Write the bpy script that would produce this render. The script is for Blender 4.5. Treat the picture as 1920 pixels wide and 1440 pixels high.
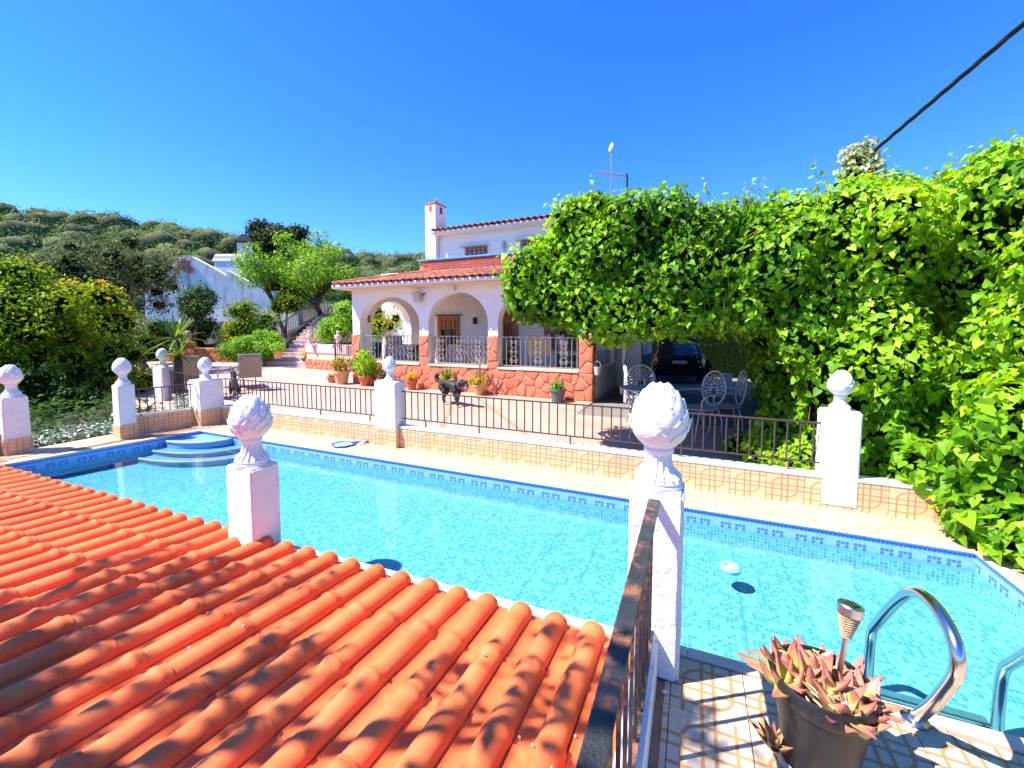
import bpy, bmesh, math, random
import numpy as np
from mathutils import Vector, Matrix, noise as mnoise

for o in list(bpy.data.objects):
    bpy.data.objects.remove(o)
S = bpy.context.scene
COL = S.collection
PI = math.pi
R = math.radians

# ------------------------------------------------------------------ camera
F_PX, CX, CY, HORIZON = 790.0, 960.0, 667.0, 612.0
EYE = Vector((0.0, 0.0, 1.55))
PITCH = math.atan((CY - HORIZON) / F_PX)
YAW = R(23.48)                                   # the camera looks this far left of +Y
FW0 = Vector((-math.sin(YAW), math.cos(YAW), 0))
RT = Vector((math.cos(YAW), math.sin(YAW), 0))
FW = FW0 * math.cos(PITCH) + Vector((0, 0, -math.sin(PITCH)))
UP = RT.cross(FW)
cam = bpy.data.cameras.new('camera')
camo = bpy.data.objects.new('camera', cam)
COL.objects.link(camo)
camo.matrix_world = Matrix(((RT.x, UP.x, -FW.x, EYE.x), (RT.y, UP.y, -FW.y, EYE.y), (RT.z, UP.z, -FW.z, EYE.z), (0, 0, 0, 1)))
cam.sensor_fit = 'HORIZONTAL'
cam.sensor_width = 36.0
cam.lens = 36.0 * F_PX / 1920.0
cam.shift_y = -(720.0 - CY) / 1920.0
cam.clip_start, cam.clip_end = 0.05, 2000
S.camera = camo

# ------------------------------------------------------------------ sky and sun
SUN_EL, SUN_AZ = R(54.5), R(33.5)                # light travels along +X turned SUN_AZ towards +Y
LDIR = Vector((math.cos(SUN_AZ) * math.cos(SUN_EL), math.sin(SUN_AZ) * math.cos(SUN_EL), -math.sin(SUN_EL)))
W = bpy.data.worlds.new('World')
S.world = W
W.use_nodes = True
wn, wl = W.node_tree.nodes, W.node_tree.links
bg = wn['Background']
sky = wn.new('ShaderNodeTexSky')
sky.sky_type = 'NISHITA'
sky.sun_disc = False
sky.sun_elevation = SUN_EL
sky.sun_rotation = math.atan2(-LDIR.x, -LDIR.y)
sky.altitude = 300
sky.air_density, sky.dust_density, sky.ozone_density = 1.0, 0.15, 3.5
hs = wn.new('ShaderNodeHueSaturation')
hs.inputs['Saturation'].default_value = 1.28
hs.inputs['Value'].default_value = 0.98
hs.inputs['Hue'].default_value = 0.502
wl.new(sky.outputs[0], hs.inputs['Color'])
tn_ = wn.new('ShaderNodeMix'); tn_.data_type = 'RGBA'; tn_.blend_type = 'MULTIPLY'; tn_.inputs[0].default_value = 1.0
tn_.inputs[7].default_value = (0.44, 0.65, 1.0, 1)      # the camera's cold rendering of the sky
wl.new(hs.outputs[0], tn_.inputs[6])
wl.new(tn_.outputs[2], bg.inputs[0])
bg.inputs[1].default_value = 0.15
sl = bpy.data.lights.new('sun', 'SUN')
sl.energy, sl.angle, sl.color = 5.0, R(0.53), (1.0, 0.95, 0.86)
so = bpy.data.objects.new('sun', sl)
COL.objects.link(so)
so.location = (-8, -6, 12)
so.rotation_euler = LDIR.to_track_quat('-Z', 'Y').to_euler()
S.view_settings.view_transform = 'Standard'
S.view_settings.look = 'None'
S.view_settings.exposure = 1.22
S.view_settings.gamma = 1.0
S.view_settings.use_curve_mapping = False
S.render.engine = 'CYCLES'
S.cycles.use_denoising = True
S.cycles.max_bounces = 8
S.cycles.transparent_max_bounces = 12
S.cycles.caustics_reflective = False
S.cycles.caustics_refractive = False
S.cycles.sample_clamp_indirect = 6.0

rng = random.Random(7)
nrg = np.random.default_rng(11)

# ------------------------------------------------------------------ helpers
def at(px, py, depth):
    """a point this many metres in front of the lens, on the sight line of a place in the photograph"""
    return EYE + (RT * ((px - CX) / F_PX) + UP * ((CY - py) / F_PX) + FW) * depth

def gr(px, py, z=0.0):
    d = RT * ((px - CX) / F_PX) + UP * ((CY - py) / F_PX) + FW
    return EYE + d * ((z - EYE.z) / d.z)

class MB:
    """mesh builder in plain lists"""
    def __init__(self):
        self.v, self.f, self.uv, self.m = [], [], None, None
    def add(self, vs, fs):
        n = len(self.v)
        self.v += [tuple(p) for p in vs]
        self.f += [tuple(i + n for i in f) for f in fs]
        return self
    def box(self, c, s, rz=0.0, rx=0.0, ry=0.0, taper=1.0):
        c = Vector(c); hx, hy, hz = s[0] / 2, s[1] / 2, s[2] / 2
        M = Matrix.Rotation(rz, 3, 'Z') @ Matrix.Rotation(ry, 3, 'Y') @ Matrix.Rotation(rx, 3, 'X')
        vs = []
        for z in (-1, 1):
            t = taper if z > 0 else 1.0
            for x, y in ((-1, -1), (1, -1), (1, 1), (-1, 1)):
                vs.append(c + M @ Vector((x * hx * t, y * hy * t, z * hz)))
        return self.add(vs, [(0, 3, 2, 1), (4, 5, 6, 7), (0, 1, 5, 4), (1, 2, 6, 5), (2, 3, 7, 6), (3, 0, 4, 7)])
    def bar(self, a, b, w, h=None):
        """rectangular bar from a to b"""
        a, b = Vector(a), Vector(b); d = (b - a); h = h or w
        u = d.cross(Vector((0, 0, 1)))
        if u.length < 1e-6: u = Vector((1, 0, 0))
        u.normalize(); v = u.cross(d).normalized()
        vs = [p + u * (sx * w / 2) + v * (sy * h / 2) for p in (a, b) for sx, sy in ((-1, -1), (1, -1), (1, 1), (-1, 1))]
        return self.add(vs, [(0, 1, 2, 3), (4, 7, 6, 5), (0, 4, 5, 1), (1, 5, 6, 2), (2, 6, 7, 3), (3, 7, 4, 0)])
    def tube(self, path, r, seg=8, caps=True, close=False):
        P = [Vector(p) for p in path]; n = len(P)
        rad = r if isinstance(r, (list, tuple)) else [r] * n
        prev = None; base = len(self.v); rings = []
        for i in range(n):
            if close: t = P[(i + 1) % n] - P[i - 1]
            else: t = P[min(i + 1, n - 1)] - P[max(i - 1, 0)]
            if t.length < 1e-9: t = Vector((0, 0, 1))
            t.normalize()
            if prev is None:
                u = t.cross(Vector((0, 0, 1)))
                if u.length < 1e-3: u = t.cross(Vector((1, 0, 0)))
            else:
                u = prev - t * prev.dot(t)
                if u.length < 1e-4: u = t.cross(Vector((1, 0, 0)))
            u.normalize(); prev = u; w = t.cross(u)
            rings.append(len(self.v))
            for k in range(seg):
                a = 2 * PI * k / seg
                self.v.append(tuple(P[i] + (u * math.cos(a) + w * math.sin(a)) * rad[i]))
        m = n if close else n - 1
        for i in range(m):
            A, B = rings[i], rings[(i + 1) % n]
            for k in range(seg):
                self.f.append((A + k, A + (k + 1) % seg, B + (k + 1) % seg, B + k))
        if caps and not close:
            self.f.append(tuple(rings[0] + k for k in reversed(range(seg))))
            self.f.append(tuple(rings[-1] + k for k in range(seg)))
        return self
    def lathe(self, prof, c=(0, 0, 0), seg=24, capb=True, capt=True):
        c = Vector(c); rings = []
        for r, z in prof:
            rings.append(len(self.v))
            for k in range(seg):
                a = 2 * PI * k / seg
                self.v.append((c.x + r * math.cos(a), c.y + r * math.sin(a), c.z + z))
        for A, B in zip(rings, rings[1:]):
            for k in range(seg):
                self.f.append((A + k, A + (k + 1) % seg, B + (k + 1) % seg, B + k))
        if capb: self.f.append(tuple(rings[0] + k for k in reversed(range(seg))))
        if capt: self.f.append(tuple(rings[-1] + k for k in range(seg)))
        return self
    def prism(self, poly, z0, z1):
        n = len(poly)
        vs = [(p[0], p[1], z0) for p in poly] + [(p[0], p[1], z1) for p in poly]
        fs = [tuple(reversed(range(n))), tuple(range(n, 2 * n))] + [(i, (i + 1) % n, n + (i + 1) % n, n + i) for i in range(n)]
        return self.add(vs, fs)
    def quad(self, a, b, c, d):
        return self.add((a, b, c, d), [(0, 1, 2, 3)])
    def mesh(self, name, org=(0, 0, 0), smooth=False, bevel=0.0, uvf=None):
        me = bpy.data.meshes.new(name)
        ox, oy, oz = org
        me.from_pydata([(x - ox, y - oy, z - oz) for x, y, z in self.v], [], self.f)
        if bevel > 0:
            bm = bmesh.new(); bm.from_mesh(me)
            bmesh.ops.bevel(bm, geom=bm.edges[:], offset=bevel, segments=2, affect='EDGES', profile=0.6)
            bm.to_mesh(me); bm.free()
        if uvf:
            ul = me.uv_layers.new(name='UVMap')
            for l in me.loops:
                p = me.vertices[l.vertex_index].co
                ul.data[l.index].uv = uvf(p, me, l)
        if smooth:
            me.polygons.foreach_set('use_smooth', [True] * len(me.polygons))
            if smooth == 'auto':
                try: me.set_sharp_from_angle(angle=R(38))
                except Exception: pass
        me.update()
        return me

ORG = {}
def link(name, me, mat=None, parent=None, loc=None, rot=None, scale=None):
    o = bpy.data.objects.new(name, me)
    COL.objects.link(o)
    if mat is not None and me is not None and not me.materials: me.materials.append(mat)
    if parent is not None:
        o.parent = parent; ORG[o.name] = ORG.get(parent.name, Vector((0, 0, 0)))
    else:
        ORG[o.name] = Vector((0, 0, 0))
    if loc is not None: o.location = loc
    if rot is not None: o.rotation_euler = rot
    if scale is not None: o.scale = scale
    return o
def part(name, mb, mat, parent, smooth=False, bevel=0.0, uvf=None, local=False):
    """a part built in world coordinates (or in its thing's own when local)"""
    org = (0, 0, 0) if local else ORG.get(parent.name, (0, 0, 0))
    return link(name, mb.mesh(name, org, smooth, bevel, uvf), mat, parent)
def piece(name, me, mat, parent, wpos, rot=None, scale=None, local=False):
    org = Vector((0, 0, 0)) if local else ORG.get(parent.name, Vector((0, 0, 0)))
    return link(name, me, mat, parent, Vector(wpos) - org, rot, scale)
def tag(o, label, cat, group=None):
    o['label'] = label; o['category'] = cat
    if group: o['group'] = group
    return o
def thing(name, label, cat, loc=(0, 0, 0), rz=0.0, group=None):
    o = bpy.data.objects.new(name, None)
    COL.objects.link(o)
    o.empty_display_size = 0.1
    o.location = loc; o.rotation_euler = (0, 0, rz)
    ORG[o.name] = Vector(loc)
    return tag(o, label, cat, group)
def struct(name, mb, mat, smooth=False, uvf=None, bevel=0.0):
    o = link(name, mb.mesh(name, smooth=smooth, uvf=uvf, bevel=bevel), mat)
    o['kind'] = 'structure'
    return o
def dup(root, loc, rz, label, group=None):
    kids = {}
    for o in bpy.data.objects:
        if o.parent: kids.setdefault(o.parent.name, []).append(o)
    def cp(o, par):
        c = o.copy(); COL.objects.link(c)
        if par is not None: c.parent = par
        for k in kids.get(o.name, []): cp(k, c)
        return c
    r = cp(root, None)
    r.location = loc; r.rotation_euler = (0, 0, rz)
    r['label'] = label
    if group: r['group'] = group
    ORG[r.name] = Vector(loc)
    return r
def big_mesh(name, V, Q, mat, parent=None, attr=None, smooth=False, tri=False):
    """fast mesh from numpy arrays: V (n,3), Q (m,4 or 3); attr per vertex float"""
    me = bpy.data.meshes.new(name)
    k = Q.shape[1]
    me.vertices.add(len(V)); me.vertices.foreach_set('co', np.ascontiguousarray(V, dtype=np.float32).ravel())
    me.loops.add(Q.size); me.loops.foreach_set('vertex_index', np.ascontiguousarray(Q, dtype=np.int32).ravel())
    me.polygons.add(len(Q)); me.polygons.foreach_set('loop_start', np.arange(0, Q.size, k, dtype=np.int32))
    if attr is not None:
        a = me.attributes.new('tone', 'FLOAT', 'POINT'); a.data.foreach_set('value', np.ascontiguousarray(attr, dtype=np.float32))
    me.update(calc_edges=True)
    if smooth: me.polygons.foreach_set('use_smooth', [True] * len(me.polygons))
    me.validate()
    return link(name, me, mat, parent)

# ------------------------------------------------------------------ materials
def new_mat(name):
    m = bpy.data.materials.new(name); m.use_nodes = True
    nt = m.node_tree
    return m, nt.nodes, nt.links, nt.nodes['Principled BSDF']
class NG:
    def __init__(self, m): self.n, self.l = m.node_tree.nodes, m.node_tree.links
    def val(self, x, sock):
        if isinstance(x, (int, float)): sock.default_value = x
        else: self.l.new(x, sock)
    def math(self, op, a, b=0.0, c=None):
        n = self.n.new('ShaderNodeMath'); n.operation = op
        self.val(a, n.inputs[0]); self.val(b, n.inputs[1])
        if c is not None: self.val(c, n.inputs[2])
        return n.outputs[0]
    def mix(self, f, a, b):
        n = self.n.new('ShaderNodeMix'); n.data_type = 'RGBA'
        self.val(f, n.inputs[0])
        for x, s in ((a, n.inputs[6]), (b, n.inputs[7])):
            if isinstance(x, (tuple, list)): s.default_value = (*x[:3], 1)
            else: self.l.new(x, s)
        return n.outputs[2]
    def tex(self, kind='Object'):
        return self.n.new('ShaderNodeTexCoord').outputs[kind]
    def noise(self, scale, vec=None, detail=4.0, rough=0.6, out=0, dist=0.0):
        n = self.n.new('ShaderNodeTexNoise'); n.inputs['Scale'].default_value = scale
        n.inputs['Detail'].default_value = detail; n.inputs['Roughness'].default_value = rough
        n.inputs['Distortion'].default_value = dist
        if vec is not None: self.l.new(vec, n.inputs['Vector'])
        return n.outputs[out]
    def ramp(self, f, stops):
        n = self.n.new('ShaderNodeValToRGB'); el = n.color_ramp.elements
        while len(el) < len(stops): el.new(0.5)
        for e, (p, c) in zip(el, stops):
            e.position = p; e.color = (*c, 1) if len(c) == 3 else c
        self.l.new(f, n.inputs[0])
        return n.outputs[0]
    def maprange(self, f, a, b, c, d):
        n = self.n.new('ShaderNodeMapRange'); n.clamp = True
        self.l.new(f, n.inputs[0])
        for i, x in enumerate((a, b, c, d)): n.inputs[i + 1].default_value = x
        return n.outputs[0]
    def bump(self, h, strength, dist=0.01, normal=None):
        n = self.n.new('ShaderNodeBump'); n.inputs['Strength'].default_value = strength
        n.inputs['Distance'].default_value = dist
        self.l.new(h, n.inputs['Height'])
        if normal is not None: self.l.new(normal, n.inputs['Normal'])
        return n.outputs[0]
    def rand(self):
        return self.n.new('ShaderNodeObjectInfo').outputs['Random']
    def sep(self, v):
        n = self.n.new('ShaderNodeSeparateXYZ'); self.l.new(v, n.inputs[0]); return n.outputs
    def comb(self, x, y, z=0.0):
        n = self.n.new('ShaderNodeCombineXYZ')
        for a, s in zip((x, y, z), n.inputs): self.val(a, s)
        return n.outputs[0]
    def white(self, v):
        n = self.n.new('ShaderNodeTexWhiteNoise'); n.noise_dimensions = '3D'; self.l.new(v, n.inputs[0]); return n.outputs[0]

def plain(name, col, rough=0.6, var=0.12, scale=9.0, bump=0.0, bscale=60.0, metal=0.0, objvar=0.0, dirt=None, dirt_amt=0.0, dirt_scale=3.0, spec=0.4, bdist=0.01, dlo=0.56, dhi=0.72):
    m, n, l, p = new_mat(name); g = NG(m)
    tc = g.tex('Object')
    f = g.noise(scale, tc, 5)
    lo = tuple(c * (1 - var) for c in col); hi = tuple(min(1, c * (1 + var)) for c in col)
    c = g.mix(g.maprange(f, 0.3, 0.7, 0, 1), lo, hi)
    if objvar:
        h = n.new('ShaderNodeHueSaturation')
        h.inputs['Value'].default_value = 1.0
        l.new(g.maprange(g.rand(), 0, 1, 1 - objvar, 1 + objvar), h.inputs['Value'])
        l.new(c, h.inputs['Color']); c = h.outputs[0]
    if dirt:
        d = g.noise(dirt_scale, tc, 8, 0.7)
        c = g.mix(g.maprange(d, dlo, dhi, 0, dirt_amt), c, dirt)
    l.new(c, p.inputs['Base Color'])
    p.inputs['Roughness'].default_value = rough
    p.inputs['Metallic'].default_value = metal
    p.inputs['Specular IOR Level'].default_value = spec
    if bump:
        l.new(g.bump(g.noise(bscale, tc, 6, 0.65), bump, bdist), p.inputs['Normal'])
    return m

def leaf_mat(name, stops, rough=0.4, trans=0.35, spec=0.5):
    """leaf colour by a tone stored for each leaf, thin and partly translucent"""
    m, n, l, p = new_mat(name); g = NG(m)
    a = n.new('ShaderNodeAttribute'); a.attribute_name = 'tone'
    c = g.ramp(a.outputs['Fac'], stops)
    l.new(c, p.inputs['Base Color'])
    p.inputs['Roughness'].default_value = rough
    p.inputs['Specular IOR Level'].default_value = spec
    tr = n.new('ShaderNodeBsdfTranslucent')
    h = n.new('ShaderNodeHueSaturation'); h.inputs['Saturation'].default_value = 1.1; h.inputs['Value'].default_value = 1.5
    h.inputs['Hue'].default_value = 0.485
    l.new(c, h.inputs['Color']); l.new(h.outputs[0], tr.inputs[0])
    mx = n.new('ShaderNodeMixShader'); mx.inputs[0].default_value = trans
    l.new(p.outputs[0], mx.inputs[1]); l.new(tr.outputs[0], mx.inputs[2])
    l.new(mx.outputs[0], n['Material Output'].inputs['Surface'])
    return m

MAT = {}
MAT['stucco'] = plain('white_stucco', (0.80, 0.785, 0.77), 0.9, 0.04, 4, 0.5, 90, spec=0.2)
MAT['plaster'] = plain('rough_white_paint', (0.82, 0.80, 0.79), 0.75, 0.05, 6, 0.7, 22, dirt=(0.42, 0.34, 0.30), dirt_amt=0.42, dirt_scale=11, spec=0.3, bdist=0.02)
MAT['finial'] = plain('white_cast_stone', (0.80, 0.79, 0.79), 0.7, 0.05, 14, 0.35, 70, dirt=(0.5, 0.45, 0.42), dirt_amt=0.3, dirt_scale=14, spec=0.3)
MAT['whitecap'] = plain('white_wall_cap', (0.80, 0.78, 0.76), 0.7, 0.06, 7, 0.35, 40, dirt=(0.32, 0.28, 0.25), dirt_amt=0.5, dirt_scale=8)
MAT['kerb'] = plain('peeling_white_kerb', (0.78, 0.77, 0.76), 0.7, 0.06, 7, 0.5, 30, dirt=(0.10, 0.09, 0.09), dirt_amt=0.7, dirt_scale=16)
MAT['iron'] = plain('brown_painted_iron', (0.075, 0.045, 0.045), 0.5, 0.25, 30, 0.2, 80)
MAT['ironblack'] = plain('black_iron', (0.03, 0.03, 0.032), 0.45, 0.3, 30)
MAT['irongrey'] = plain('grey_painted_iron', (0.30, 0.29, 0.29), 0.5, 0.15, 30)
MAT['rust'] = plain('rusty_black_paint', (0.03, 0.032, 0.035), 0.45, 0.4, 20, 0.5, 120, dirt=(0.36, 0.14, 0.07), dirt_amt=1.0, dirt_scale=6, dlo=0.51, dhi=0.64)
MAT['steel'] = plain('polished_steel', (0.60, 0.585, 0.56), 0.2, 0.03, 9, 0, metal=1.0)
MAT['brushed'] = plain('brushed_steel', (0.55, 0.54, 0.52), 0.3, 0.06, 40, metal=1.0)
MAT['aluminium'] = plain('grey_aluminium', (0.36, 0.36, 0.36), 0.4, 0.06, 20, metal=0.6)
MAT['blackplastic'] = plain('black_plastic', (0.014, 0.015, 0.018), 0.42, 0.3, 16, 0.15, 120, dirt=(0.11, 0.10, 0.09), dirt_amt=0.45, dirt_scale=7)
MAT['soil'] = plain('dry_soil', (0.10, 0.065, 0.04), 0.95, 0.4, 30, 0.9, 60)
MAT['earth'] = plain('garden_earth', (0.060, 0.048, 0.030), 0.95, 0.35, 2.0, 0.8, 20, dirt=(0.035, 0.06, 0.018), dirt_amt=0.9, dirt_scale=0.9, dlo=.45, dhi=.6)
MAT['scrub'] = plain('dry_scrub', (0.075, 0.085, 0.03), 0.95, 0.4, 0.2, 0.6, 2.0)
MAT['terracotta'] = plain('terracotta_pot', (0.50, 0.15, 0.055), 0.75, 0.12, 12, 0.2, 50, objvar=0.15)
MAT['paleclay'] = plain('pale_clay_pot', (0.62, 0.34, 0.17), 0.8, 0.12, 12, 0.2, 50, dirt=(0.7, 0.6, 0.45), dirt_amt=0.5)
MAT['bluegrey'] = plain('blue_grey_pot', (0.10, 0.13, 0.135), 0.6, 0.12, 12)
MAT['mortar'] = plain('pale_orange_mortar', (0.63, 0.24, 0.135), 0.9, 0.1, 20, 0.4, 60)
MAT['redstone'] = plain('red_stone', (0.61, 0.195, 0.11), 0.85, 0.24, 6, 1.0, 18, objvar=0.14, dirt=(0.70, 0.32, 0.17), dirt_amt=0.7, dirt_scale=5, bdist=0.02)
MAT['darkstone'] = plain('grey_field_stone', (0.16, 0.14, 0.125), 0.9, 0.3, 5, 0.8, 20, objvar=0.3)
MAT['brick'] = plain('red_brick', (0.42, 0.11, 0.085), 0.8, 0.15, 10, 0.3, 60, objvar=0.15)
MAT['paletile'] = plain('pale_pink_step_tile', (0.72, 0.50, 0.47), 0.6, 0.08, 6, 0.1, 40, objvar=0.06)
MAT['cream'] = plain('cream_render', (0.70, 0.55, 0.38), 0.85, 0.06, 4, 0.3, 40)
MAT['oldroof'] = plain('weathered_roof_tile', (0.36, 0.12, 0.07), 0.85, 0.3, 9, 0.4, 40, objvar=0.3, dirt=(0.5, 0.30, 0.20), dirt_amt=0.6, dirt_scale=9)
MAT['wood'] = plain('varnished_wood', (0.36, 0.12, 0.035), 0.45, 0.25, 18, 0.2, 40)
MAT['darkglass'] = plain('dark_window_glass', (0.015, 0.016, 0.02), 0.06, 0.1, 5, spec=0.8)
MAT['bluecap'] = plain('pale_blue_cap', (0.10, 0.36, 0.60), 0.6, 0.1, 8)
MAT['gutter'] = plain('white_gutter', (0.66, 0.68, 0.72), 0.4, 0.05, 8)
MAT['zinc'] = plain('zinc_bucket', (0.62, 0.62, 0.62), 0.4, 0.08, 20, metal=0.3)
MAT['carpaint'] = plain('black_car_paint', (0.008, 0.008, 0.012), 0.15, 0.1, 4, spec=0.7)
MAT['chrome'] = plain('chrome', (0.75, 0.75, 0.77), 0.1, 0.02, 4, metal=1.0)
MAT['tyre'] = plain('tyre_rubber', (0.015, 0.015, 0.015), 0.85, 0.2, 20)
MAT['redlens'] = plain('red_lens', (0.55, 0.012, 0.01), 0.15, 0.05, 9, spec=0.7)
MAT['amberlens'] = plain('amber_lens', (0.85, 0.42, 0.22), 0.2, 0.05, 9, spec=0.7)
MAT['platewhite'] = plain('plate_white', (0.75, 0.77, 0.80), 0.4, 0.02, 9)
MAT['platetext'] = plain('plate_black', (0.02, 0.02, 0.025), 0.5, 0.02, 9)
MAT['eublue'] = plain('plate_blue', (0.02, 0.06, 0.40), 0.5, 0.02, 9)
MAT['dogfur'] = plain('black_fur', (0.007, 0.007, 0.008), 0.55, 0.4, 30, 0.9, 45, spec=0.5)
MAT['dogwhite'] = plain('white_fur', (0.6, 0.57, 0.55), 0.8, 0.1, 30)
MAT['tongue'] = plain('pink_tongue', (0.6, 0.22, 0.22), 0.4, 0.1, 30)
MAT['canvas'] = plain('beige_mesh_fabric', (0.34, 0.30, 0.21), 0.8, 0.08, 40, 0.2, 200)
MAT['whitemetal'] = plain('white_painted_metal', (0.47, 0.45, 0.44), 0.5, 0.06, 14, dirt=(0.35, 0.3, 0.26), dirt_amt=0.4, dirt_scale=12)
MAT['cable'] = plain('black_cable', (0.008, 0.009, 0.016), 0.6, 0.2, 20)
MAT['bark'] = plain('grey_bark', (0.16, 0.115, 0.085), 0.9, 0.35, 9, 0.9, 30)
MAT['darkbark'] = plain('dark_bark', (0.06, 0.045, 0.04), 0.9, 0.35, 9, 0.9, 30)
MAT['shadecore'] = plain('foliage_shade_core', (0.008, 0.016, 0.005), 1.0, 0.5, 7, 0.9, 18, spec=0.0)  # old inner foliage, near black to paint the shade in the gaps
MAT['concrete'] = plain('driveway_concrete', (0.21, 0.185, 0.165), 0.9, 0.15, 2, 0.4, 30, dirt=(0.18, 0.16, 0.15), dirt_amt=0.6)
MAT['statue'] = plain('cream_cast_statue', (0.72, 0.55, 0.40), 0.8, 0.08, 12, 0.3, 50)
MAT['palepink'] = plain('pinkish_cast_statue', (0.45, 0.29, 0.26), 0.8, 0.2, 14, 0.3, 50)
MAT['whiteplastic'] = plain('white_plastic', (0.78, 0.80, 0.82), 0.35, 0.03, 9)
MAT['blueplastic'] = plain('blue_plastic', (0.03, 0.10, 0.45), 0.35, 0.1, 9)
MAT['cyanplastic'] = plain('pale_blue_plastic', (0.22, 0.55, 0.75), 0.35, 0.06, 9)
MAT['yellowplastic'] = plain('yellow_plastic', (0.8, 0.45, 0.08), 0.4, 0.05, 9)
MAT['rope'] = plain('jute_rope', (0.55, 0.38, 0.22), 0.9, 0.25, 60, 0.8, 160)
MAT['solar'] = plain('solar_cell', (0.012, 0.03, 0.025), 0.12, 0.4, 40, spec=0.8)
MAT['lampbody'] = plain('floodlight_body', (0.48, 0.40, 0.32), 0.5, 0.06, 12)
MAT['dropping'] = plain('white_speck', (0.75, 0.74, 0.72), 0.8, 0.06, 12)
# ------------------------------------------------------------------ special materials
def pattern_tile(name, base, line, wid=0.018, dirt=0.25):
    """printed tile: crossing double lines and two big rounded corners, from the tile's own UV"""
    m, n, l, p = new_mat(name); g = NG(m)
    uv = g.tex('UV'); s = g.sep(uv); x, y = s[0], s[1]
    ds = []
    for c in (0.42, 0.58):
        ds.append(g.math('ABSOLUTE', g.math('SUBTRACT', x, c)))
        ds.append(g.math('ABSOLUTE', g.math('SUBTRACT', y, c)))
    def arc(X, Y):
        qx = g.math('MAXIMUM', g.math('SUBTRACT', 0.44, X), 0.0)
        qy = g.math('MAXIMUM', g.math('SUBTRACT', Y, 0.56), 0.0)
        ln = g.math('SQRT', g.math('ADD', g.math('MULTIPLY', qx, qx), g.math('MULTIPLY', qy, qy)))
        return g.math('ABSOLUTE', g.math('SUBTRACT', ln, 0.27))
    ix, iy = g.math('SUBTRACT', 1.0, x), g.math('SUBTRACT', 1.0, y)
    ds += [arc(x, y), arc(ix, iy)]
    d = ds[0]
    for e in ds[1:]: d = g.math('MINIMUM', d, e)
    tc = g.tex('Object')
    spk = g.noise(70, tc, 3, 0.7)
    f = g.maprange(d, wid * 0.7, wid * 1.25, 1.0, 0.0)
    b2 = tuple(c * 0.86 for c in base)
    col = g.mix(g.maprange(spk, 0.35, 0.65, 0, 1), b2, base)
    col = g.mix(f, col, line)
    h = n.new('ShaderNodeHueSaturation'); l.new(g.maprange(g.rand(), 0, 1, 0.93, 1.05), h.inputs['Value']); l.new(col, h.inputs['Color']); col = h.outputs[0]
    dn = g.noise(2.3, n.new('ShaderNodeNewGeometry').outputs['Position'], 8, 0.72)
    col = g.mix(g.maprange(dn, 0.5, 0.75, 0, dirt), col, (0.30, 0.22, 0.17))
    l.new(col, p.inputs['Base Color'])
    p.inputs['Roughness'].default_value = 0.45
    l.new(g.bump(spk, 0.12, 0.004), p.inputs['Normal'])
    return m
MAT['walltile'] = pattern_tile('printed_wall_tile', (0.78, 0.53, 0.31), (0.66, 0.22, 0.08), 0.019, 0.2)
MAT['decktile'] = pattern_tile('printed_deck_tile', (0.66, 0.53, 0.40), (0.46, 0.23, 0.11), 0.025, 0.36)
MAT['decktilefar'] = pattern_tile('far_deck_tile', (0.62, 0.455, 0.31), (0.58, 0.30, 0.15), 0.018, 0.2)  # fainter, thinner lines than the near deck tile
MAT['grout'] = plain('brown_grout', (0.42, 0.22, 0.13), 0.9, 0.25, 12, 0.3, 60)

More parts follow.
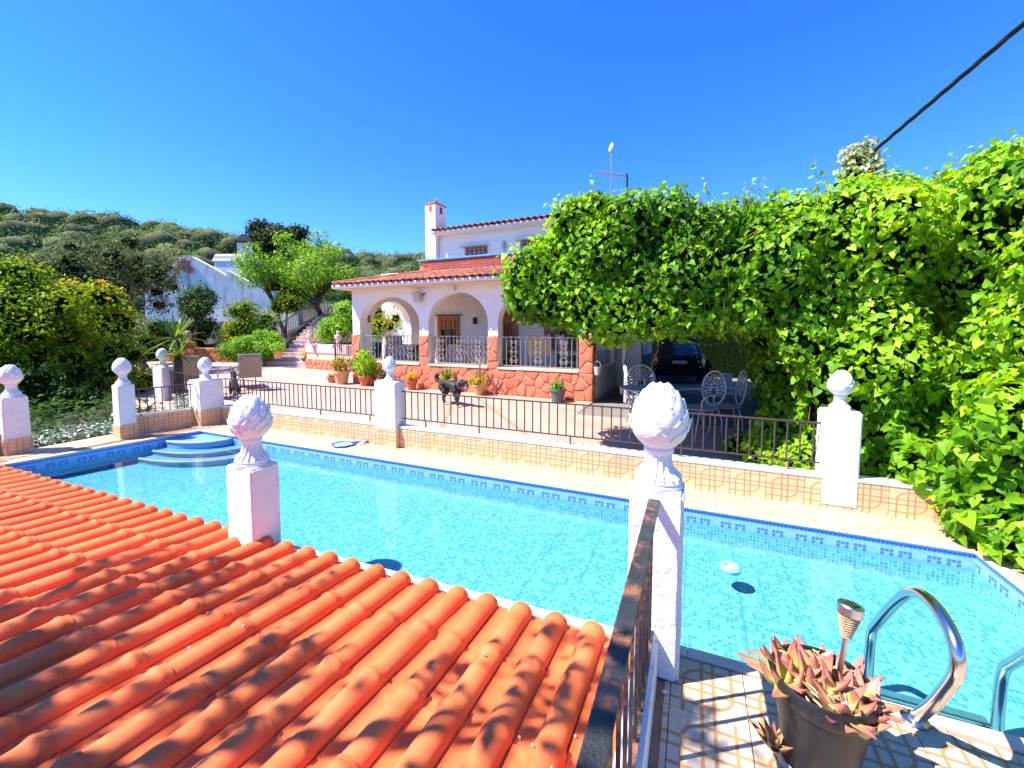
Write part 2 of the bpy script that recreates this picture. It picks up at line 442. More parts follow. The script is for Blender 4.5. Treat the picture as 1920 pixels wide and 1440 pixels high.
def mosaic(name, wallmode):
    m, n, l, p = new_mat(name); g = NG(m)
    uv = g.tex('UV'); s = g.sep(uv); u, v = s[0], s[1]
    T = 0.0265
    iu = g.math('FLOOR', g.math('DIVIDE', u, T)); iv = g.math('FLOOR', g.math('DIVIDE', v, T))
    fu = g.math('FRACT', g.math('DIVIDE', u, T)); fv = g.math('FRACT', g.math('DIVIDE', v, T))
    w = g.white(g.comb(iu, iv, 3.0))
    if wallmode:
        col = g.ramp(w, [(0.0, (0.07, 0.30, 0.72)), (0.5, (0.12, 0.40, 0.82)), (1.0, (0.22, 0.52, 0.88))])
    else:
        col = g.ramp(w, [(0.0, (0.06, 0.27, 0.43)), (0.3, (0.085, 0.33, 0.47)), (0.5, (0.14, 0.41, 0.515)), (1.0, (0.18, 0.45, 0.53))])
    e = g.math('MINIMUM', g.math('MINIMUM', fu, g.math('SUBTRACT', 1.0, fu)), g.math('MINIMUM', fv, g.math('SUBTRACT', 1.0, fv)))
    gro = g.maprange(e, 0.05, 0.09, 1.0, 0.0)
    if wallmode:
        k = g.math('MODULO', g.math('ADD', iu, 4000.0), 10.0)
        def isk(a): return g.math('COMPARE', k, a, 0.3)
        def row(a): return g.math('COMPARE', iv, a, 0.3)
        # border: plain pale lip, a row of dark squares, then a broken key pattern
        two = g.math('MODULO', g.math('ADD', iu, 4000.0), 2.0)
        dots = g.math('MULTIPLY', row(1.0), 1.0)
        e1 = g.math('MAXIMUM', g.math('MAXIMUM', isk(0.0), isk(1.0)), isk(2.0))
        e2 = g.math('MAXIMUM', g.math('MAXIMUM', isk(4.0), isk(5.0)), isk(6.0))
        full = g.math('MAXIMUM', e1, e2)
        ends = g.math('MAXIMUM', g.math('MAXIMUM', isk(0.0), isk(2.0)), g.math('MAXIMUM', isk(4.0), isk(6.0)))
        key = g.math('ADD', g.math('MULTIPLY', row(3.0), full), g.math('MULTIPLY', row(4.0), ends))
        dark = g.math('MINIMUM', g.math('ADD', dots, key), 1.0)
        lip = g.math('LESS_THAN', iv, 6.0)
        pale = g.mix(w, (0.20, 0.42, 0.86), (0.25, 0.48, 0.88))
        col = g.mix(lip, col, pale)
        gro2 = g.mix(lip, (0.45, 0.66, 0.88), (0.24, 0.47, 0.88))
        col = g.mix(dark, col, (0.075, 0.17, 0.58))
        col = g.mix(gro, col, gro2)
    else:
        col = g.mix(gro, col, (0.18, 0.46, 0.545))
        # the sheets of mosaic: thin dark joints every 31 cm, some missing
        su = g.math('DIVIDE', u, 0.3445)
        fs = g.math('FRACT', su)
        near = g.math('LESS_THAN', g.math('MINIMUM', fs, g.math('SUBTRACT', 1.0, fs)), 0.0065)
        keep = g.math('GREATER_THAN', g.white(g.comb(g.math('FLOOR', g.math('ADD', su, 0.5)), g.math('FLOOR', g.math('DIVIDE', v, 0.6)), 9.0)), 0.42)
        col = g.mix(g.math('MULTIPLY', g.math('MULTIPLY', near, keep), 0.75), col, (0.0, 0.12, 0.2))
    l.new(col, p.inputs['Base Color'])
    p.inputs['Roughness'].default_value = 0.25
    return m
MAT['mosaicwall'] = mosaic('blue_mosaic_border', True)
MAT['mosaicfloor'] = mosaic('turquoise_mosaic_floor', False)
MAT['mosaicpale'] = plain('pale_blue_step_tile', (0.17, 0.36, 0.62), 0.3, 0.06, 9)
MAT['stepstone'] = plain('step_nosing_stone', (0.42, 0.40, 0.36), 0.6, 0.15, 20)

def water_mat():
    m, n, l, p = new_mat('pool_water'); g = NG(m)
    tc = g.tex('Object')
    nz = n.new('ShaderNodeTexNoise'); nz.inputs['Scale'].default_value = 5.0; nz.inputs['Detail'].default_value = 2.0
    l.new(tc, nz.inputs['Vector'])
    b = g.bump(nz.outputs[0], 0.16, 0.02)
    tr = n.new('ShaderNodeBsdfTransparent'); tr.inputs[0].default_value = (0.80, 0.965, 0.985, 1)
    gl = n.new('ShaderNodeBsdfGlossy'); gl.inputs['Roughness'].default_value = 0.0
    l.new(b, gl.inputs['Normal'])
    fr = n.new('ShaderNodeFresnel'); fr.inputs['IOR'].default_value = 1.33
    l.new(b, fr.inputs['Normal'])
    mx = n.new('ShaderNodeMixShader')
    l.new(fr.outputs[0], mx.inputs[0]); l.new(tr.outputs[0], mx.inputs[1]); l.new(gl.outputs[0], mx.inputs[2])
    l.new(mx.outputs[0], n['Material Output'].inputs['Surface'])
    n.remove(p)
    return m
MAT['water'] = water_mat()

def rooftile_mat():
    m, n, l, p = new_mat('new_terracotta_tile'); g = NG(m)
    tc = g.tex('Object')
    c = g.mix(g.maprange(g.noise(7, tc, 5), 0.3, 0.7, 0, 1), (0.81, 0.145, 0.040), (0.89, 0.21, 0.070))
    h = n.new('ShaderNodeHueSaturation'); l.new(g.maprange(g.rand(), 0, 1, 0.80, 1.10), h.inputs['Value']); l.new(c, h.inputs['Color'])
    c = h.outputs[0]
    d = g.noise(26, n.new('ShaderNodeNewGeometry').outputs['Position'], 8, 0.75)
    c = g.mix(g.maprange(d, 0.60, 0.74, 0, 0.55), c, (0.28, 0.055, 0.025))
    d2 = g.noise(3.0, n.new('ShaderNodeNewGeometry').outputs['Position'], 6, 0.7)
    c = g.mix(g.maprange(d2, 0.52, 0.72, 0, 0.35), c, (0.72, 0.24, 0.10))
    l.new(c, p.inputs['Base Color'])
    p.inputs['Roughness'].default_value = 0.68
    p.inputs['Specular IOR Level'].default_value = 0.28
    l.new(g.bump(g.noise(230, tc, 5, 0.75), 0.35, 0.003), p.inputs['Normal'])
    return m
MAT['rooftile'] = rooftile_mat()

def terrace_mat():
    m, n, l, p = new_mat('pink_terrace_paving'); g = NG(m)
    pos = n.new('ShaderNodeNewGeometry').outputs['Position']
    c = g.mix(g.maprange(g.noise(1.1, pos, 6, 0.65), 0.35, 0.65, 0, 1), (0.45, 0.265, 0.21), (0.53, 0.345, 0.275))
    st = n.new('ShaderNodeMapping'); st.inputs['Scale'].default_value = (0.7, 6.0, 1.0); st.inputs['Rotation'].default_value = (0, 0, R(-6)); l.new(pos, st.inputs[0])
    c = g.mix(g.maprange(g.noise(1.6, st.outputs[0], 4, 0.6), 0.55, 0.7, 0, 0.4), c, (0.60, 0.26, 0.16))
    b = n.new('ShaderNodeTexBrick'); b.inputs['Scale'].default_value = 1.0
    b.inputs['Brick Width'].default_value = 0.62; b.inputs['Row Height'].default_value = 0.40; b.inputs['Mortar Size'].default_value = 0.006
    mp = n.new('ShaderNodeMapping'); mp.inputs['Rotation'].default_value = (0, 0, R(24)); l.new(pos, mp.inputs[0]); l.new(mp.outputs[0], b.inputs['Vector'])
    c = g.mix(g.math('MULTIPLY', b.outputs['Fac'], 0.5), c, (0.45, 0.20, 0.13))
    l.new(c, p.inputs['Base Color'])
    p.inputs['Roughness'].default_value = 0.75
    l.new(g.bump(g.noise(30, pos, 6, 0.7), 0.3, 0.006), p.inputs['Normal'])
    return m
MAT['terrace'] = terrace_mat()

# ------------------------------------------------------------------ ground, terrace, hill
struct('ground', MB().quad((-420, -260, -0.9), (420, -260, -0.9), (420, 420, -0.9), (-420, 420, -0.9)), MAT['scrub'])
tb = MB()
tb.prism([(-22, 4.44), (-7.0, 4.44), (-7.0, 4.42), (3.6, 4.42), (3.6, 7.2), (-1.90, 7.2), (-1.90, 16.5), (-22, 16.5)], -0.5, 0.0)
terrace = struct('terrace', tb, MAT['terrace'])
dv = MB()
ys = [7.2, 8.6, 10.0, 12.5, 15.0, 17.0, 24.0]; zs = [0.0, -0.03, -0.12, -0.33, -0.50, -0.55, -0.6]
for (y0, z0), (y1, z1) in zip(zip(ys, zs), list(zip(ys, zs))[1:]):
    dv.quad((-1.90, y0, z0), (4.5, y0, z0), (4.5, y1, z1), (-1.90, y1, z1))
struct('driveway', dv, MAT['concrete'])
struct('garden_soil', MB().prism([(-40, -8), (-7.62, -8), (-7.62, 4.1), (-9.0, 5.0), (-11.5, 5.1), (-14.0, 6.0), (-22, 9.5), (-40, 9.5)], -0.88, -0.10), MAT['earth'])

# painted bands inlaid in the terrace
for k, (a, b) in enumerate(((gr(846, 762), gr(826, 806)), (gr(893, 744), gr(985, 813)))):
    d = (b - a).normalized(); s_ = Vector((-d.y, d.x, 0)) * 0.035
    q = MB().quad((a - s_) + Vector((0, 0, .004)), (b - s_) + Vector((0, 0, .004)), (b + s_) + Vector((0, 0, .004)), (a + s_) + Vector((0, 0, .004)))
    o = part('paving_band', q, MAT['grout'], terrace)

# far hill: a ridge around the view, higher on the left
prof_az = [(-75, .17), (-66, .178), (-58, .176), (-53, .166), (-47, .16), (-40, .155), (-33, .163), (-25, .168), (-10, .16), (20, .14), (50, .12)]
def ridge(az):
    for (a0, t0), (a1, t1) in zip(prof_az, prof_az[1:]):
        if a0 <= az <= a1: return t0 + (t1 - t0) * (az - a0) / (a1 - a0)
    return prof_az[0][1] if az < prof_az[0][0] else prof_az[-1][1]
def hill_z(az, rr):
    t = max(0.0, min(1.0, (rr - 48) / 122.0))
    t = t * t * (3 - 2 * t)
    x, y = math.sin(R(az)) * rr, math.cos(R(az)) * rr
    top = ridge(az) * 170 - 2.6 + 1.55 - 4.0
    w = mnoise.noise(Vector((x * .02, y * .02, 0))) * 3.0 * t
    fall = 1.0 if rr < 176 else max(0.25, 1 - (rr - 176) / 90)
    return -0.9 + (top + 0.9) * t * fall + w
hb = MB(); AZ = list(range(-80, 61, 4)); RR = [44, 60, 75, 90, 105, 120, 135, 150, 165, 176, 200, 240]
for az in AZ:
    for rr in RR: hb.v.append((math.sin(R(az)) * rr, math.cos(R(az)) * rr, hill_z(az, rr)))
for i in range(len(AZ) - 1):
    for j in range(len(RR) - 1):
        a = i * len(RR) + j; hb.f.append((a, a + len(RR), a + len(RR) + 1, a + 1))
struct('hill', hb, MAT['scrub'], smooth=True)

# ------------------------------------------------------------------ pool
PX0, PX1, PY0, PY1 = -7.06, 1.84, 2.105, 3.85      # left end and near side are slightly askew
POOL = [(-7.14, 1.87), (-0.30, PY0), (PX1 + 0.02, PY0 + 0.025), (1.82, PY1), (-6.76, PY1)]
NPOOL = len(POOL)
WATER_Z, FLOOR_Z = -0.125, -0.275
pb = MB()
pool_floor = [(x, y, FLOOR_Z) for x, y in POOL]
pb.add(pool_floor, [tuple(range(NPOOL))])
basin = struct('pool_basin', pb, MAT['mosaicfloor'], uvf=lambda p, me, l: (p.x + 20, p.y + 20))
for i in range(NPOOL):
    (ax, ay), (bx_, by_) = POOL[i], POOL[(i + 1) % NPOOL]
    L_ = math.hypot(bx_ - ax, by_ - ay)
    me = MB().quad((ax, ay, FLOOR_Z), (ax, ay, -0.002), (bx_, by_, -0.002), (bx_, by_, FLOOR_Z)).mesh('pool_wall')
    ul = me.uv_layers.new(name='UVMap')
    for li, (uu, vv) in enumerate(((0, -FLOOR_Z), (0, 0), (L_, 0), (L_, -FLOOR_Z))): ul.data[li].uv = (uu + 10, vv)
    link('pool_wall', me, MAT['mosaicwall'], basin)
wt = MB().add([(x, y, WATER_Z) for x, y in POOL], [tuple(range(NPOOL))])
struct('water', wt, MAT['water'])
# rounded steps in the far left corner
stp = Vector((-6.74, 3.85, 0))
for k, (rx_, ry_, zt) in enumerate(((0.70, 0.45, -0.055), (0.98, 0.62, -0.145), (1.22, 0.78, -0.205))):
    poly = [(stp.x, stp.y - 0.004)]
    n_ = 14
    for j in range(n_ + 1):
        a = -PI / 2 * (1 - j / n_)
        xx = stp.x + rx_ * math.cos(a); yy = stp.y - 0.004 + ry_ * math.sin(a)
        xl = -7.14 + 0.38 * (yy - 1.87) / 1.98 + 0.004
        poly.append((max(xx, xl), yy))
    stp_ = part('step', MB().prism(poly, FLOOR_Z + 0.002, zt), MAT['mosaicpale'], basin, uvf=lambda p, me, l: (p.x + 20, p.y + 20))
    nose = [Vector((x_, y_, zt)) for x_, y_ in poly[1:]]
    part('step_edge', MB().tube(nose, 0.016, 7), MAT['stepstone'], stp_, smooth=True)

# ------------------------------------------------------------------ deck around the pool, tile by tile
TS = 0.29
deck = MB()
deck.prism([(-0.20, -1.2), (2.9, -1.2), (2.9, PY0 - 0.012), (-0.20, PY0 - 0.012)], -0.35, -0.012)
deck.prism([(-7.7, PY1 + 0.012), (2.9, PY1 + 0.012), (2.9, 4.40), (-7.7, 4.40)], -0.35, -0.012)
deck.prism([(-7.70, 1.70), (-7.17, 1.70), (-7.17, 1.86), (-6.785, PY1 + 0.01), (-7.70, PY1 + 0.01)], -0.35, -0.013)
deck.prism([(PX1 + 0.035, PY0 - 0.011), (2.9, PY0 - 0.01), (2.9, PY1 + 0.01), (PX1 + 0.01, PY1 + 0.01)], -0.35, -0.013)
deck.prism([(-7.16, 1.70), (-0.205, 1.90), (-0.205, PY0 - 0.012), (-0.30, PY0 - 0.014), (-7.16, 1.856)], -0.35, -0.014)
pool_deck = struct('pool_deck', deck, MAT['grout'])
def tile_mesh(name, sx, sy, u0=0, u1=1, v0=0, v1=1, th=0.012):
    """a flat tile of sx by sy showing part of the pattern"""
    mb = MB().box((0, 0, -th / 2), (sx, sy, th))
    def uvf(p, me, l): return (u0 + (u1 - u0) * (p.x / sx + 0.5), v0 + (v1 - v0) * (p.y / sy + 0.5))
    return mb.mesh(name, uvf=uvf)
G_ = 0.004
TM = tile_mesh('deck_tile', TS - G_, TS - G_)
def lay(x0, x1, y0, y1, ox, oy, keep=None, z=0.0, mat='decktile'):
    """tiles on a grid from the origin ox, oy, cut at the borders"""
    i0, i1 = math.floor((x0 - ox) / TS), math.ceil((x1 - ox) / TS)
    j0, j1 = math.floor((y0 - oy) / TS), math.ceil((y1 - oy) / TS)
    for i in range(i0, i1):
        for j in range(j0, j1):
            a, b, c, d = ox + i * TS, ox + (i + 1) * TS, oy + j * TS, oy + (j + 1) * TS
            a2, b2, c2, d2 = max(a, x0), min(b, x1), max(c, y0), min(d, y1)
            if b2 - a2 < 0.02 or d2 - c2 < 0.02: continue
            if keep and not keep((a2 + b2) / 2, (c2 + d2) / 2): continue
            cut = (b2 - a2 < TS - 1e-4) or (d2 - c2 < TS - 1e-4)
            me = TM if not cut else tile_mesh('deck_tile', b2 - a2 - G_, d2 - c2 - G_, (a2 - a) / TS, (b2 - a) / TS, (c2 - c) / TS, (d2 - c) / TS)
            o = link('tile', me, None, pool_deck, ((a2 + b2) / 2, (c2 + d2) / 2, z + rng.uniform(-.0008, .0008)), (rng.uniform(-.002, .002), rng.uniform(-.002, .002), 0))
            if not me.materials: me.materials.append(MAT[mat])
lay(-0.08, 2.6, 0.55, PY0 - 0.05, -0.055, 1.75 - 4 * TS)
TM = tile_mesh('deck_tile', TS - G_, TS - G_)
lay(-7.66, 2.6, PY1 + 0.05, 4.31, -6.75, 4.31 - 3 * TS, mat='decktilefar')
lay(-7.68, -7.16, PY0 - 0.05, PY1 + 0.05, -7.68, 4.31 - 7 * TS, mat='decktilefar')
lay(PX1 + 0.06, 2.6, PY0 - 0.05, PY1 + 0.05, PX1 + 0.06, 4.31 - 8 * TS, mat='decktilefar')
# the rounded stone lip along the water
def lip(a, b, name='coping'):
    a, b = Vector((*a, 0)), Vector((*b, 0)); d = (b - a).normalized(); nn = Vector((-d.y, d.x, 0)) 
    seg = max(1, int((b - a).length / 0.30))
    for k in range(seg):
        p, q = a + (b - a) * (k / seg) + d * .0015, a + (b - a) * ((k + 1) / seg) - d * .0015
        mb = MB()
        pr = [(0.058, -0.03), (0.058, 0.002), (0.01, 0.004), (-0.008, 0.001), (-0.014, -0.008), (-0.010, -0.018), (0.0, -0.022)]
        vs = [e - nn * o_ + Vector((0, 0, z_)) for e in (p, q) for o_, z_ in pr]
        m_ = len(pr)
        mb.add(vs, [(i, (i + 1) % m_, m_ + (i + 1) % m_, m_ + i) for i in range(m_)] + [tuple(range(m_))[::-1], tuple(range(m_, 2 * m_))])
        part(name, mb, MAT['coping'], pool_deck)
MAT['coping'] = plain('cream_coping', (0.70, 0.56, 0.44), 0.5, 0.10, 6, 0.1, 50, objvar=0.06)
for i in range(NPOOL): lip(POOL[i], POOL[(i + 1) % NPOOL])

# ------------------------------------------------------------------ low tiled walls
WY, WH = 4.31, 0.255                               # front face and height
def tiled_wall(name, label, a, b, thick=0.11, cap=True, h=WH, cap_over=0.012, top_mat='whitecap'):
    """wall from a to b, front face on the right-hand side of a->b looking towards +normal"""
    a, b = Vector((*a, 0)), Vector((*b, 0)); L_ = (b - a).length
    rz = math.atan2(b.y - a.y, b.x - a.x)
    t = thing(name, label, 'wall', a, rz)
    part('core', MB().box((L_ / 2, thick / 2 + 0.006, h / 2 - 0.01), (L_, thick, h - 0.02)), MAT['grout'], t, local=True)
    n_ = int(math.ceil(L_ / TS))
    for k in range(n_):
        x0, x1 = k * TS, min((k + 1) * TS, L_)
        if x1 - x0 < 0.03: continue
        if x1 - x0 > TS - 1e-3:
            me = WT
        else:
            me = tile_mesh('wall_tile', x1 - x0 - G_, h - G_, 0, (x1 - x0) / TS, 0, 1, 0.01)
        link('tile', me, MAT['walltile'], t, ((x0 + x1) / 2, -0.003, h / 2), (PI / 2, 0, 0))
    if cap:
        part('cap', MB().box((L_ / 2, thick / 2 + 0.002, h + 0.008), (L_, thick + 2 * cap_over, 0.028)), MAT[top_mat], t, bevel=0.006, local=True)
    return t
WT = tile_mesh('wall_tile', TS - G_, WH - G_, 0, 1, 0, 1, 0.01)
tiled_wall('tiled_wall', 'low orange tiled wall along the pool between the middle pillar and the ivy', (-3.44, WY), (2.35, WY))
tiled_wall('tiled_wall', 'low orange tiled wall along the pool between the corner pillar and the middle pillar', (-6.98, WY), (-3.82, WY))
tiled_wall('tiled_wall', 'short slanting tiled wall under the railing at the left end of the pool', (-7.36, 3.30), (-7.20, 4.02))
tiled_wall('tiled_wall', 'low tiled wall at the far left edge beside the leftmost pillar', (-7.86, 1.0), (-7.70, 2.13))

# ------------------------------------------------------------------ pillars with pine-cone finials
def finial_mesh():
    mb = MB()
    mb.lathe([(0.105, 0.0), (0.106, 0.018), (0.100, 0.026), (0.104, 0.034), (0.098, 0.046), (0.078, 0.062), (0.062, 0.085), (0.053, 0.115), (0.051, 0.140),
              (0.056, 0.150), (0.064, 0.158), (0.066, 0.170), (0.058, 0.180), (0.066, 0.192)], seg=28, capt=False)
    # flutes on the foot
    for k in range(16):
        a = 2 * PI * k / 16
        pth = [(0.099 * math.cos(a), 0.099 * math.sin(a), 0.048), (0.064 * math.cos(a), 0.064 * math.sin(a), 0.084), (0.053 * math.cos(a), 0.053 * math.sin(a), 0.125), (0.054 * math.cos(a), 0.054 * math.sin(a), 0.146)]
        mb.tube(pth, [0.006, 0.006, 0.005, 0.004], 5)
    def body(t):      # radius and height along the cone, t 0..1
        zz = 0.185 + 0.285 * t
        rr = 0.122 * (math.sin(PI * min(1, (t * 0.93 + 0.07) ** 0.80)) ** 0.56) * (1 - 0.06 * t)
        return rr, zz
    mb.lathe([body(i / 14.0) for i in range(15)], seg=28, capb=True)
    rows = [(0.01, 7), (0.17, 8), (0.33, 8), (0.49, 8), (0.64, 7), (0.78, 5)]
    for ri, (t0, cnt) in enumerate(rows):
        for k in range(cnt):
            a0 = 2 * PI * (k + 0.5 * (ri % 2) + 0.12 * ri) / cnt
            half = PI / cnt * 1.06
            grid = []
            NV, NU = 5, 5
            for iv in range(NV):
                q = iv / (NV - 1)
                t = t0 + 0.30 * q * (1 - 0.30 * t0)
                rr, zz = body(min(t, 0.985))
                wdt = (1 - q ** 2.2) ** 0.55 if q < 1 else 0.0
                if q > 0.99: wdt = 0.10
                for iu in range(NU):
                    s_ = (iu / (NU - 1) - 0.5) * 2
                    a = a0 + s_ * half * wdt
                    lift = 0.002 + 0.0150 * q * (1 - 0.40 * s_ * s_) - 0.003 * abs(s_)
                    grid.append(((rr + lift) * math.cos(a), (rr + lift) * math.sin(a), zz + 0.003 * (1 - s_ * s_)))
            fs = [(iv * NU + iu, iv * NU + iu + 1, (iv + 1) * NU + iu + 1, (iv + 1) * NU + iu) for iv in range(NV - 1) for iu in range(NU - 1)]
            # thickness: an under-lip at the tip
            base = len(grid)
            for iu in range(NU):
                x, y, z = grid[(NV - 1) * NU + iu]; sc = 0.86
                grid.append((x * sc, y * sc, z - 0.004))
            fs += [((NV - 1) * NU + iu, (NV - 1) * NU + iu + 1, base + iu + 1, base + iu) for iu in range(NU - 1)]
            mb.add(grid, fs)
    return mb.mesh('finial', smooth='auto')
FIN = finial_mesh(); FIN.materials.append(MAT['finial'])
def shaft_mesh(wx, wy, h, rough=0.004, sub=10, seed=0):
    """rough rendered post, edges worn"""
    bm = bmesh.new()
    bmesh.ops.create_cube(bm, size=1.0)
    bmesh.ops.scale(bm, vec=(wx, wy, h), verts=bm.verts)
    bmesh.ops.translate(bm, vec=(0, 0, h / 2), verts=bm.verts)
    bmesh.ops.bevel(bm, geom=bm.edges[:], offset=0.012, segments=2, affect='EDGES')
    bmesh.ops.subdivide_edges(bm, edges=bm.edges[:], cuts=sub, use_grid_fill=True) if sub else None
    for v in bm.verts:
        q = Vector((v.co.x * 9 + seed * 3.1, v.co.y * 9, v.co.z * 9))
        d = mnoise.noise(q) * rough + mnoise.noise(q * 3.7) * rough * 0.5
        edge = max(0, abs(v.co.x) / (wx / 2) + abs(v.co.y) / (wy / 2) - 1.75) * 4
        d -= edge * rough * 1.2 * max(0, mnoise.noise(q * 0.8 + Vector((5, 5, 5))) + 0.2)
        n2 = Vector((v.co.x, v.co.y, 0)); n2.normalize() if n2.length > 1e-6 else None
        v.co += n2 * d * (1 if 0.01 < v.co.z < h - 0.01 else 0.4)
    me = bpy.data.meshes.new('shaft'); bm.to_mesh(me); bm.free()
    me.polygons.foreach_set('use_smooth', [True] * len(me.polygons))
    try: me.set_sharp_from_angle(angle=R(45))
    except Exception: pass
    return me
def pillar(label, x, y, wx, wy, z0, z1, rz=0.0, fscale=1.0, frot=0.0, rough=0.003, sub=6, seed=0, tile_h=0.0):
    t = thing('pillar', label, 'pillar', (x, y, z0), rz, 'white pillars with pine cone finials')
    link('shaft', shaft_mesh(wx, wy, z1 - z0, rough, sub, seed), MAT['plaster'], t)
    f = link('finial', FIN, None, t, (0, 0, z1 - z0 - 0.004), (0, 0, frot), (fscale,) * 3)
    if tile_h:
        for sgn, ax in ((-1, 'y'), (1, 'x'), (-1, 'x')):
            w_ = wx if ax == 'y' else wy
            me = tile_mesh('pillar_tile', w_ + 0.012, tile_h - 0.004, 0.1, 0.1 + w_ / TS, 0, min(1, tile_h / WH), 0.008)
            if ax == 'y': link('tile', me, MAT['walltile'], t, (0, -wy / 2 - 0.011, tile_h / 2), (PI / 2, 0, 0))
            else: link('tile', me, MAT['walltile'], t, (sgn * (wx / 2 + 0.011), 0, tile_h / 2), (PI / 2, 0, sgn * PI / 2))
    return t
# nearest pillar, at the corner of the near railing
pillar('tall white pillar with finial at the end of the rusty railing, nearest of all', -0.137, 1.985, 0.225, 0.22, -0.01, 0.835, 0, 1.0, 0.3, 0.0045, 12, 1)
pillar('white pillar with finial standing up through the red tiled roof', -2.845, 1.945, 0.27, 0.215, -0.2, 0.585, 0, 1.05, 1.1, 0.006, 12, 2)
pillar('white pillar with finial in the middle of the pool wall, left of the dog', -3.63, 4.365, 0.345, 0.22, -0.01, 0.845, 0, 0.68, 0.7, 0.002, 4, 3, WH)
pillar('white pillar with finial against the ivy at the right end of the railing', 1.155, 4.40, 0.27, 0.20, 0.02, 0.835, 0, 0.74, 0.2, 0.003, 5, 4)
pillar('broad white pillar with finial on the tiled corner at the far end of the pool', -7.16, 4.19, 0.30, 0.36, -0.01, 0.71, 0, 0.76, 0.9, 0.002, 4, 5, WH)
pillar('slim white pillar with finial at the left end of the pool, above the daisies', -7.30, 3.19, 0.19, 0.19, -0.01, 0.745, -0.05, 0.80, 0.5, 0.002, 4, 6, 0.2)
pillar('white pillar with finial at the left edge of the picture', -7.66, 2.25, 0.22, 0.22, -0.01, 0.70, -0.05, 0.83, 1.4, 0.002, 4, 7, 0.2)
pb_ = at(306, 690, 8.85)
pillar('white pillar with finial in front of the spiky yucca, behind the pool corner', pb_.x, pb_.y, 0.26, 0.26, -0.1, 0.70, 0.2, 0.85, 0.8, 0.002, 4, 8)

# ------------------------------------------------------------------ railings
def railing(label, a, b, zt, zb, spacing, r=0.0075, mat='iron', zt2=None, zb2=None, group='iron railings round the pool', feet=True, rail_w=0.022, name='railing', foot_z=0.27):
    a, b = Vector((*a[:2], 0)), Vector((*b[:2], 0)); L_ = (b - a).length; d = (b - a) / L_
    zt2 = zt if zt2 is None else zt2; zb2 = zb if zb2 is None else zb2
    t = thing(name, label, 'railing', (a.x, a.y, 0), 0, group)
    part('top_rail', MB().bar(a + Vector((0, 0, zt)), b + Vector((0, 0, zt2)), rail_w, 0.014), MAT[mat], t)
    part('bottom_rail', MB().bar(a + Vector((0, 0, zb)), b + Vector((0, 0, zb2)), 0.018, 0.012), MAT[mat], t)
    n_ = max(2, int(L_ / spacing))
    h = zt - zb
    me = MB().tube([(0, 0, 0), (0, 0, h)], r, 6).mesh('baluster', smooth='auto')
    for k in range(n_ + 1):
        q = (k + 0.5) / (n_ + 1)
        p = a + (b - a) * q; z = zb + (zb2 - zb) * q
        link('baluster', me, MAT[mat], t, p - a + Vector((0, 0, z)))
    if feet:
        fm = MB().tube([(0, 0, 0), (0, 0, zb - foot_z)], 0.009, 6).mesh('foot')
        for q in [0.08] + [k / max(1, int(L_ / 0.9)) for k in range(1, max(1, int(L_ / 0.9)))] + [0.95]:
            link('foot', fm, MAT[mat], t, (b - a) * q + Vector((0, 0, foot_z)))
    return t
railing('brown iron railing on the pool wall between the middle pillar and the ivy', (-3.44, 4.37), (1.02, 4.37), 0.715, 0.365, 0.098)
railing('brown iron railing on the pool wall left of the middle pillar', (-7.0, 4.37), (-3.82, 4.37), 0.705, 0.365, 0.092)
railing('short iron railing at the left end of the pool between two pillars', (-7.285, 3.31), (-7.15, 4.0), 0.655, 0.295, 0.10, foot_z=0.255)
pq = at(410, 700, 7.9)
railing('dark iron railing in front of the yucca, behind the corner pillar', (pb_.x + 0.12, pb_.y + 0.05), (-7.35, 4.55), 0.62, 0.12, 0.16, r=0.011, mat='ironblack', feet=False)
railing('iron railing cut off by the left edge of the picture', (-7.80, 1.0), (-7.66, 2.12), 0.64, 0.30, 0.10, foot_z=0.25)

# near rusty railing with its white kerb
RX = -0.143
t = thing('rusty_railing', 'close rusty black flat-bar railing running away from the camera to the near pillar', 'railing', (RX, 1.87, 0.16))
rb = MB(); rb.box((RX, 0.66, 0.797), (0.048, 2.44, 0.010))
part('top_rail', rb, MAT['rust'], t, bevel=0.003)
part('bottom_rail', MB().box((RX, 0.66, 0.205), (0.026, 2.44, 0.009)), MAT['rust'], t, bevel=0.002)
bm_ = MB().box((0, 0, 0.2885), (0.011, 0.013, 0.577)).mesh('baluster')
for k in range(20):
    piece('baluster', bm_, MAT['rust'], t, (RX, 1.80 - k * 0.118, 0.218))
k_ = tag(link('kerb', MB().box((-0.158, 0.66, 0.066), (0.092, 2.42, 0.205)).mesh('kerb', bevel=0.014, smooth='auto'), MAT['kerb']), 'peeling white kerb under the rusty railing beside the tiled deck', 'kerb')

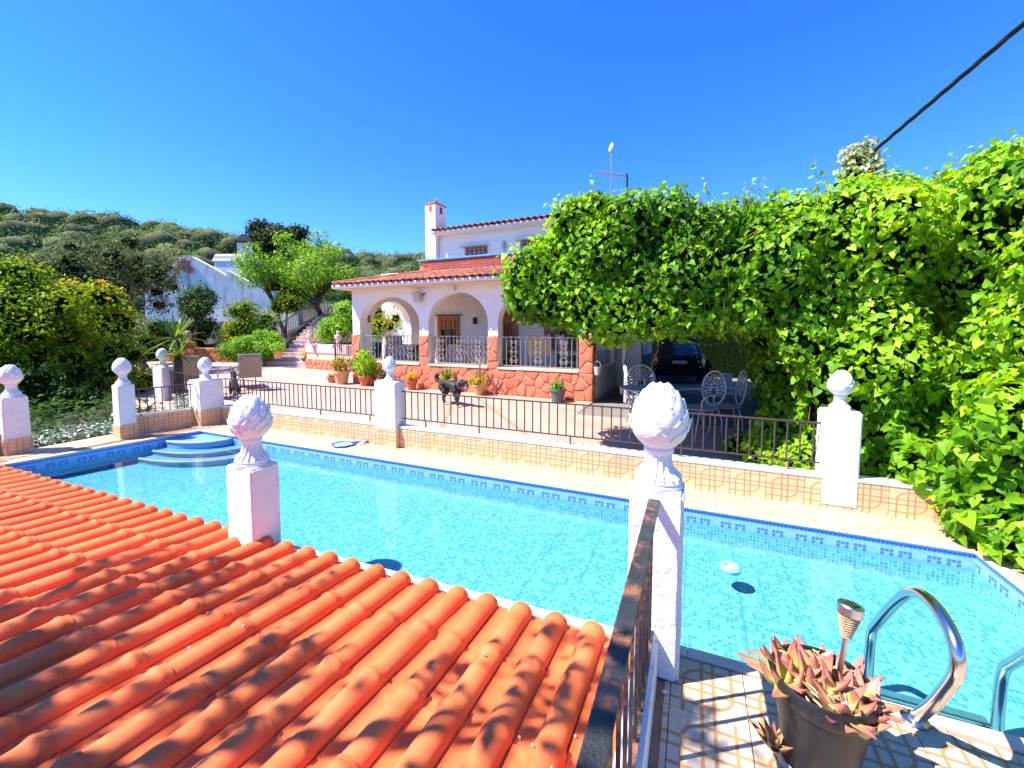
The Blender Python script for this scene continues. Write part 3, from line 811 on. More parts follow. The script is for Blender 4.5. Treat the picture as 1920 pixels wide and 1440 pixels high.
# ------------------------------------------------------------------ near tiled roof
RS = math.tan(R(4.72))
ROOF_Y, ROOF_Z = 2.005, 0.010                      # eave edge, pan height there
TWD, TLEN, TEXP = 0.1905, 0.41, 0.345
def roof_tile_mesh():
    """interlocking tile: a flat pan and a barrel that swells to a collar at its lower end. Length along +y (towards the eave)"""
    # y from 0 (upper end) to TLEN (lower end)
    ysec = [(0.0, 0.0, 0.0), (0.20, 0.002, 0.001), (0.32, 0.004, 0.0015), (0.345, 0.006, 0.002), (0.357, 0.0085, 0.0034), (0.367, 0.0118, 0.005), (0.378, 0.0118, 0.005), (0.388, 0.0085, 0.0036), (0.396, 0.0065, 0.003), (0.41, 0.006, 0.003)]
    mb = MB(); rows = []
    for yy, lift, grow in ysec:
        r_ = 0.050 + grow
        pts = [(-0.097, 0.012 + lift * .5), (-0.090, 0.005 + lift * .5), (-0.075, 0.001 + lift * .5), (-0.038, 0.001 + lift * .5)]
        cx = 0.030
        for k in range(9):
            a = PI - PI * k / 8
            pts.append((cx + r_ * 1.10 * math.cos(a), 0.004 + lift + r_ * 1.12 * math.sin(a)))
        pts.append((0.097, 0.002 + lift * .5))
        rows.append(len(mb.v)); mb.v += [(x, yy, z) for x, z in pts]
        m_ = len(pts)
    for A, B in zip(rows, rows[1:]):
        for k in range(m_ - 1): mb.f.append((A + k, B + k, B + k + 1, A + k + 1)[::-1])
    # the end face at the eave side, 12 mm thick
    A = rows[-1]; base = len(mb.v)
    for k in range(m_):
        x, yy, z = mb.v[A + k]; mb.v.append((x * 0.97 + 0.001, yy, z - 0.012))
    for k in range(m_ - 1): mb.f.append((A + k, base + k, base + k + 1, A + k + 1)[::-1])
    # and the underside of the last few centimetres
    B0 = len(mb.v)
    for k in range(m_):
        x, yy, z = mb.v[base + k]; mb.v.append((x, yy - 0.12, z))
    for k in range(m_ - 1): mb.f.append((base + k, B0 + k, B0 + k + 1, base + k + 1)[::-1])
    return mb.mesh('roof_tile', smooth='auto')
roof = thing('tiled_roof', 'low roof of new orange clay tiles beside the pool, dappled with shade', 'roof', (-3.6, 0.5, 0.0))
RTM = roof_tile_mesh()
ncol, nrow = 37, 8
count = 0
for i in range(ncol):
    xc = -0.262 - i * TWD
    for j in range(nrow):
        eav = ROOF_Y + 0.02 * xc                   # the eave is not quite square to the pool
        yl = eav - j * TEXP                        # lower end
        yu = yl - TLEN * math.cos(R(4.72))
        # leave out what lies behind the edge of sight
        if xc < -3.6 and yl < 0.55 - (0.0 if xc > -5 else -0.5): continue
        if xc > -1.6 and yl < 0.35: continue
        if yl < -0.25: continue
        # the post stands through these
        zu = ROOF_Z + (eav - yu) * RS + 0.004
        sub = (rng.uniform(-.003, .003), rng.uniform(-.007, .007), rng.uniform(0, .004))
        piece('roof_tile', RTM, MAT['rooftile'], roof, (xc + sub[0], yu + sub[1], zu + sub[2]), (-R(4.72) + rng.uniform(-.004, .004), rng.uniform(-.010, .010), rng.uniform(-.009, .009)))
        count += 1
# cut tiles round the post
for dx in (-0.19, 0.0, 0.19):
    pass
rbm = MB()
rbm.add([(-7.35, ROOF_Y - 0.17, ROOF_Z - 0.03), (-0.20, ROOF_Y - 0.02, ROOF_Z - 0.03), (-0.20, -1.6, ROOF_Z - 0.03 + (ROOF_Y + 1.6) * RS), (-7.35, -1.6, ROOF_Z - 0.03 + (ROOF_Y + 1.6) * RS)], [(0, 1, 2, 3)])
part('roof_deck', rbm, MAT['mortar'], roof)
mf = MB()
mf.box((-3.78, ROOF_Y - 0.16, -0.14), (7.12, 0.06, 0.27), R(1.15))
part('fascia', mf, MAT['mortar'], roof)
# specks of paint and droppings on the tiles near the railing
for k in range(14):
    yy = rng.uniform(1.0, 1.95); xx = -0.30 - rng.random() * (0.55 if k < 11 else 2.2)
    zz = ROOF_Z + (ROOF_Y - yy) * RS + 0.006
    i = round((-0.262 - xx) / TWD); lx = xx - (-0.262 - i * TWD) - 0.026
    zz += math.sqrt(max(0, 0.061 ** 2 - lx ** 2)) + 0.016 if abs(lx) < 0.055 else 0.012
    s_ = rng.uniform(.003, .007)
    part('speck', MB().lathe([(s_ * 0.7, -0.006), (s_, 0.0), (s_ * 0.6, 0.003)], (xx, yy, zz), 7), MAT['dropping'], roof)
# ------------------------------------------------------------------ the house
# local frame: x = along the front from its right corner to the left, y = outward from the front, z up
HO = Vector((-1.938, 8.555, 0.0)); HE = Vector((-0.99925, 0.03884, 0)); HN = Vector((-0.03884, -0.99925, 0))
HRZ = math.atan2(HE.y, HE.x)
def hp(s, off, z): return HO + HE * s + HN * off + Vector((0, 0, z))
class HB(MB):
    """builder in the house frame"""
    def hbox(self, s0, s1, o0, o1, z0, z1):
        vs = [hp(s, o, z) for z in (z0, z1) for s, o in ((s0, o0), (s1, o0), (s1, o1), (s0, o1))]
        return self.add(vs, [(0, 1, 2, 3), (7, 6, 5, 4), (1, 0, 4, 5), (2, 1, 5, 6), (3, 2, 6, 7), (0, 3, 7, 4)])
house = thing('house', 'white two storey house with arched porch, red stone base and tiled roofs', 'house', HO)
SILL, IMP, SOF = 0.615, 1.33, 2.52
TH = 0.24
def arch_wall(frame, w, z0, z1, arches, th, name='wall'):
    """wall panel with arched openings; frame(u, d, z) gives the point, arches = (u0, u1, zsill, zspring, rise)"""
    mb = MB()
    us = [0.0]
    prof = []
    outer = []
    # bottom edge left to right with the openings cut from the top of the sill line: build as columns
    cols = sorted(set([0.0, w] + [u for a in arches for u in (a[0], a[1])]))
    N = 20
    for c0, c1 in zip(cols, cols[1:]):
        ar = next((a for a in arches if abs(a[0] - c0) < 1e-6), None)
        if ar is None:
            fr = [frame(c0, 0, z0), frame(c1, 0, z0), frame(c1, 0, z1), frame(c0, 0, z1)]
            bk = [frame(c0, th, z0), frame(c1, th, z0), frame(c1, th, z1), frame(c0, th, z1)]
            mb.add(fr + bk, [(0, 1, 2, 3), (7, 6, 5, 4)])
        else:
            _, _, zs, zsp, rise = ar
            if zs > z0 + 1e-4:
                mb.add([frame(c0, 0, z0), frame(c1, 0, z0), frame(c1, 0, zs), frame(c0, 0, zs), frame(c0, th, z0), frame(c1, th, z0), frame(c1, th, zs), frame(c0, th, zs)],
                       [(0, 1, 2, 3), (7, 6, 5, 4), (3, 2, 6, 7)])
            pts = [(c0, zs)]
            for k in range(N + 1):
                a = PI * (1 - k / N)
                pts.append(((c0 + c1) / 2 + (c1 - c0) / 2 * math.cos(a), zsp + rise * math.sin(a)))
            pts.append((c1, zs))
            for (u, z), (u2, z2) in zip(pts, pts[1:]):      # reveal
                mb.quad(frame(u, 0, z), frame(u, th, z), frame(u2, th, z2), frame(u2, 0, z2))
            ap = pts[1:-1]
            for (u, z), (u2, z2) in zip(ap, ap[1:]):        # spandrels
                for d, flip in ((0, False), (th, True)):
                    q = [frame(u, d, z), frame(u2, d, z2), frame(u2, d, z1), frame(u, d, z1)]
                    mb.quad(*(q[::-1] if flip else q))
    mb.quad(frame(0, 0, z0), frame(0, 0, z1), frame(0, th, z1), frame(0, th, z0))
    mb.quad(frame(w, 0, z0), frame(w, th, z0), frame(w, th, z1), frame(w, 0, z1))
    mb.quad(frame(0, 0, z1), frame(w, 0, z1), frame(w, th, z1), frame(0, th, z1))
    return mb
FRONT = [(0.26, 2.17, SILL, 1.62, 0.74), (2.42, 4.10, SILL, 1.62, 0.74), (4.37, 6.36, SILL, 1.60, 0.72)]
front = arch_wall(lambda u, d, z: hp(u, -d, z), 6.62, 0.0, SOF, FRONT, TH)
part('front_wall', front, MAT['stucco'], house, smooth='auto')
side = arch_wall(lambda u, d, z: hp(6.62 - d, -TH - u, z), 2.25, 0.0, SOF, [(0.22, 1.92, 0.30, 1.50, 0.78)], TH)
part('side_wall', side, MAT['stucco'], house, smooth='auto')
rside = arch_wall(lambda u, d, z: hp(0.0 + d, -TH - u, z), 2.25, 0.0, SOF, [(0.20, 1.95, SILL, 1.60, 0.72)], TH)
part('side_wall', rside, MAT['stucco'], house, smooth='auto')
part('porch_floor', HB().hbox(0.24, 6.38, -2.49, -TH, 0.0, 0.30), MAT['paletile'], house)
part('porch_ceiling', HB().hbox(0.0, 6.62, -2.48, -TH - 0.002, SOF - 0.06, SOF - 0.003), MAT['stucco'], house)
part('back_wall', HB().hbox(-0.6, 7.9, -2.75, -2.50, 0.0, 3.3), MAT['stucco'], house)
# doors and windows in the back wall
def door(s0, s1, z0, z1, label=None):
    d = part('door', HB().hbox(s0, s1, -2.497, -2.44, z0, z1), MAT['wood'], house)
    part('pane', HB().hbox(s0 + .10, s1 - .10, -2.4385, -2.432, z0 + .1, z1 - .42), MAT['darkglass'], d)
    n_ = 4
    for k in range(n_):
        x = s0 + .14 + (s1 - s0 - .28) * k / (n_ - 1)
        part('bar', HB().hbox(x - .012, x + .012, -2.432, -2.415, z0 + .1, z1 - .10), MAT['wood'], d)
    part('lintel_bar', HB().hbox(s0 - .12, s1 + .12, -2.50, -2.43, z1 + .02, z1 + .045), MAT['ironblack'], d)
    return d
door(4.80, 5.58, 0.32, 1.87)
door(2.82, 3.38, 0.32, 2.05)
door(0.9, 2.0, 0.9, 1.95)
part('wall_lamp', HB().hbox(4.18, 4.27, -2.496, -2.40, 1.62, 1.82), MAT['ironblack'], house)
part('wall_plate', HB().hbox(6.372, 6.378, -0.42, -0.30, 1.66, 1.86), MAT['terracotta'], house)

# red stone cladding, every stone set in mortar
def clip(poly, ax, ay, nx, ny):
    out = []
    for i in range(len(poly)):
        p, q = poly[i], poly[(i + 1) % len(poly)]
        dp = (p[0] - ax) * nx + (p[1] - ay) * ny; dq = (q[0] - ax) * nx + (q[1] - ay) * ny
        if dp <= 0: out.append(p)
        if dp * dq < 0:
            t_ = dp / (dp - dq); out.append((p[0] + (q[0] - p[0]) * t_, p[1] + (q[1] - p[1]) * t_))
    return out
def stones(parent, frame, w, h, size, mat, rg, gap=0.0045, depth=0.020, u0=0.0, z0=0.0, name='stone'):
    nx_, ny_ = max(1, round(w / size)), max(1, round(h / (size * 0.8)))
    pts = [((i + 0.5 + rg.uniform(-.38, .38) + (0.25 if j % 2 else -.25)) * w / nx_, (j + 0.5 + rg.uniform(-.36, .36)) * h / ny_) for i in range(nx_) for j in range(ny_)]
    for i, (px, py) in enumerate(pts):
        poly = [(0, 0), (w, 0), (w, h), (0, h)]
        for j, (qx, qy) in enumerate(pts):
            if i != j and math.hypot(px - qx, py - qy) < size * 3.2:
                dx, dy = qx - px, qy - py; L_ = math.hypot(dx, dy)
                if L_ < 1e-6: continue
                mx, my = (px + qx) / 2 - dx / L_ * gap, (py + qy) / 2 - dy / L_ * gap
                poly = clip(poly, mx, my, dx / L_, dy / L_)
                if len(poly) < 3: break
        if len(poly) < 3: continue
        cx, cy = sum(p[0] for p in poly) / len(poly), sum(p[1] for p in poly) / len(poly)
        if max(math.hypot(p[0] - cx, p[1] - cy) for p in poly) < 0.02: continue
        tx, ty = rg.uniform(-.05, .05), rg.uniform(-.05, .05); dd = depth * rg.uniform(.6, 1.15)
        ring0 = [frame(u0 + p[0], 0.0, z0 + p[1]) for p in poly]
        def rim(sh, dp): return [frame(u0 + cx + (p[0] - cx) * sh, dp + (p[0] - cx) * tx + (p[1] - cy) * ty + rg.uniform(-.003, .003), z0 + cy + (p[1] - cy) * sh) for p in poly]
        ring1, ring2 = rim(0.985, dd * 0.75), rim(0.80, dd)
        n_ = len(poly); mb = MB()
        mb.add(ring0 + ring1 + ring2, [(k, (k + 1) % n_, n_ + (k + 1) % n_, n_ + k) for k in range(n_)] + [(n_ + k, n_ + (k + 1) % n_, 2 * n_ + (k + 1) % n_, 2 * n_ + k) for k in range(n_)] + [tuple(range(2 * n_, 3 * n_))])
        c = sum((Vector(v) for v in ring1), Vector()) / n_
        me = mb.mesh(name, c); me.polygons.foreach_set('use_smooth', [True] * len(me.polygons))
        piece(name, me, mat, parent, c)
rg = random.Random(5)
fr_ = lambda u, d, z: hp(u, 0.002 + d, z)
part('stone_backing', HB().hbox(-0.03, 6.65, 0.0, 0.012, 0.0, SILL - 0.035), MAT['mortar'], house)
stones(house, lambda u, d, z: hp(u, 0.012 + d, z), 6.66, SILL - 0.04, 0.26, MAT['redstone'], rg, u0=-0.03)
for s0, s1 in ((-0.03, 0.26), (2.17, 2.42), (4.10, 4.37), (6.36, 6.65)):
    part('stone_backing', HB().hbox(s0, s1, 0.0, 0.012, SILL - 0.034, IMP + (0.06 if s0 < 0 else 0)), MAT['mortar'], house)
    stones(house, lambda u, d, z: hp(u, 0.012 + d, z), s1 - s0, IMP + (0.06 if s0 < 0 else 0) - SILL + .03, 0.22, MAT['redstone'], rg, u0=s0, z0=SILL - 0.034)
# right flank stone
part('stone_backing', HB().hbox(-0.012, 0.0, -TH, 0.0, 0.0, IMP + .06), MAT['mortar'], house)
stones(house, lambda u, d, z: hp(-0.012 - d, -u, z), 0.25, IMP + 0.06, 0.2, MAT['redstone'], rg)
for s0, s1 in ((0.262, 2.168), (2.422, 4.098), (4.372, 6.358)):
    part('sill', HB().hbox(s0, s1, -TH - 0.02, 0.045, SILL - 0.03, SILL + 0.012), MAT['cream'], house)

# eave board, gutter and porch roof
part('eave', HB().hbox(-0.35, 6.80, -2.6, 0.36, SOF, SOF + 0.07), MAT['cream'], house)
gt = HB()
gt.tube([hp(-0.4, 0.40, SOF + 0.085), hp(6.87, 0.40, SOF + 0.065)], 0.052, 10)
gt.tube([hp(6.83, 0.44, SOF + 0.065), hp(6.83, -2.5, SOF + 0.085)], 0.052, 10)
part('gutter', gt, MAT['gutter'], house, smooth='auto')
for s_ in (1.6, 3.8):
    part('gutter_bracket', HB().hbox(s_ - .015, s_ + .015, 0.30, 0.458, SOF + 0.02, SOF + 0.035), MAT['gutter'], house)
RZ0, RZ1, RO0, RO1 = SOF + 0.10, SOF + 0.56, 0.44, -1.55     # porch roof from eave to the parapet
part('roof_slab', HB().add([hp(-0.4, RO0, RZ0 - .02), hp(6.84, RO0, RZ0 - .02), hp(5.2, RO1, RZ1 - .02), hp(-0.4, RO1, RZ1 - .02), hp(6.84, -2.5, RZ0 - .02), hp(5.2, -2.5, RZ1 - .02)], [(0, 1, 2, 3), (1, 4, 5, 2)]), MAT['mortar'], house)
def barrel(name, L_, r_, seg=6):
    mb = MB(); N = seg
    for yy, rr in ((0, r_ * .84), (L_, r_)):
        for k in range(N + 1):
            a = PI * k / N; mb.v.append((rr * math.cos(a), yy, rr * math.sin(a)))
    for k in range(N): mb.f.append((k, N + 1 + k, N + 2 + k, k + 1)[::-1])
    return mb.mesh(name, smooth=True)
BT = barrel('roof_tile', 0.62, 0.075)
# each cover tile: local y runs down the slope
slope = math.atan2(RZ1 - RZ0, RO0 - RO1)
nrows = 4
for i in range(38):
    s = -0.32 + i * 0.19
    for j in range(nrows):
        q0, q1 = 1 - (j + 1.12) / nrows, 1 - j / nrows
        o_up = RO0 + (RO1 - RO0) * (1 - max(q0, -0.02))
        if False: pass
        frac = (j + 1.1) / nrows
        if s > 6.84 - 1.65 * (j + 0.7) / nrows: continue
        off = RO0 + (RO1 - RO0) * min(1.0, frac); z = RZ0 + (RZ1 - RZ0) * min(1.0, frac) + 0.0
        o = link('roof_tile', BT, MAT['oldroof'], house)
        Y = (HN * math.cos(slope) + Vector((0, 0, -math.sin(slope)))); X = HE; Z = X.cross(Y)
        if Z.z < 0: X = -HE; Z = X.cross(Y)
        M = Matrix((X, Y, Z)).transposed().to_4x4()
        o.matrix_local = Matrix.Translation(hp(s + rng.uniform(-.008, .008), off, z + rng.uniform(0, .01)) - HO) @ M
for j in range(9):                                            # the left, hipped side and its ridge
    a, b = hp(6.84, RO0, RZ0), hp(5.2, RO1, RZ1)
    p, q = a + (b - a) * (j / 9), a + (b - a) * ((j + 1.15) / 9)
    part('ridge_tile', MB().tube([p + Vector((0, 0, .03)), q + Vector((0, 0, .03))], [0.085, 0.07], 8), MAT['oldroof'], house, smooth='auto')
# brick parapet with pale blue cap
PO = -1.58
part('parapet_core', HB().hbox(-0.6, 5.55, PO - 0.12, PO - 0.012, RZ1 - 0.3, RZ1 + 0.355), MAT['mortar'], house)
BKL, BKH = 0.36, 0.066
bkm = MB().box((0, 0, 0), (BKL - 0.012, 0.03, BKH - 0.010)).mesh('brick')
for r_ in range(6):
    for k in range(18):
        s = -0.5 + (k + 0.5 * (r_ % 2)) * BKL
        if s > 5.4: continue
        piece('brick', bkm, MAT['brick'], house, hp(s, PO, RZ1 - 0.03 + (r_ + .5) * BKH), (0, 0, HRZ))
part('parapet_cap', HB().hbox(-0.6, 5.6, PO - 0.16, PO + 0.05, RZ1 + 0.36, RZ1 + 0.405), MAT['bluecap'], house)
for j in range(6):
    s = 2.8 + j * 0.42
    part('parapet_ledge', HB().hbox(s, s + 0.33, PO + 0.012, PO + 0.10, RZ1 - 0.02 - 0.0 * j, RZ1 + 0.03), MAT['oldroof'], house)

# upper storey
UO, US0, US1, UZ = -3.6, -1.2, 6.28, 4.60
part('upper_wall', HB().hbox(US0, US1, UO - 4.0, UO, 2.6, UZ), MAT['stucco'], house)
def window(s0, s1, z0, z1):
    w_ = part('window', HB().hbox(s0, s1, UO + 0.004, UO + 0.03, z0, z1), MAT['wood'], house)
    part('pane', HB().hbox(s0 + .07, s1 - .07, UO + 0.031, UO + 0.036, z0 + .04, z1 - .06), MAT['darkglass'], w_)
    for k in range(5):
        zz = z0 + 0.08 + (z1 - z0 - .16) * k / 4
        part('shutter_slat', HB().hbox(s0 + .075, s1 - .075, UO + 0.037, UO + 0.055, zz - .022, zz + .03), MAT['wood'], w_)
    for k in range(5):
        ss = s0 + .09 + (s1 - s0 - .18) * k / 4
        part('grille_bar', MB().tube([hp(ss, UO + .12, z0 + .02), hp(ss, UO + .12, z1 - .02)], .008, 6), MAT['whitemetal'], w_)
    part('window_hood', HB().hbox(s0 - .08, s1 + .14, UO, UO + .16, z1 + .01, z1 + .03), MAT['whitemetal'], w_)
    return w_
window(4.42, 5.26, 3.55, 4.13)
window(2.3, 3.24, 3.55, 4.18)
part('upper_eave', HB().hbox(US0, US1 + 0.06, UO - 4.0, UO + 0.33, UZ, UZ + 0.07), MAT['stucco'], house)
part('upper_gutter', MB().tube([hp(US0, UO + 0.36, UZ + 0.06), hp(US1 + .1, UO + 0.36, UZ + 0.045)], 0.05, 10), MAT['gutter'], house, smooth='auto')
part('upper_roof_slab', HB().add([hp(US0, UO + .4, UZ + .08), hp(US1, UO + .4, UZ + .08), hp(US1, UO - 2.0, UZ + .6), hp(US0, UO - 2.0, UZ + .6)], [(0, 1, 2, 3)]), MAT['mortar'], house)
BT2 = barrel('roof_tile', 0.8, 0.085)
sl2 = math.atan2(.52, 2.4)
for i in range(30):
    s = US1 - 0.1 - i * 0.2
    if s < 0.3: break
    for j in range(2):
        o = link('roof_tile', BT2, MAT['oldroof'], house)
        Y = (HN * math.cos(sl2) + Vector((0, 0, -math.sin(sl2)))); X = HE; Z = X.cross(Y)
        if Z.z < 0: X = -HE; Z = X.cross(Y)
        o.matrix_local = Matrix.Translation(hp(s, UO + .42 - (j + 1) * 0.72 * math.cos(sl2), UZ + 0.085 + (j + 1) * 0.72 * math.sin(sl2) + rng.uniform(0, .012)) - HO) @ Matrix((X, Y, Z)).transposed().to_4x4()
# chimney
ch = part('chimney', HB().hbox(6.30, 6.72, UO - 0.42, UO + 0.20, 2.6, 5.66), MAT['stucco'], house)
part('chimney_cap', HB().hbox(6.28, 6.74, UO - 0.44, UO + 0.22, 5.66, 5.71), MAT['terracotta'], ch)
part('flue_hole', HB().hbox(6.44, 6.56, UO + 0.201, UO + 0.206, 5.42, 5.60), MAT['terracotta'], ch)
part('flue_hole', HB().hbox(6.294, 6.299, UO - 0.20, UO - 0.06, 5.38, 5.60), MAT['darkglass'], ch)
cw = MB()
for k in range(4):
    a = PI * k / 4
    c0 = hp(6.51, UO - 0.12, 5.71)
    cw.tube([c0 + Vector((.09 * math.cos(a) * math.cos(b), .09 * math.sin(a) * math.cos(b), .02 + .17 * math.sin(b))) for b in [PI * i / 8 for i in range(9)]], .012, 5)
part('chimney_cowl', cw, MAT['aluminium'], ch)
# lantern on the upper wall
ln = MB().lathe([(0.02, 0), (.06, .05), (.075, .2), (.03, .26), (.012, .33)], hp(3.75, UO + 0.14, 3.92), 6)
ln.bar(hp(3.75, UO, 3.86), hp(3.75, UO + 0.14, 3.92), .02)
part('wall_lantern', ln, MAT['irongrey'], house)
# floodlight and sensor on the porch front
fl = part('floodlight', MB().box(hp(4.32, 0.13, 2.27), (0.20, 0.10, 0.24), HRZ, R(-20)), MAT['lampbody'], house, bevel=0.01)
part('floodlight_bracket', MB().bar(hp(4.18, 0.0, 2.36), hp(4.28, 0.09, 2.30), .03), MAT['ironblack'], house)
part('sensor_box', HB().hbox(3.28, 3.45, 0.0, 0.10, 2.40, 2.52), MAT['zinc'], house, bevel=0.006)
# downpipe at the right corner
part('downpipe', MB().tube([hp(-0.55, -0.6, 2.5), hp(-0.55, -0.6, 0.95), hp(-0.55, -0.55, 0.80), hp(-0.62, -0.32, 0.72), hp(-0.66, -0.24, 0.60), hp(-0.66, -0.24, 0.0)], .042, 10), MAT['gutter'], house, smooth='auto')
# right-hand wing, white wall beyond the porch
part('wing_wall', HB().hbox(-0.40, -0.2, -6.0, -2.76, 0.70, 3.2), MAT['stucco'], house)
part('wing_base', HB().hbox(-0.38, -0.2, -5.98, -2.76, -0.5, 0.70), MAT['darkstone'], house)
part('wing_window', HB().hbox(-0.425, -0.401, -5.4, -4.6, 1.2, 2.0), MAT['darkglass'], house)

# wrought iron in the arches
def scroll(c, ex, ez, r_, turns=1.4, n_=16, flip=1):
    return [c + ex * (flip * r_ * (1 - .65 * k / n_) * math.cos(2 * PI * turns * k / n_)) + ez * (r_ * (1 - .65 * k / n_) * math.sin(2 * PI * turns * k / n_)) for k in range(n_ + 1)]
for gi, (s0, s1) in enumerate(((0.27, 2.16), (2.43, 4.09), (4.38, 6.35))):
    gl_ = thing('porch_railing', ('wrought iron porch railing in the right arch, in front of the white chairs', 'wrought iron porch railing in the middle arch', 'wrought iron porch railing in the left arch')[gi], 'railing', hp((s0 + s1) / 2, -0.08, SILL), 0, 'wrought iron porch railings')
    part('top_rail', MB().bar(hp(s0, -.08, IMP - .02), hp(s1, -.08, IMP - .02), .03, .02), MAT['irongrey'], gl_)
    part('bottom_rail', MB().bar(hp(s0, -.08, SILL + .05), hp(s1, -.08, SILL + .05), .025, .016), MAT['irongrey'], gl_)
    n_ = 16
    bm2 = MB().tube([(0, 0, 0), (0, 0, IMP - SILL - .07)], .0085, 6).mesh('baluster')
    for k in range(n_):
        piece('baluster', bm2, MAT['irongrey'], gl_, hp(s0 + (s1 - s0) * (k + .5) / n_, -.08, SILL + .05))
    for k in (2, 7, 12):
        cs = s0 + (s1 - s0) * (k + 1) / n_
        sc = MB()
        for sx in (-1, 1):
            for zz in (SILL + .15, IMP - .14, (SILL + IMP) / 2):
                sc.tube(scroll(hp(cs + sx * .05, -.08, zz), HE, Vector((0, 0, 1)), .045, flip=sx), .006, 5)
            sc.tube([hp(cs + sx * .09, -.08, SILL + .2), hp(cs, -.08, (SILL + IMP) / 2 - .08)], .006, 5)
            sc.tube([hp(cs + sx * .09, -.08, IMP - .2), hp(cs, -.08, (SILL + IMP) / 2 + .08)], .006, 5)
        part('scroll', sc, MAT['irongrey'], gl_)
gs = thing('porch_railing', 'dark wrought iron railing in the shaded right side arch of the porch', 'railing', hp(.12, -1.3, SILL), 0)
part('top_rail', MB().bar(hp(.1, -.45, IMP - .02), hp(.1, -2.18, IMP - .02), .03, .02), MAT['ironblack'], gs)
for k in range(14): piece('baluster', MB().tube([(0, 0, 0), (0, 0, .66)], .01, 6).mesh('baluster') if k == 0 else bpy.data.meshes['baluster'], MAT['ironblack'], gs, hp(.1, -.5 - k * .125, SILL + .03))

# furniture on the porch
def cloth_mat(name, c1, c2, c3):
    m, n, l, p = new_mat(name); g = NG(m)
    tc = g.tex('Object'); wv = n.new('ShaderNodeTexWave'); wv.inputs['Scale'].default_value = 3.4; wv.inputs['Distortion'].default_value = 5.0; wv.inputs['Detail'].default_value = 3.0
    mp = n.new('ShaderNodeMapping'); mp.inputs['Rotation'].default_value = (0.5, 0.5, 0.35); l.new(tc, mp.inputs[0]); l.new(mp.outputs[0], wv.inputs[0])
    l.new(g.ramp(wv.outputs['Fac'], [(0.25, c1), (0.5, c2), (0.75, c3)]), p.inputs['Base Color'])
    p.inputs['Roughness'].default_value = 0.9
    return m
MAT['cloth'] = cloth_mat('patterned_cloth', (0.62, 0.50, 0.42), (0.50, 0.36, 0.30), (0.20, 0.15, 0.13))
MAT['cloth2'] = cloth_mat('grey_patterned_cloth', (0.45, 0.42, 0.38), (0.28, 0.25, 0.22), (0.09, 0.08, 0.08))
def draped_table(label, s, off, w_, d_, h_, mat):
    t = thing('draped_table', label, 'table', hp(s, off, 0.30), 0)
    mb = MB(); per = []
    N = 44
    for k in range(N):
        q = 4.0 * k / N; e = int(q); f = q - e
        cs = [(-1, -1), (1, -1), (1, 1), (-1, 1)]
        (ax, ay), (bx_, by_) = cs[e], cs[(e + 1) % 4]
        per.append((ax + (bx_ - ax) * f, ay + (by_ - ay) * f))
    top = [hp(s + x * w_ / 2, off + y * d_ / 2, .30 + h_) for x, y in per]
    bot = [hp(s + x * (w_ / 2 + .05 + .035 * math.sin(k * 2.1)), off + y * (d_ / 2 + .05 + .035 * math.sin(k * 2.1)), .30 + h_ * .18 + .02 * math.sin(k)) for k, (x, y) in enumerate(per)]
    mb.add(top + bot, [tuple(range(N))] + [(k, N + k, N + (k + 1) % N, (k + 1) % N) for k in range(N)])
    part('cloth', mb, MAT[mat], t, smooth='auto')
    for sx in (-1, 1):
        for sy in (-1, 1):
            part('leg', MB().bar(hp(s + sx * w_ * .42, off + sy * d_ * .38, .30), hp(s + sx * w_ * .42, off + sy * d_ * .38, .30 + h_ - .01), .05), MAT['wood'], t)
    return t
draped_table('table with a pale patterned cloth behind the middle arch railing', 3.35, -0.85, 1.15, 0.6, 0.78, 'cloth')
draped_table('table with a grey patterned cloth behind the left arch railing', 5.55, -0.85, 0.80, 0.6, 0.74, 'cloth2')
def porch_chair(label, s, off, rz, mat):
    t = thing('porch_chair', label, 'chair', hp(s, off, 0.30), rz, 'chairs on the porch')
    part('seat', MB().box((0, 0, .43), (.46, .46, .06)), MAT[mat], t, bevel=.015, local=True)
    part('backrest', MB().box((0, .22, .75), (.46, .05, .5), 0, R(-8)), MAT[mat], t, bevel=.015, local=True)
    for sx in (-1, 1):
        for sy in (-1, 1):
            part('leg', MB().bar((sx * .2, sy * .2, 0), (sx * .2, sy * .2, .41), .035), MAT['wood'], t, local=True)
        part('armrest', MB().bar((sx * .23, -.2, .62), (sx * .23, .22, .64), .04), MAT['wood'], t, local=True)
    return t
porch_chair('brown cushioned chair at the right end of the cloth covered table', 2.75, -1.0, HRZ + 1.2, 'canvas')
porch_chair('dark chair between the two arches beside the grey cloth', 4.85, -0.8, HRZ + 2.6, 'canvas')
porch_chair('beige high-backed chair behind the left arch railing', 6.05, -1.1, HRZ + 0.4, 'canvas')
# white tube chairs and sideboard on the right side of the porch
def tube_chair(label, s, off, rz):
    t = thing('tube_chair', label, 'chair', hp(s, off, 0.30), rz, 'white tube chairs on the porch')
    for sx in (-1, 1):
        part('side_frame', MB().tube([(sx * .26, -.30, 0), (sx * .25, -.22, .45), (sx * .26, -.15, .62), (sx * .26, .1, .64), (sx * .24, .22, .60), (sx * .24, .34, 1.08)], .016, 7), MAT['whitemetal'], t, smooth=True, local=True)
        part('rear_leg', MB().tube([(sx * .25, .32, 0), (sx * .25, .10, .42)], .016, 7), MAT['whitemetal'], t, smooth=True, local=True)
    part('seat', MB().box((0, 0, .43), (.48, .46, .025), 0, R(4)), MAT['canvas'], t, local=True)
    part('backrest', MB().box((0, .27, .80), (.46, .02, .50), 0, R(-13)), MAT['canvas'], t, local=True)
    return t
tube_chair('white tubular garden armchair facing out behind the right arch railing', 1.45, -0.72, HRZ + 0.35)
tube_chair('second white tubular armchair beside the stone corner pillar', 0.66, -0.85, HRZ - 0.9)
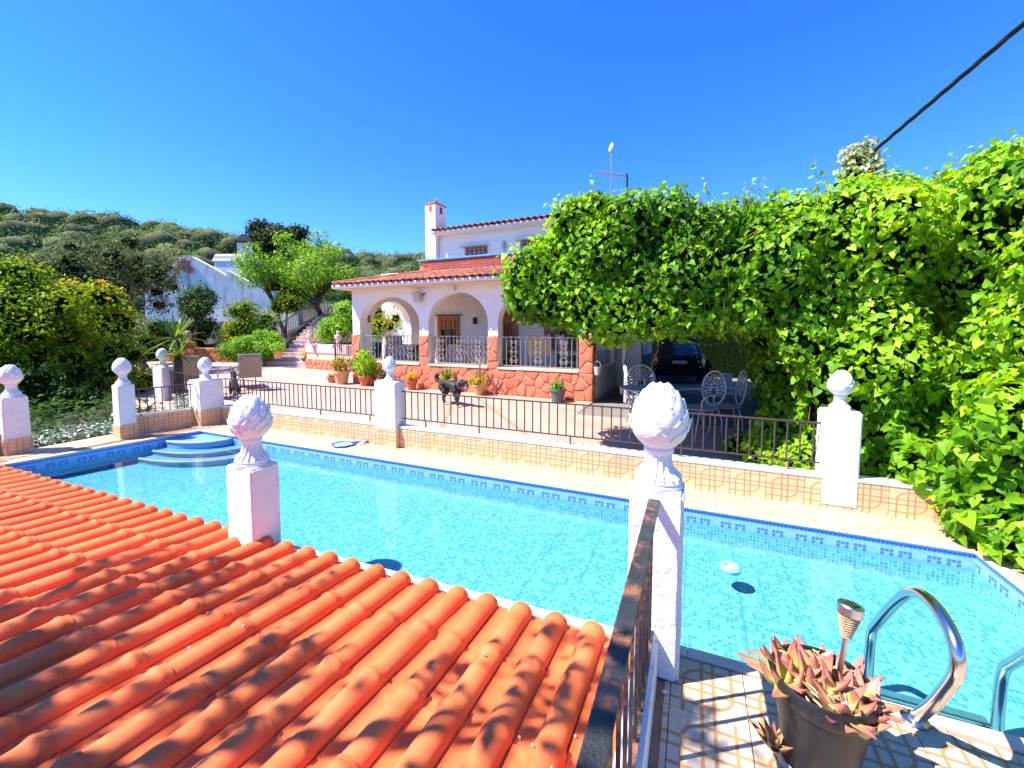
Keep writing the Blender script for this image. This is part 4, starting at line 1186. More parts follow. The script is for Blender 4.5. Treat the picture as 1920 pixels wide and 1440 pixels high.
sb = thing('sideboard', 'dark sideboard on the porch under the clay jar', 'sideboard', hp(0.8, -1.45, .30))
part('body', HB().hbox(0.35, 1.25, -1.75, -1.25, .30, 0.86), MAT['bluegrey'], sb, bevel=.01)
part('shelf', HB().hbox(0.32, 1.28, -1.78, -1.22, .862, 0.89), MAT['irongrey'], sb)
jr = thing('clay_jar', 'pale clay jar with lid beside the stone corner pillar of the porch', 'jar', hp(0.50, -0.30, SILL + .0))
jr.location = hp(0.50, -1.36, .89); ORG[jr.name] = Vector(jr.location)
part('body', MB().lathe([(.10, 0), (.17, .08), (.19, .18), (.15, .28), (.10, .32)], jr.location, 18), MAT['statue'], jr, smooth='auto')
part('lid', MB().lathe([(.11, .32), (.10, .35), (.03, .38), (.025, .41), (.0, .42)], jr.location, 14), MAT['paleclay'], jr, smooth='auto')
bk = thing('zinc_bucket', 'small zinc bucket hanging on the right side of the stone corner pillar', 'bucket', hp(-0.12, -0.02, 0.56))
part('body', MB().lathe([(.055, 0), (.075, .17), (.07, .17), (.05, .01)], bk.location, 14, True, False), MAT['zinc'], bk, smooth='auto')
part('handle', MB().tube([bk.location + Vector((.07 * math.cos(a), 0, .17 + .11 * math.sin(a))) for a in [PI * i / 10 for i in range(11)]], .005, 5), MAT['zinc'], bk)

# aerials on the roof
def aerial(label, base, top, kind):
    t = thing('aerial', label, 'antenna', base)
    b, tp = Vector(base), Vector(top)
    part('mast', MB().tube([b, tp], .022, 7), MAT['aluminium'], t)
    return t, tp
dpt = at(1147, 276, 13.2)
t, tp = aerial('tall thin mast with a small round white dish above the ivy', (dpt.x, dpt.y, 3.2), dpt, 0)
dn = Vector((-0.75, -0.62, 0.22)).normalized()
dm = MB().lathe([(.0, -.03), (.09, -.015), (.15, .02), (.16, .035), (.09, .0), (.0, -.012)], (0, 0, 0), 20, False, False)
q_ = dn.to_track_quat('Z', 'Y'); dm.v = [tuple(q_ @ Vector(v) * 0.82 + dpt) for v in dm.v]
part('dish', dm, MAT['whiteplastic'], t, smooth='auto')
t = thing('television_aerial', 'dark mast with a long boom pointing left above the ivy', 'antenna', at(1176, 400, 13.4))
part('mast', MB().tube([at(1176, 400, 13.4), at(1176, 326, 13.4)], .03, 7), MAT['iron'], t)
bm3 = MB().tube([at(1116, 323, 13.0), at(1176, 331, 13.4)], .02, 6)
for k in range(12):
    c = at(1116, 323, 13.0).lerp(at(1176, 331, 13.4), k / 12); bm3.tube([c - RT * 0.0 + FW0 * .22, c - FW0 * .22], .008, 4)
part('boom', bm3, MAT['irongrey'], t)
t = thing('television_aerial', 'low comb shaped aerial just above the ivy, right of the dark mast', 'antenna', at(1185, 372, 13.6))
bm3 = MB().tube([at(1180, 368, 13.6), at(1252, 367, 13.6)], .018, 6)
part('boom', bm3, MAT['irongrey'], t)
for k in range(4):
    part('rod', MB().tube([at(1183 + k * 23, 375 - k * 3, 13.6), at(1184 + k * 23, 355 - k * 3, 13.6)], .010, 4), MAT['irongrey'], t)
part('mast', MB().tube([at(1200, 420, 13.6), at(1200, 368, 13.6)], .02, 6), MAT['irongrey'], t)
# ------------------------------------------------------------------ foliage tools
IVY = np.array([(0, .10, 0), (-.27, -.07, .06), (-.46, .12, .12), (-.36, .48, .10), (0, 1.05, -.08), (.36, .48, .10), (.46, .12, .12), (.27, -.07, .06)], float)
IVYF = np.array([(0, 2, 1), (0, 3, 2), (0, 4, 3), (0, 5, 4), (0, 6, 5), (0, 7, 6)])
OVAL = np.array([(0, 0, 0), (-.27, .45, .08), (0, 1.0, -.05), (.27, .45, .08)], float)
OVALF = np.array([(0, 3, 2, 1)])
def unit(a): return a / np.maximum(np.linalg.norm(a, axis=1, keepdims=True), 1e-9)
def leaf_frames(N, wild, droop, rg_):
    n = len(N)
    nn = unit(N + rg_.normal(0, wild, (n, 3)) + np.array([0, 0, 0.25]))
    t = np.array([0, 0, -droop]) + rg_.normal(0, 0.7, (n, 3))
    t = unit(t - nn * np.sum(t * nn, 1, keepdims=True))
    r = np.cross(t, nn)
    return r, t, nn
def leaf_arrays(P, r, t, nn, size, shape, faces):
    k = len(shape)
    V = (P[:, None, :] + size[:, None, None] * (r[:, None, :] * shape[None, :, 0, None] + t[:, None, :] * shape[None, :, 1, None] + nn[:, None, :] * shape[None, :, 2, None]))
    Q = faces[None] + (np.arange(len(P)) * k)[:, None, None]
    return V.reshape(-1, 3), Q.reshape(-1, faces.shape[1])
def blob_points(blobs, per_m2, rg_, jitter=0.10, inner=0.86):
    """points on a union of ellipsoids (cx,cy,cz,rx,ry,rz), those buried in another one dropped"""
    B = np.array(blobs, float)
    Ps, Ns = [], []
    for i, b in enumerate(B):
        area = 4 * PI * ((b[3] * b[4]) ** 1.6 + (b[3] * b[5]) ** 1.6 + (b[4] * b[5]) ** 1.6) ** (1 / 1.6) / 3 ** (1 / 1.6)
        n = max(6, int(area * per_m2))
        d = unit(rg_.normal(0, 1, (n, 3)))
        rad = 1 + rg_.normal(0, jitter, (n, 1)) - jitter * .4
        P = b[:3] + d * b[3:] * rad
        N = unit(d / b[3:])
        keep = np.ones(n, bool)
        near = np.where(np.linalg.norm(B[:, :3] - b[:3], axis=1) < (b[3:].max() + B[:, 3:].max(1)))[0]
        for j in near:
            if j == i: continue
            keep &= np.sum(((P - B[j, :3]) / (B[j, 3:] * inner)) ** 2, 1) > 1
        Ps.append(P[keep]); Ns.append(N[keep])
    return np.vstack(Ps), np.vstack(Ns)
def ico_core(blobs, scale, name, mat, parent):
    bm = bmesh.new(); bmesh.ops.create_icosphere(bm, subdivisions=2, radius=1.0)
    bv = np.array([v.co[:] for v in bm.verts]); bf = np.array([[v.index for v in f.verts] for f in bm.faces]); bm.free()
    V, Q = [], []
    for i, b in enumerate(blobs):
        b = np.array(b); nz = 1 + 0.12 * np.sin(bv[:, :1] * 7 + i) * np.cos(bv[:, 1:2] * 6 + i * 2)
        V.append(bv * b[3:] * scale * nz + b[:3]); Q.append(bf + i * len(bv))
    return big_mesh(name, np.vstack(V), np.vstack(Q), mat, parent, smooth=True)

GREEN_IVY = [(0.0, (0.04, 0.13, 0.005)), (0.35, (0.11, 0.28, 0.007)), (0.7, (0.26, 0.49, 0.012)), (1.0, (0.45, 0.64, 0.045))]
MAT['ivy'] = leaf_mat('ivy_leaf', GREEN_IVY, 0.5, 0.42, 0.28)
MAT['photinia'] = leaf_mat('photinia_leaf', [(0.0, (0.04, 0.09, 0.008)), (0.35, (0.10, 0.20, 0.012)), (0.7, (0.24, 0.36, 0.015)), (0.9, (0.46, 0.42, 0.02)), (1.0, (0.50, 0.30, 0.03))], 0.6, 0.35, 0.15)
MAT['oak'] = leaf_mat('grey_oak_leaf', [(0.0, (0.045, 0.07, 0.025)), (0.6, (0.10, 0.13, 0.05)), (1.0, (0.19, 0.21, 0.085))], 0.7, 0.25, 0.12)
MAT['darkleaf'] = leaf_mat('dark_leaf', [(0.0, (0.02, 0.05, 0.012)), (0.7, (0.055, 0.12, 0.02)), (1.0, (0.11, 0.19, 0.035))], 0.6, 0.3, 0.15)
MAT['almond'] = leaf_mat('almond_leaf', [(0.0, (0.06, 0.15, 0.012)), (0.5, (0.15, 0.32, 0.02)), (1.0, (0.29, 0.48, 0.035))], 0.5, 0.4)
MAT['pine'] = leaf_mat('pine_needles', [(0.0, (0.018, 0.038, 0.010)), (0.6, (0.045, 0.075, 0.02)), (1.0, (0.09, 0.12, 0.03))], 0.7, 0.15, 0.2)
MAT['hillpine'] = leaf_mat('hill_pine_needles', [(0.0, (0.05, 0.095, 0.03)), (0.4, (0.105, 0.18, 0.04)), (0.75, (0.18, 0.28, 0.055)), (1.0, (0.29, 0.33, 0.12))], 0.8, 0.15, 0.1)
MAT['bright'] = leaf_mat('bright_shrub_leaf', [(0.0, (0.09, 0.24, 0.008)), (0.5, (0.19, 0.42, 0.012)), (1.0, (0.34, 0.56, 0.03))], 0.5, 0.4)
MAT['yuccaleaf'] = leaf_mat('yucca_blade', [(0.0, (0.05, 0.13, 0.015)), (0.6, (0.13, 0.26, 0.02)), (1.0, (0.36, 0.42, 0.06))], 0.35, 0.25)
MAT['flower'] = leaf_mat('yellow_flower', [(0.0, (0.10, 0.2, 0.01)), (0.4, (0.5, 0.33, 0.01)), (1.0, (0.85, 0.50, 0.02))], 0.6, 0.3)
MAT['daisy'] = leaf_mat('white_petal', [(0.0, (0.05, 0.12, 0.02)), (0.5, (0.12, 0.20, 0.05)), (0.66, (0.40, 0.42, 0.44)), (1.0, (0.72, 0.73, 0.76))], 0.7, 0.2)
MAT['aloe'] = None
MAT['vine'] = leaf_mat('variegated_vine_leaf', [(0.0, (0.06, 0.13, 0.03)), (0.5, (0.22, 0.30, 0.08)), (1.0, (0.62, 0.60, 0.36))], 0.5, 0.35)
MAT['drystem'] = plain('dry_brown_stem', (0.30, 0.17, 0.08), .9, .2, 20)

# ------------------------------------------------------------------ the ivy: hedge on the right and canopy over the drive
gi = np.random.default_rng(3)
H = [(2.50, 2.4), (2.27, 3.2), (2.14, 3.8), (2.10, 4.35), (1.98, 5.0), (1.88, 5.7), (1.62, 6.4), (1.55, 7.5), (1.55, 9.2), (1.6, 11.0), (1.7, 13.0), (1.8, 15.0)]
blobs = []
def along(poly, step):
    out = []
    for (ax, ay), (bx_, by_) in zip(poly, poly[1:]):
        L_ = math.hypot(bx_ - ax, by_ - ay); n_ = max(1, int(L_ / step))
        for k in range(n_): out.append((ax + (bx_ - ax) * k / n_, ay + (by_ - ay) * k / n_))
    return out
for x, y in along(H, 0.5):
    far = y > 7.6
    ztop = 2.45 + 0.17 * max(0, min(3, y - 3.6))
    z = 0.15
    while z < ztop:
        rr = rng.uniform(.36, .56)
        if far and rng.random() < .45: z += .5; continue
        blobs.append((x + rr * .95 + rng.uniform(-.10, .14), y + rng.uniform(-.2, .2), z + rng.uniform(-.08, .1), rr, rr, rr * .95)); z += .46
    if y < 7: blobs.append((x + 1.15, y + .2, ztop + rng.uniform(-.1, .12), .7, .6, .45)); blobs.append((x + 1.0, y + .25, ztop - .6, .6, .6, .6))
# spill over the end of the wall and across the deck corner
for x, y, z, r_ in ((1.98, 4.02, .22, .27), (2.12, 3.72, .12, .27), (2.05, 4.12, .55, .34), (2.22, 3.45, .2, .3), (2.1, 3.95, .9, .36), (1.80, 4.62, .30, .30), (1.52, 4.78, .22, .22), (1.05, 5.05, .14, .24), (0.78, 5.35, .10, .22), (0.95, 5.75, .22, .32), (1.35, 5.35, .3, .36), (1.3, 6.0, .5, .5), (0.55, 5.7, .08, .2), (1.2, 6.6, .9, .5), (1.05, 6.95, 1.5, .45)):
    blobs.append((x, y, z, r_, r_, r_))
# canopy: front curtain
def ctop(x): return 2.86 + .17 * math.exp(-((x + 1.25) / .38) ** 2) - (0 if x > -1.4 else (abs(x + 1.4) ** 1.5) * 1.6)
def cbot(x):
    if x > .6: return max(.35, 1.58 - (x - .6) * 1.1 - max(0, x - 1.15) * 2.5)
    return 1.58 + (0.06 if x < -1.5 else -.10 * math.exp(-((x + .65) / .4) ** 2))
x = -1.86
while x < 1.75:
    yf = 4.70 - .01 * (x + 1.9)
    z = cbot(x) + .24
    while z < ctop(x) - .15:
        rr = rng.uniform(.25, .40)
        blobs.append((x + rng.uniform(-.12, .12), yf + .30 + rng.uniform(-.15, .15), z, rr, rr, rr)); z += .32
    for yy in (.75, 1.25, 1.9, 2.6, 3.4):
        if x > -1.55 or yy < 1.0: blobs.append((x + rng.uniform(-.2, .2), yf + yy, ctop(x) - .28 - .04 * yy + rng.uniform(-.08, .08), .46, .46, .36))
        if x > -1.35: blobs.append((x + rng.uniform(-.2, .2), yf + yy, 2.1 + rng.uniform(-.1, .1), .5, .5, .3))
    x += .35
for x, y, z, r_ in ((-1.96, 4.98, 2.0, .25), (-1.98, 5.0, 1.86, .20), (-1.7, 5.2, 2.25, .38), (-1.38, 4.86, 2.80, .24), (-1.12, 4.95, 2.88, .22), (-2.06, 5.05, 2.2, .11)):
    blobs.append((x, y, z, r_, r_, r_))
hedge = thing('ivy_hedge', 'huge bright green ivy covering the right side and the pergola over the driveway', 'ivy', (2.2, 6.0, 0))
P, N = blob_points(blobs, 600, gi, 0.11, 0.84)
d = P - np.array(EYE); dist = np.linalg.norm(d, axis=1)
facing = -np.sum(unit(d) * N, 1)
# what faces away from both the eye and the sun, or lies deep behind, is thinned out
keep = (facing > -0.25) | (gi.random(len(P)) < .35)
keep &= (P[:, 1] < 8.2) | (gi.random(len(P)) < .4)
keep &= P[:, 2] > 0.02
gap_ = np.array([mnoise.noise(Vector((p[0] * 1.55, p[1] * 1.55, p[2] * 1.75))) for p in P])
keep &= (gap_ > -.40) | (gi.random(len(P)) < .3)
keep &= ~((P[:, 0] < 1.9) & (P[:, 1] < 3.62))
P, N, dist, facing = P[keep], N[keep], dist[keep], facing[keep]
big_ = np.clip((1.5 - P[:, 2]) / 1.0, 0, 1) * np.clip((5.4 - P[:, 1]) / 1.0, 0, 1)
size = gi.uniform(.036, .080, len(P)) * (1 + .34 * big_) * np.where(gi.random(len(P)) < .12, 1.3, 1.0)
print('ivy leaves', len(P))
big_n = np.array([mnoise.noise(Vector((p[0] * 1.1 + 7, p[1] * 1.1, p[2] * 1.1))) for p in P])
tone = np.clip(gi.normal(.54, .22, len(P)) + .30 * big_n + .10 * np.sin(P[:, 0] * 2.1 + P[:, 2] * 1.7) + .12 * (N[:, 2]) + .10 * np.clip(P[:, 0] - .6, -1, 1), 0, 1)  # tone rises where clumps face up and towards the right
r_, t_, n_ = leaf_frames(N, 0.58, 1.0, gi)
# the three hundred leaves that show largest are leaves of their own
px = (d_ := (P - np.array(EYE))) @ np.array(RT) / np.maximum(d_ @ np.array(FW), .1) * F_PX + CX
py = CY - d_ @ np.array(UP) / np.maximum(d_ @ np.array(FW), .1) * F_PX
show = np.where((px > 1480) & (px < 1915) & (py > 300) & (py < 1060) & (facing > .35), size / dist, 0)
own = np.argsort(-show)[:300]
mask = np.ones(len(P), bool); mask[own] = False
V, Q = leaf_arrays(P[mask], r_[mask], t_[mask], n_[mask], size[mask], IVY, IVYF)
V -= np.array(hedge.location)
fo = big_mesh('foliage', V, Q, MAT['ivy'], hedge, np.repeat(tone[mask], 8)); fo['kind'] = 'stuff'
lm = []
for k in range(6):
    me = bpy.data.meshes.new('leaf'); me.from_pydata([tuple(v) for v in IVY], [], [tuple(f) for f in IVYF])
    a = me.attributes.new('tone', 'FLOAT', 'POINT'); a.data.foreach_set('value', np.full(8, .25 + .12 * k, dtype=np.float32)); me.materials.append(MAT['ivy']); lm.append(me)
for i in own:
    o = link('leaf', lm[int(np.clip((tone[i] - .2) / .12, 0, 5))], None, hedge)
    M = Matrix((r_[i], t_[i], n_[i])).transposed().to_4x4()
    o.matrix_local = Matrix.Translation(Vector(P[i]) - Vector(hedge.location)) @ M @ Matrix.Scale(float(size[i]), 4)
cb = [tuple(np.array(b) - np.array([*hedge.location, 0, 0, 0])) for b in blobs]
co = ico_core(cb, 0.74, 'stems', MAT['shadecore'], hedge); co['kind'] = 'stuff'  # dark shells inside the clumps stand in for shade between leaves
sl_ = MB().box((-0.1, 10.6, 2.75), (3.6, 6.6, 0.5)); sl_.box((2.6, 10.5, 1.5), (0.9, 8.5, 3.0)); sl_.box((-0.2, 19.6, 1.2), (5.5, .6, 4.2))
part('shade_slabs', sl_, MAT['shadecore'], hedge)['kind'] = 'stuff'  # plain dark slabs added to shade the drive and blacken its depth
# bare brown shoots and dry stems showing in the ivy
for k in range(60):
    bx_ = blobs[rng.randrange(len(blobs))]
    if bx_[1] > 7.2 or bx_[2] > 2.3: continue
    a = Vector((bx_[0] - bx_[3] * .75, bx_[1] - bx_[4] * .75, bx_[2] + rng.uniform(-.2, .3)))
    b = a + Vector((rng.uniform(-.25, .1), rng.uniform(-.3, .0), rng.uniform(-.1, .35)))
    m_ = (a + b) / 2 + Vector((rng.uniform(-.05, .05),) * 3)
    part('dry_shoot', MB().tube([a, m_, b], [.005, .004, .002], 5), MAT['drystem'] if 'drystem' in MAT else MAT['bark'], hedge)
# loose shoots with leaves rising off the top and hanging from the canopy edge
SP, SN, SS = [], [], []
stm = MB()
for k in range(150):
    if k < 90:
        xx = rng.uniform(-1.65, 1.6); base = Vector((xx, 4.95 + rng.uniform(-.2, .8), ctop(xx) - .10)); dirn = Vector((rng.uniform(-.4, .4), rng.uniform(-.4, .2), 1)); L_ = rng.uniform(.12, .42)
        if k < 30:
            yy = rng.uniform(4.0, 6.2); base = Vector((2.5, yy, 2.55 + .17 * (yy - 3.6))); dirn = Vector((rng.uniform(-.6, .2), rng.uniform(-.5, .5), 1))
    else:
        xx = rng.uniform(-1.9, 1.2); base = Vector((xx, 4.95 + rng.uniform(-.25, .25), cbot(xx) + .12)); dirn = Vector((rng.uniform(-.3, .3), rng.uniform(-.3, .3), -1)); L_ = rng.uniform(.12, .34)
    n2 = max(3, int(L_ / .045))
    stm.tube([base - dirn * .12, base + dirn * (L_ * .5), base + dirn * L_], [.004, .003, .0015], 4)
    for q in range(n2):
        f = q / n2
        SP.append(base + dirn * (L_ * f) + Vector((rng.uniform(-.03, .03), rng.uniform(-.03, .03), 0))); SN.append((rng.uniform(-1, 1), rng.uniform(-1, 0), rng.uniform(0, .6))); SS.append(rng.uniform(.05, .10) * (1 - .55 * f))
SP, SN, SS = np.array([tuple(p) for p in SP]), unit(np.array(SN)), np.array(SS)
r2, t2, n2_ = leaf_frames(SN, .4, .8, gi)
V, Q = leaf_arrays(SP, r2, t2, n2_, SS, IVY, IVYF)
sh_ = big_mesh('shoots', V - np.array(hedge.location), Q, MAT['ivy'], hedge, np.repeat(np.clip(gi.normal(.62, .2, len(SP)), 0, 1), 8)); sh_['kind'] = 'stuff'
part('shoot_stems', stm, MAT['drystem'], hedge)['kind'] = 'stuff'

# ------------------------------------------------------------------ trees and shrubs
def crown_blobs(c, rx, ry, rz, n, br, rg_):
    out = []
    for k in range(n):
        d = Vector((rg_.gauss(0, 1), rg_.gauss(0, 1), rg_.gauss(0, 1))).normalized()
        q = rg_.uniform(.45, .92) if k > n // 5 else rg_.uniform(0, .4)
        b = br * rg_.uniform(.7, 1.25)
        out.append((c[0] + d.x * rx * q, c[1] + d.y * ry * q, c[2] + d.z * rz * q, b, b, b * .8))
    return out
def tree(name, label, cat, base, crown, n_blobs, br, per_m2, leaf, mat, trunk_r, bark='bark', seed=1, core=0.55, limbs=6, shape='oval', group=None, wild=.8, lean=(0, 0), tone_mu=.5, tone_sd=.22, jitter=.2, coremat='shadecore', stems=1, blobs_=None):
    """crown = (cx, cy, cz, rx, ry, rz) in world coordinates"""
    rg_ = random.Random(seed); ng_ = np.random.default_rng(seed)
    t = thing(name, label, cat, base, 0, group)
    bl = crown_blobs(crown[:3], crown[3], crown[4], crown[5], n_blobs, br, rg_)
    bl = blobs_ or bl
    P, N = blob_points(bl, per_m2, ng_, jitter, .7)
    d = P - np.array(EYE); fc = -np.sum(unit(d) * N, 1)
    kp = (fc > -.35) | (ng_.random(len(P)) < .4); P, N = P[kp], N[kp]
    sz = ng_.uniform(.7, 1.3, len(P)) * leaf
    r_, t_, n_ = leaf_frames(N, wild, .3, ng_)
    V, Q = leaf_arrays(P, r_, t_, n_, sz, OVAL if shape == 'oval' else IVY, OVALF if shape == 'oval' else IVYF)
    tn = np.clip(ng_.normal(tone_mu, tone_sd, len(P)) + .14 * N[:, 2] + .12 * np.sin(P[:, 0] * 3 + P[:, 2] * 2.3), 0, 1)  # higher tone on the sides of the crown that face up
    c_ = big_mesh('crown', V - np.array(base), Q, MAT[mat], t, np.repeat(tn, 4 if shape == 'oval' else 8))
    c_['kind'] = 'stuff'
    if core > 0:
        ico_core([tuple(np.array(b) - np.array([*base, 0, 0, 0])) for b in bl], core, 'crown_shade_core', MAT[coremat], t)['kind'] = 'stuff'  # dark balls painting the shade deep in the crown
    mb = MB(); b0 = Vector(base); cc = Vector(crown[:3])
    for sgi in range(stems):
        s0 = b0 + Vector((rg_.uniform(-.5, .5), rg_.uniform(-.5, .5), 0)) * (0.6 * (stems > 1) * crown[3])
        top = cc + Vector((rg_.uniform(-.3, .3) * crown[3] * (stems > 1), 0, -crown[5] * .35))
        pts = [s0 - Vector((0, 0, .15))] + [s0.lerp(top, q) + Vector((rg_.uniform(-1, 1), rg_.uniform(-1, 1), 0)) * (trunk_r * 1.2) for q in (.25, .5, .75)] + [top]
        mb.tube(pts, [trunk_r * 1.15, trunk_r, trunk_r * .85, trunk_r * .7, trunk_r * .5], 8)
        for k in range(limbs):
            b = bl[rg_.randrange(len(bl))]; st = pts[2].lerp(pts[4], rg_.random()); en = Vector(b[:3])
            md = st.lerp(en, .5) + Vector((rg_.uniform(-.15, .15), rg_.uniform(-.15, .15), rg_.uniform(-.1, .2))) * br
            mb.tube([st, md, en], [trunk_r * .45, trunk_r * .3, trunk_r * .12], 6)
    part('trunk', mb, MAT[bark], t, smooth='auto')
    return t
def crown_at(px, py, depth, wpx, hpx, deep=1.0):
    c = at(px, py, depth); return (c.x, c.y, c.z, wpx / F_PX * depth / 2, wpx / F_PX * depth / 2 * deep, hpx / F_PX * depth / 2)
def base_at(px, depth, z):
    p = at(px, 612, depth); return (p.x, p.y, z)
tree('photinia_tree', 'big leafy shrub tree with yellow and orange tips above the leftmost pillars', 'tree', base_at(100, 9.6, -.1), crown_at(95, 615, 9.6, 330, 235), 34, .48, 230, .105, 'photinia', .055, seed=21, limbs=9, tone_mu=.56, tone_sd=.17, stems=3, core=.6)
tree('photinia_shrub', 'lower photinia shrub with bronze tips behind the slim pillar at the pool end', 'shrub', base_at(200, 9.7, -.1), crown_at(198, 705, 9.7, 150, 160), 22, .36, 260, .095, 'photinia', .045, seed=22, limbs=7, tone_mu=.55, tone_sd=.18, stems=2, core=.6)
tree('photinia_shrub', 'dark green shrub growing low between the leftmost pillar and the slim pillar', 'shrub', base_at(130, 9.0, -.1), crown_at(118, 742, 9.0, 250, 120), 30, .34, 230, .09, 'darkleaf', .04, seed=23, limbs=5, stems=2, core=.6)
tree('holm_oak', 'tall grey green tree with pale bare branches left of the ruined white wall', 'tree', base_at(268, 14.5, .2), crown_at(195, 525, 14.5, 250, 185), 52, .46, 190, .095, 'oak', .12, seed=24, limbs=14, core=.5, tone_mu=.45)
tree('dark_tree', 'very dark evergreen tree at the left edge below the hill', 'tree', base_at(5, 16, 0), crown_at(2, 545, 16, 150, 150), 16, .6, 120, .10, 'darkleaf', .15, seed=25, core=.6)
tree('round_tree', 'small dark round headed tree against the ruined white wall', 'tree', base_at(368, 19.0, .5), crown_at(369, 576, 19.0, 58, 84), 18, .40, 200, .12, 'darkleaf', .07, seed=26, core=.35, tone_mu=.6)
tree('almond_tree', 'tall fresh green almond tree with dark twisted trunk beside the stairs', 'tree', base_at(612, 21.5, 1.6), crown_at(590, 508, 21.5, 185, 160), 40, .55, 110, .14, 'almond', .14, 'darkbark', seed=27, core=0.0, limbs=16, tone_mu=.55)
tree('almond_tree', 'smaller fresh green tree leaning left in front of the ruined wall', 'tree', base_at(535, 20.5, 1.2), crown_at(490, 505, 20.5, 96, 96), 18, .42, 110, .14, 'almond', .09, 'darkbark', seed=28, core=0.0, limbs=10, tone_mu=.55)
tree('pine_tree', 'dark round pine rising above the ruined wall beside the small tower', 'tree', base_at(535, 48, 3.0), crown_at(527, 468, 48, 112, 96), 30, 1.15, 40, .36, 'pine', .3, 'darkbark', seed=29, core=.8, tone_mu=.45)
tree('dark_shrub', 'dark bushy shrub with rusty tips left of the stair railing', 'shrub', base_at(478, 17.8, .3), crown_at(470, 610, 17.8, 96, 84), 18, .40, 260, .095, 'photinia', .05, seed=30, core=.5, tone_mu=.44, tone_sd=.25)
tree('dark_shrub', 'taller dark shrub with yellow tips half way up the stairs', 'shrub', base_at(535, 20.6, 1.0), crown_at(538, 560, 20.6, 84, 76), 16, .42, 150, .10, 'photinia', .05, seed=31, core=.6, tone_mu=.5, tone_sd=.25)
tree('rounded_shrub', 'bright green clipped shrub behind the sun lounger, left half of the pair', 'shrub', base_at(458, 16.8, .1), crown_at(455, 652, 16.8, 74, 46), 12, .38, 620, .08, 'bright', .04, seed=32, core=.62, limbs=3)
tree('rounded_shrub', 'bright green clipped shrub behind the sun lounger, right half of the pair', 'shrub', base_at(495, 16.6, .1), crown_at(497, 645, 16.6, 60, 52), 12, .36, 620, .08, 'bright', .04, seed=33, core=.62, limbs=3)
tree('dark_shrub', 'dark low shrub under the small round headed tree', 'shrub', base_at(372, 19.6, .4), crown_at(366, 628, 19.6, 110, 44), 16, .36, 170, .10, 'darkleaf', .04, seed=81, core=.6)
tree('dark_shrub', 'dark shrub at the foot of the tall grey green tree', 'shrub', base_at(300, 17.6, .2), crown_at(300, 628, 17.6, 90, 66), 16, .38, 170, .10, 'darkleaf', .04, seed=82, core=.6)
tree('pale_shrub', 'pale green loose shrub above the orange stone bed', 'shrub', base_at(443, 17.6, .3), crown_at(442, 625, 17.6, 50, 42), 9, .3, 170, .08, 'oak', .03, seed=34, core=.5, tone_mu=.8)
tree('bright_bush', 'bright green bush between the stairs and the house', 'shrub', base_at(638, 15.6, .5), crown_at(638, 610, 15.6, 66, 72), 14, .34, 380, .09, 'bright', .05, seed=35, core=.55, limbs=4)
tree('garden_tree', 'green and yellow leafy tree seen through the left arch of the porch', 'tree', base_at(712, 14.5, 0), crown_at(722, 600, 14.5, 110, 90), 18, .36, 150, .10, 'photinia', .06, seed=36, core=.5, tone_mu=.55)
tree('garden_tree', 'light green tree behind the left end of the porch roof', 'tree', base_at(655, 24, 0), crown_at(668, 560, 24, 60, 70), 12, .5, 90, .14, 'almond', .07, seed=37, core=.3)
# the tree behind the photographer whose leaves break up the light on the roof
shb = []
sr = random.Random(77)
while len(shb) < 70:
    tx, ty = (sr.uniform(-3.5, .5), sr.uniform(-.3, 1.72)) if len(shb) < 48 else (sr.uniform(-3.4, -1.2), sr.uniform(-.1, 1.25))
    if ty > 1.40 + .14 * (tx + 3.5): continue
    c = Vector((tx, ty, .15)) - LDIR * sr.uniform(4.0, 5.0); b = sr.uniform(.12, .25)
    shb.append((c.x, c.y, c.z, b, b, b * .7))
tree('shade_tree', 'leafy tree behind the camera that dapples the tiled roof', 'tree', (-7.0, -3.4, -.5), (-4.3, -1.1, 3.6, 1.6, 1.2, .6), 26, .5, 120, .115, 'almond', .12, seed=38, core=0.0, limbs=22, jitter=.3, blobs_=shb)

# hillside wood: pine crowns that read as one mass
fg = np.random.default_rng(9)
Ps, Ns, Ss, Ts = [], [], [], []
cores = []
tries = 0
while len(cores) < 1150 and tries < 9000:
    tries += 1
    az = fg.uniform(-78, -8); rr = math.sqrt(fg.uniform(58 ** 2, 182 ** 2))
    if rr < 75 and fg.random() < .5: continue
    x, y = math.sin(R(az)) * rr, math.cos(R(az)) * rr
    z = hill_z(az, rr); cr = fg.uniform(1.8, 3.9)
    cores.append((x, y, z + cr * fg.uniform(.7, 1.1), cr, cr, cr * fg.uniform(.75, 1.05)))
for b in cores:
    n = 210
    d = unit(fg.normal(0, 1, (n, 3))); d[:, 2] = np.abs(d[:, 2]) * 1.0 - .25
    d = unit(d)
    lump = 1 + .16 * np.sin(d[:, :1] * 5 + b[0]) * np.cos(d[:, 1:2] * 5 + b[1]) + fg.normal(0, .07, (n, 1))
    Ps.append(np.array(b[:3]) + d * np.array(b[3:]) * lump); Ns.append(d); Ss.append(fg.uniform(.32, .68, n)); Ts.append(np.clip(fg.normal(.5, .16, n) + fg.normal(0, .28), 0, 1))
P, N, sz, tn = np.vstack(Ps), np.vstack(Ns), np.concatenate(Ss), np.concatenate(Ts)
r_, t_, n_ = leaf_frames(N, .6, .1, fg)
V, Q = leaf_arrays(P, r_, t_, n_, sz, OVAL, OVALF)
V2 = big_mesh('hillside_wood', V, Q, MAT['hillpine'], None, np.repeat(tn, 4))
V2['kind'] = 'stuff'; V2['label'] = 'pine wood covering the far hillside'; V2['category'] = 'wood'
hc = ico_core(cores, .86, 'wood_mass', MAT['hillcore'] if 'hillcore' in MAT else MAT['scrub'], V2)

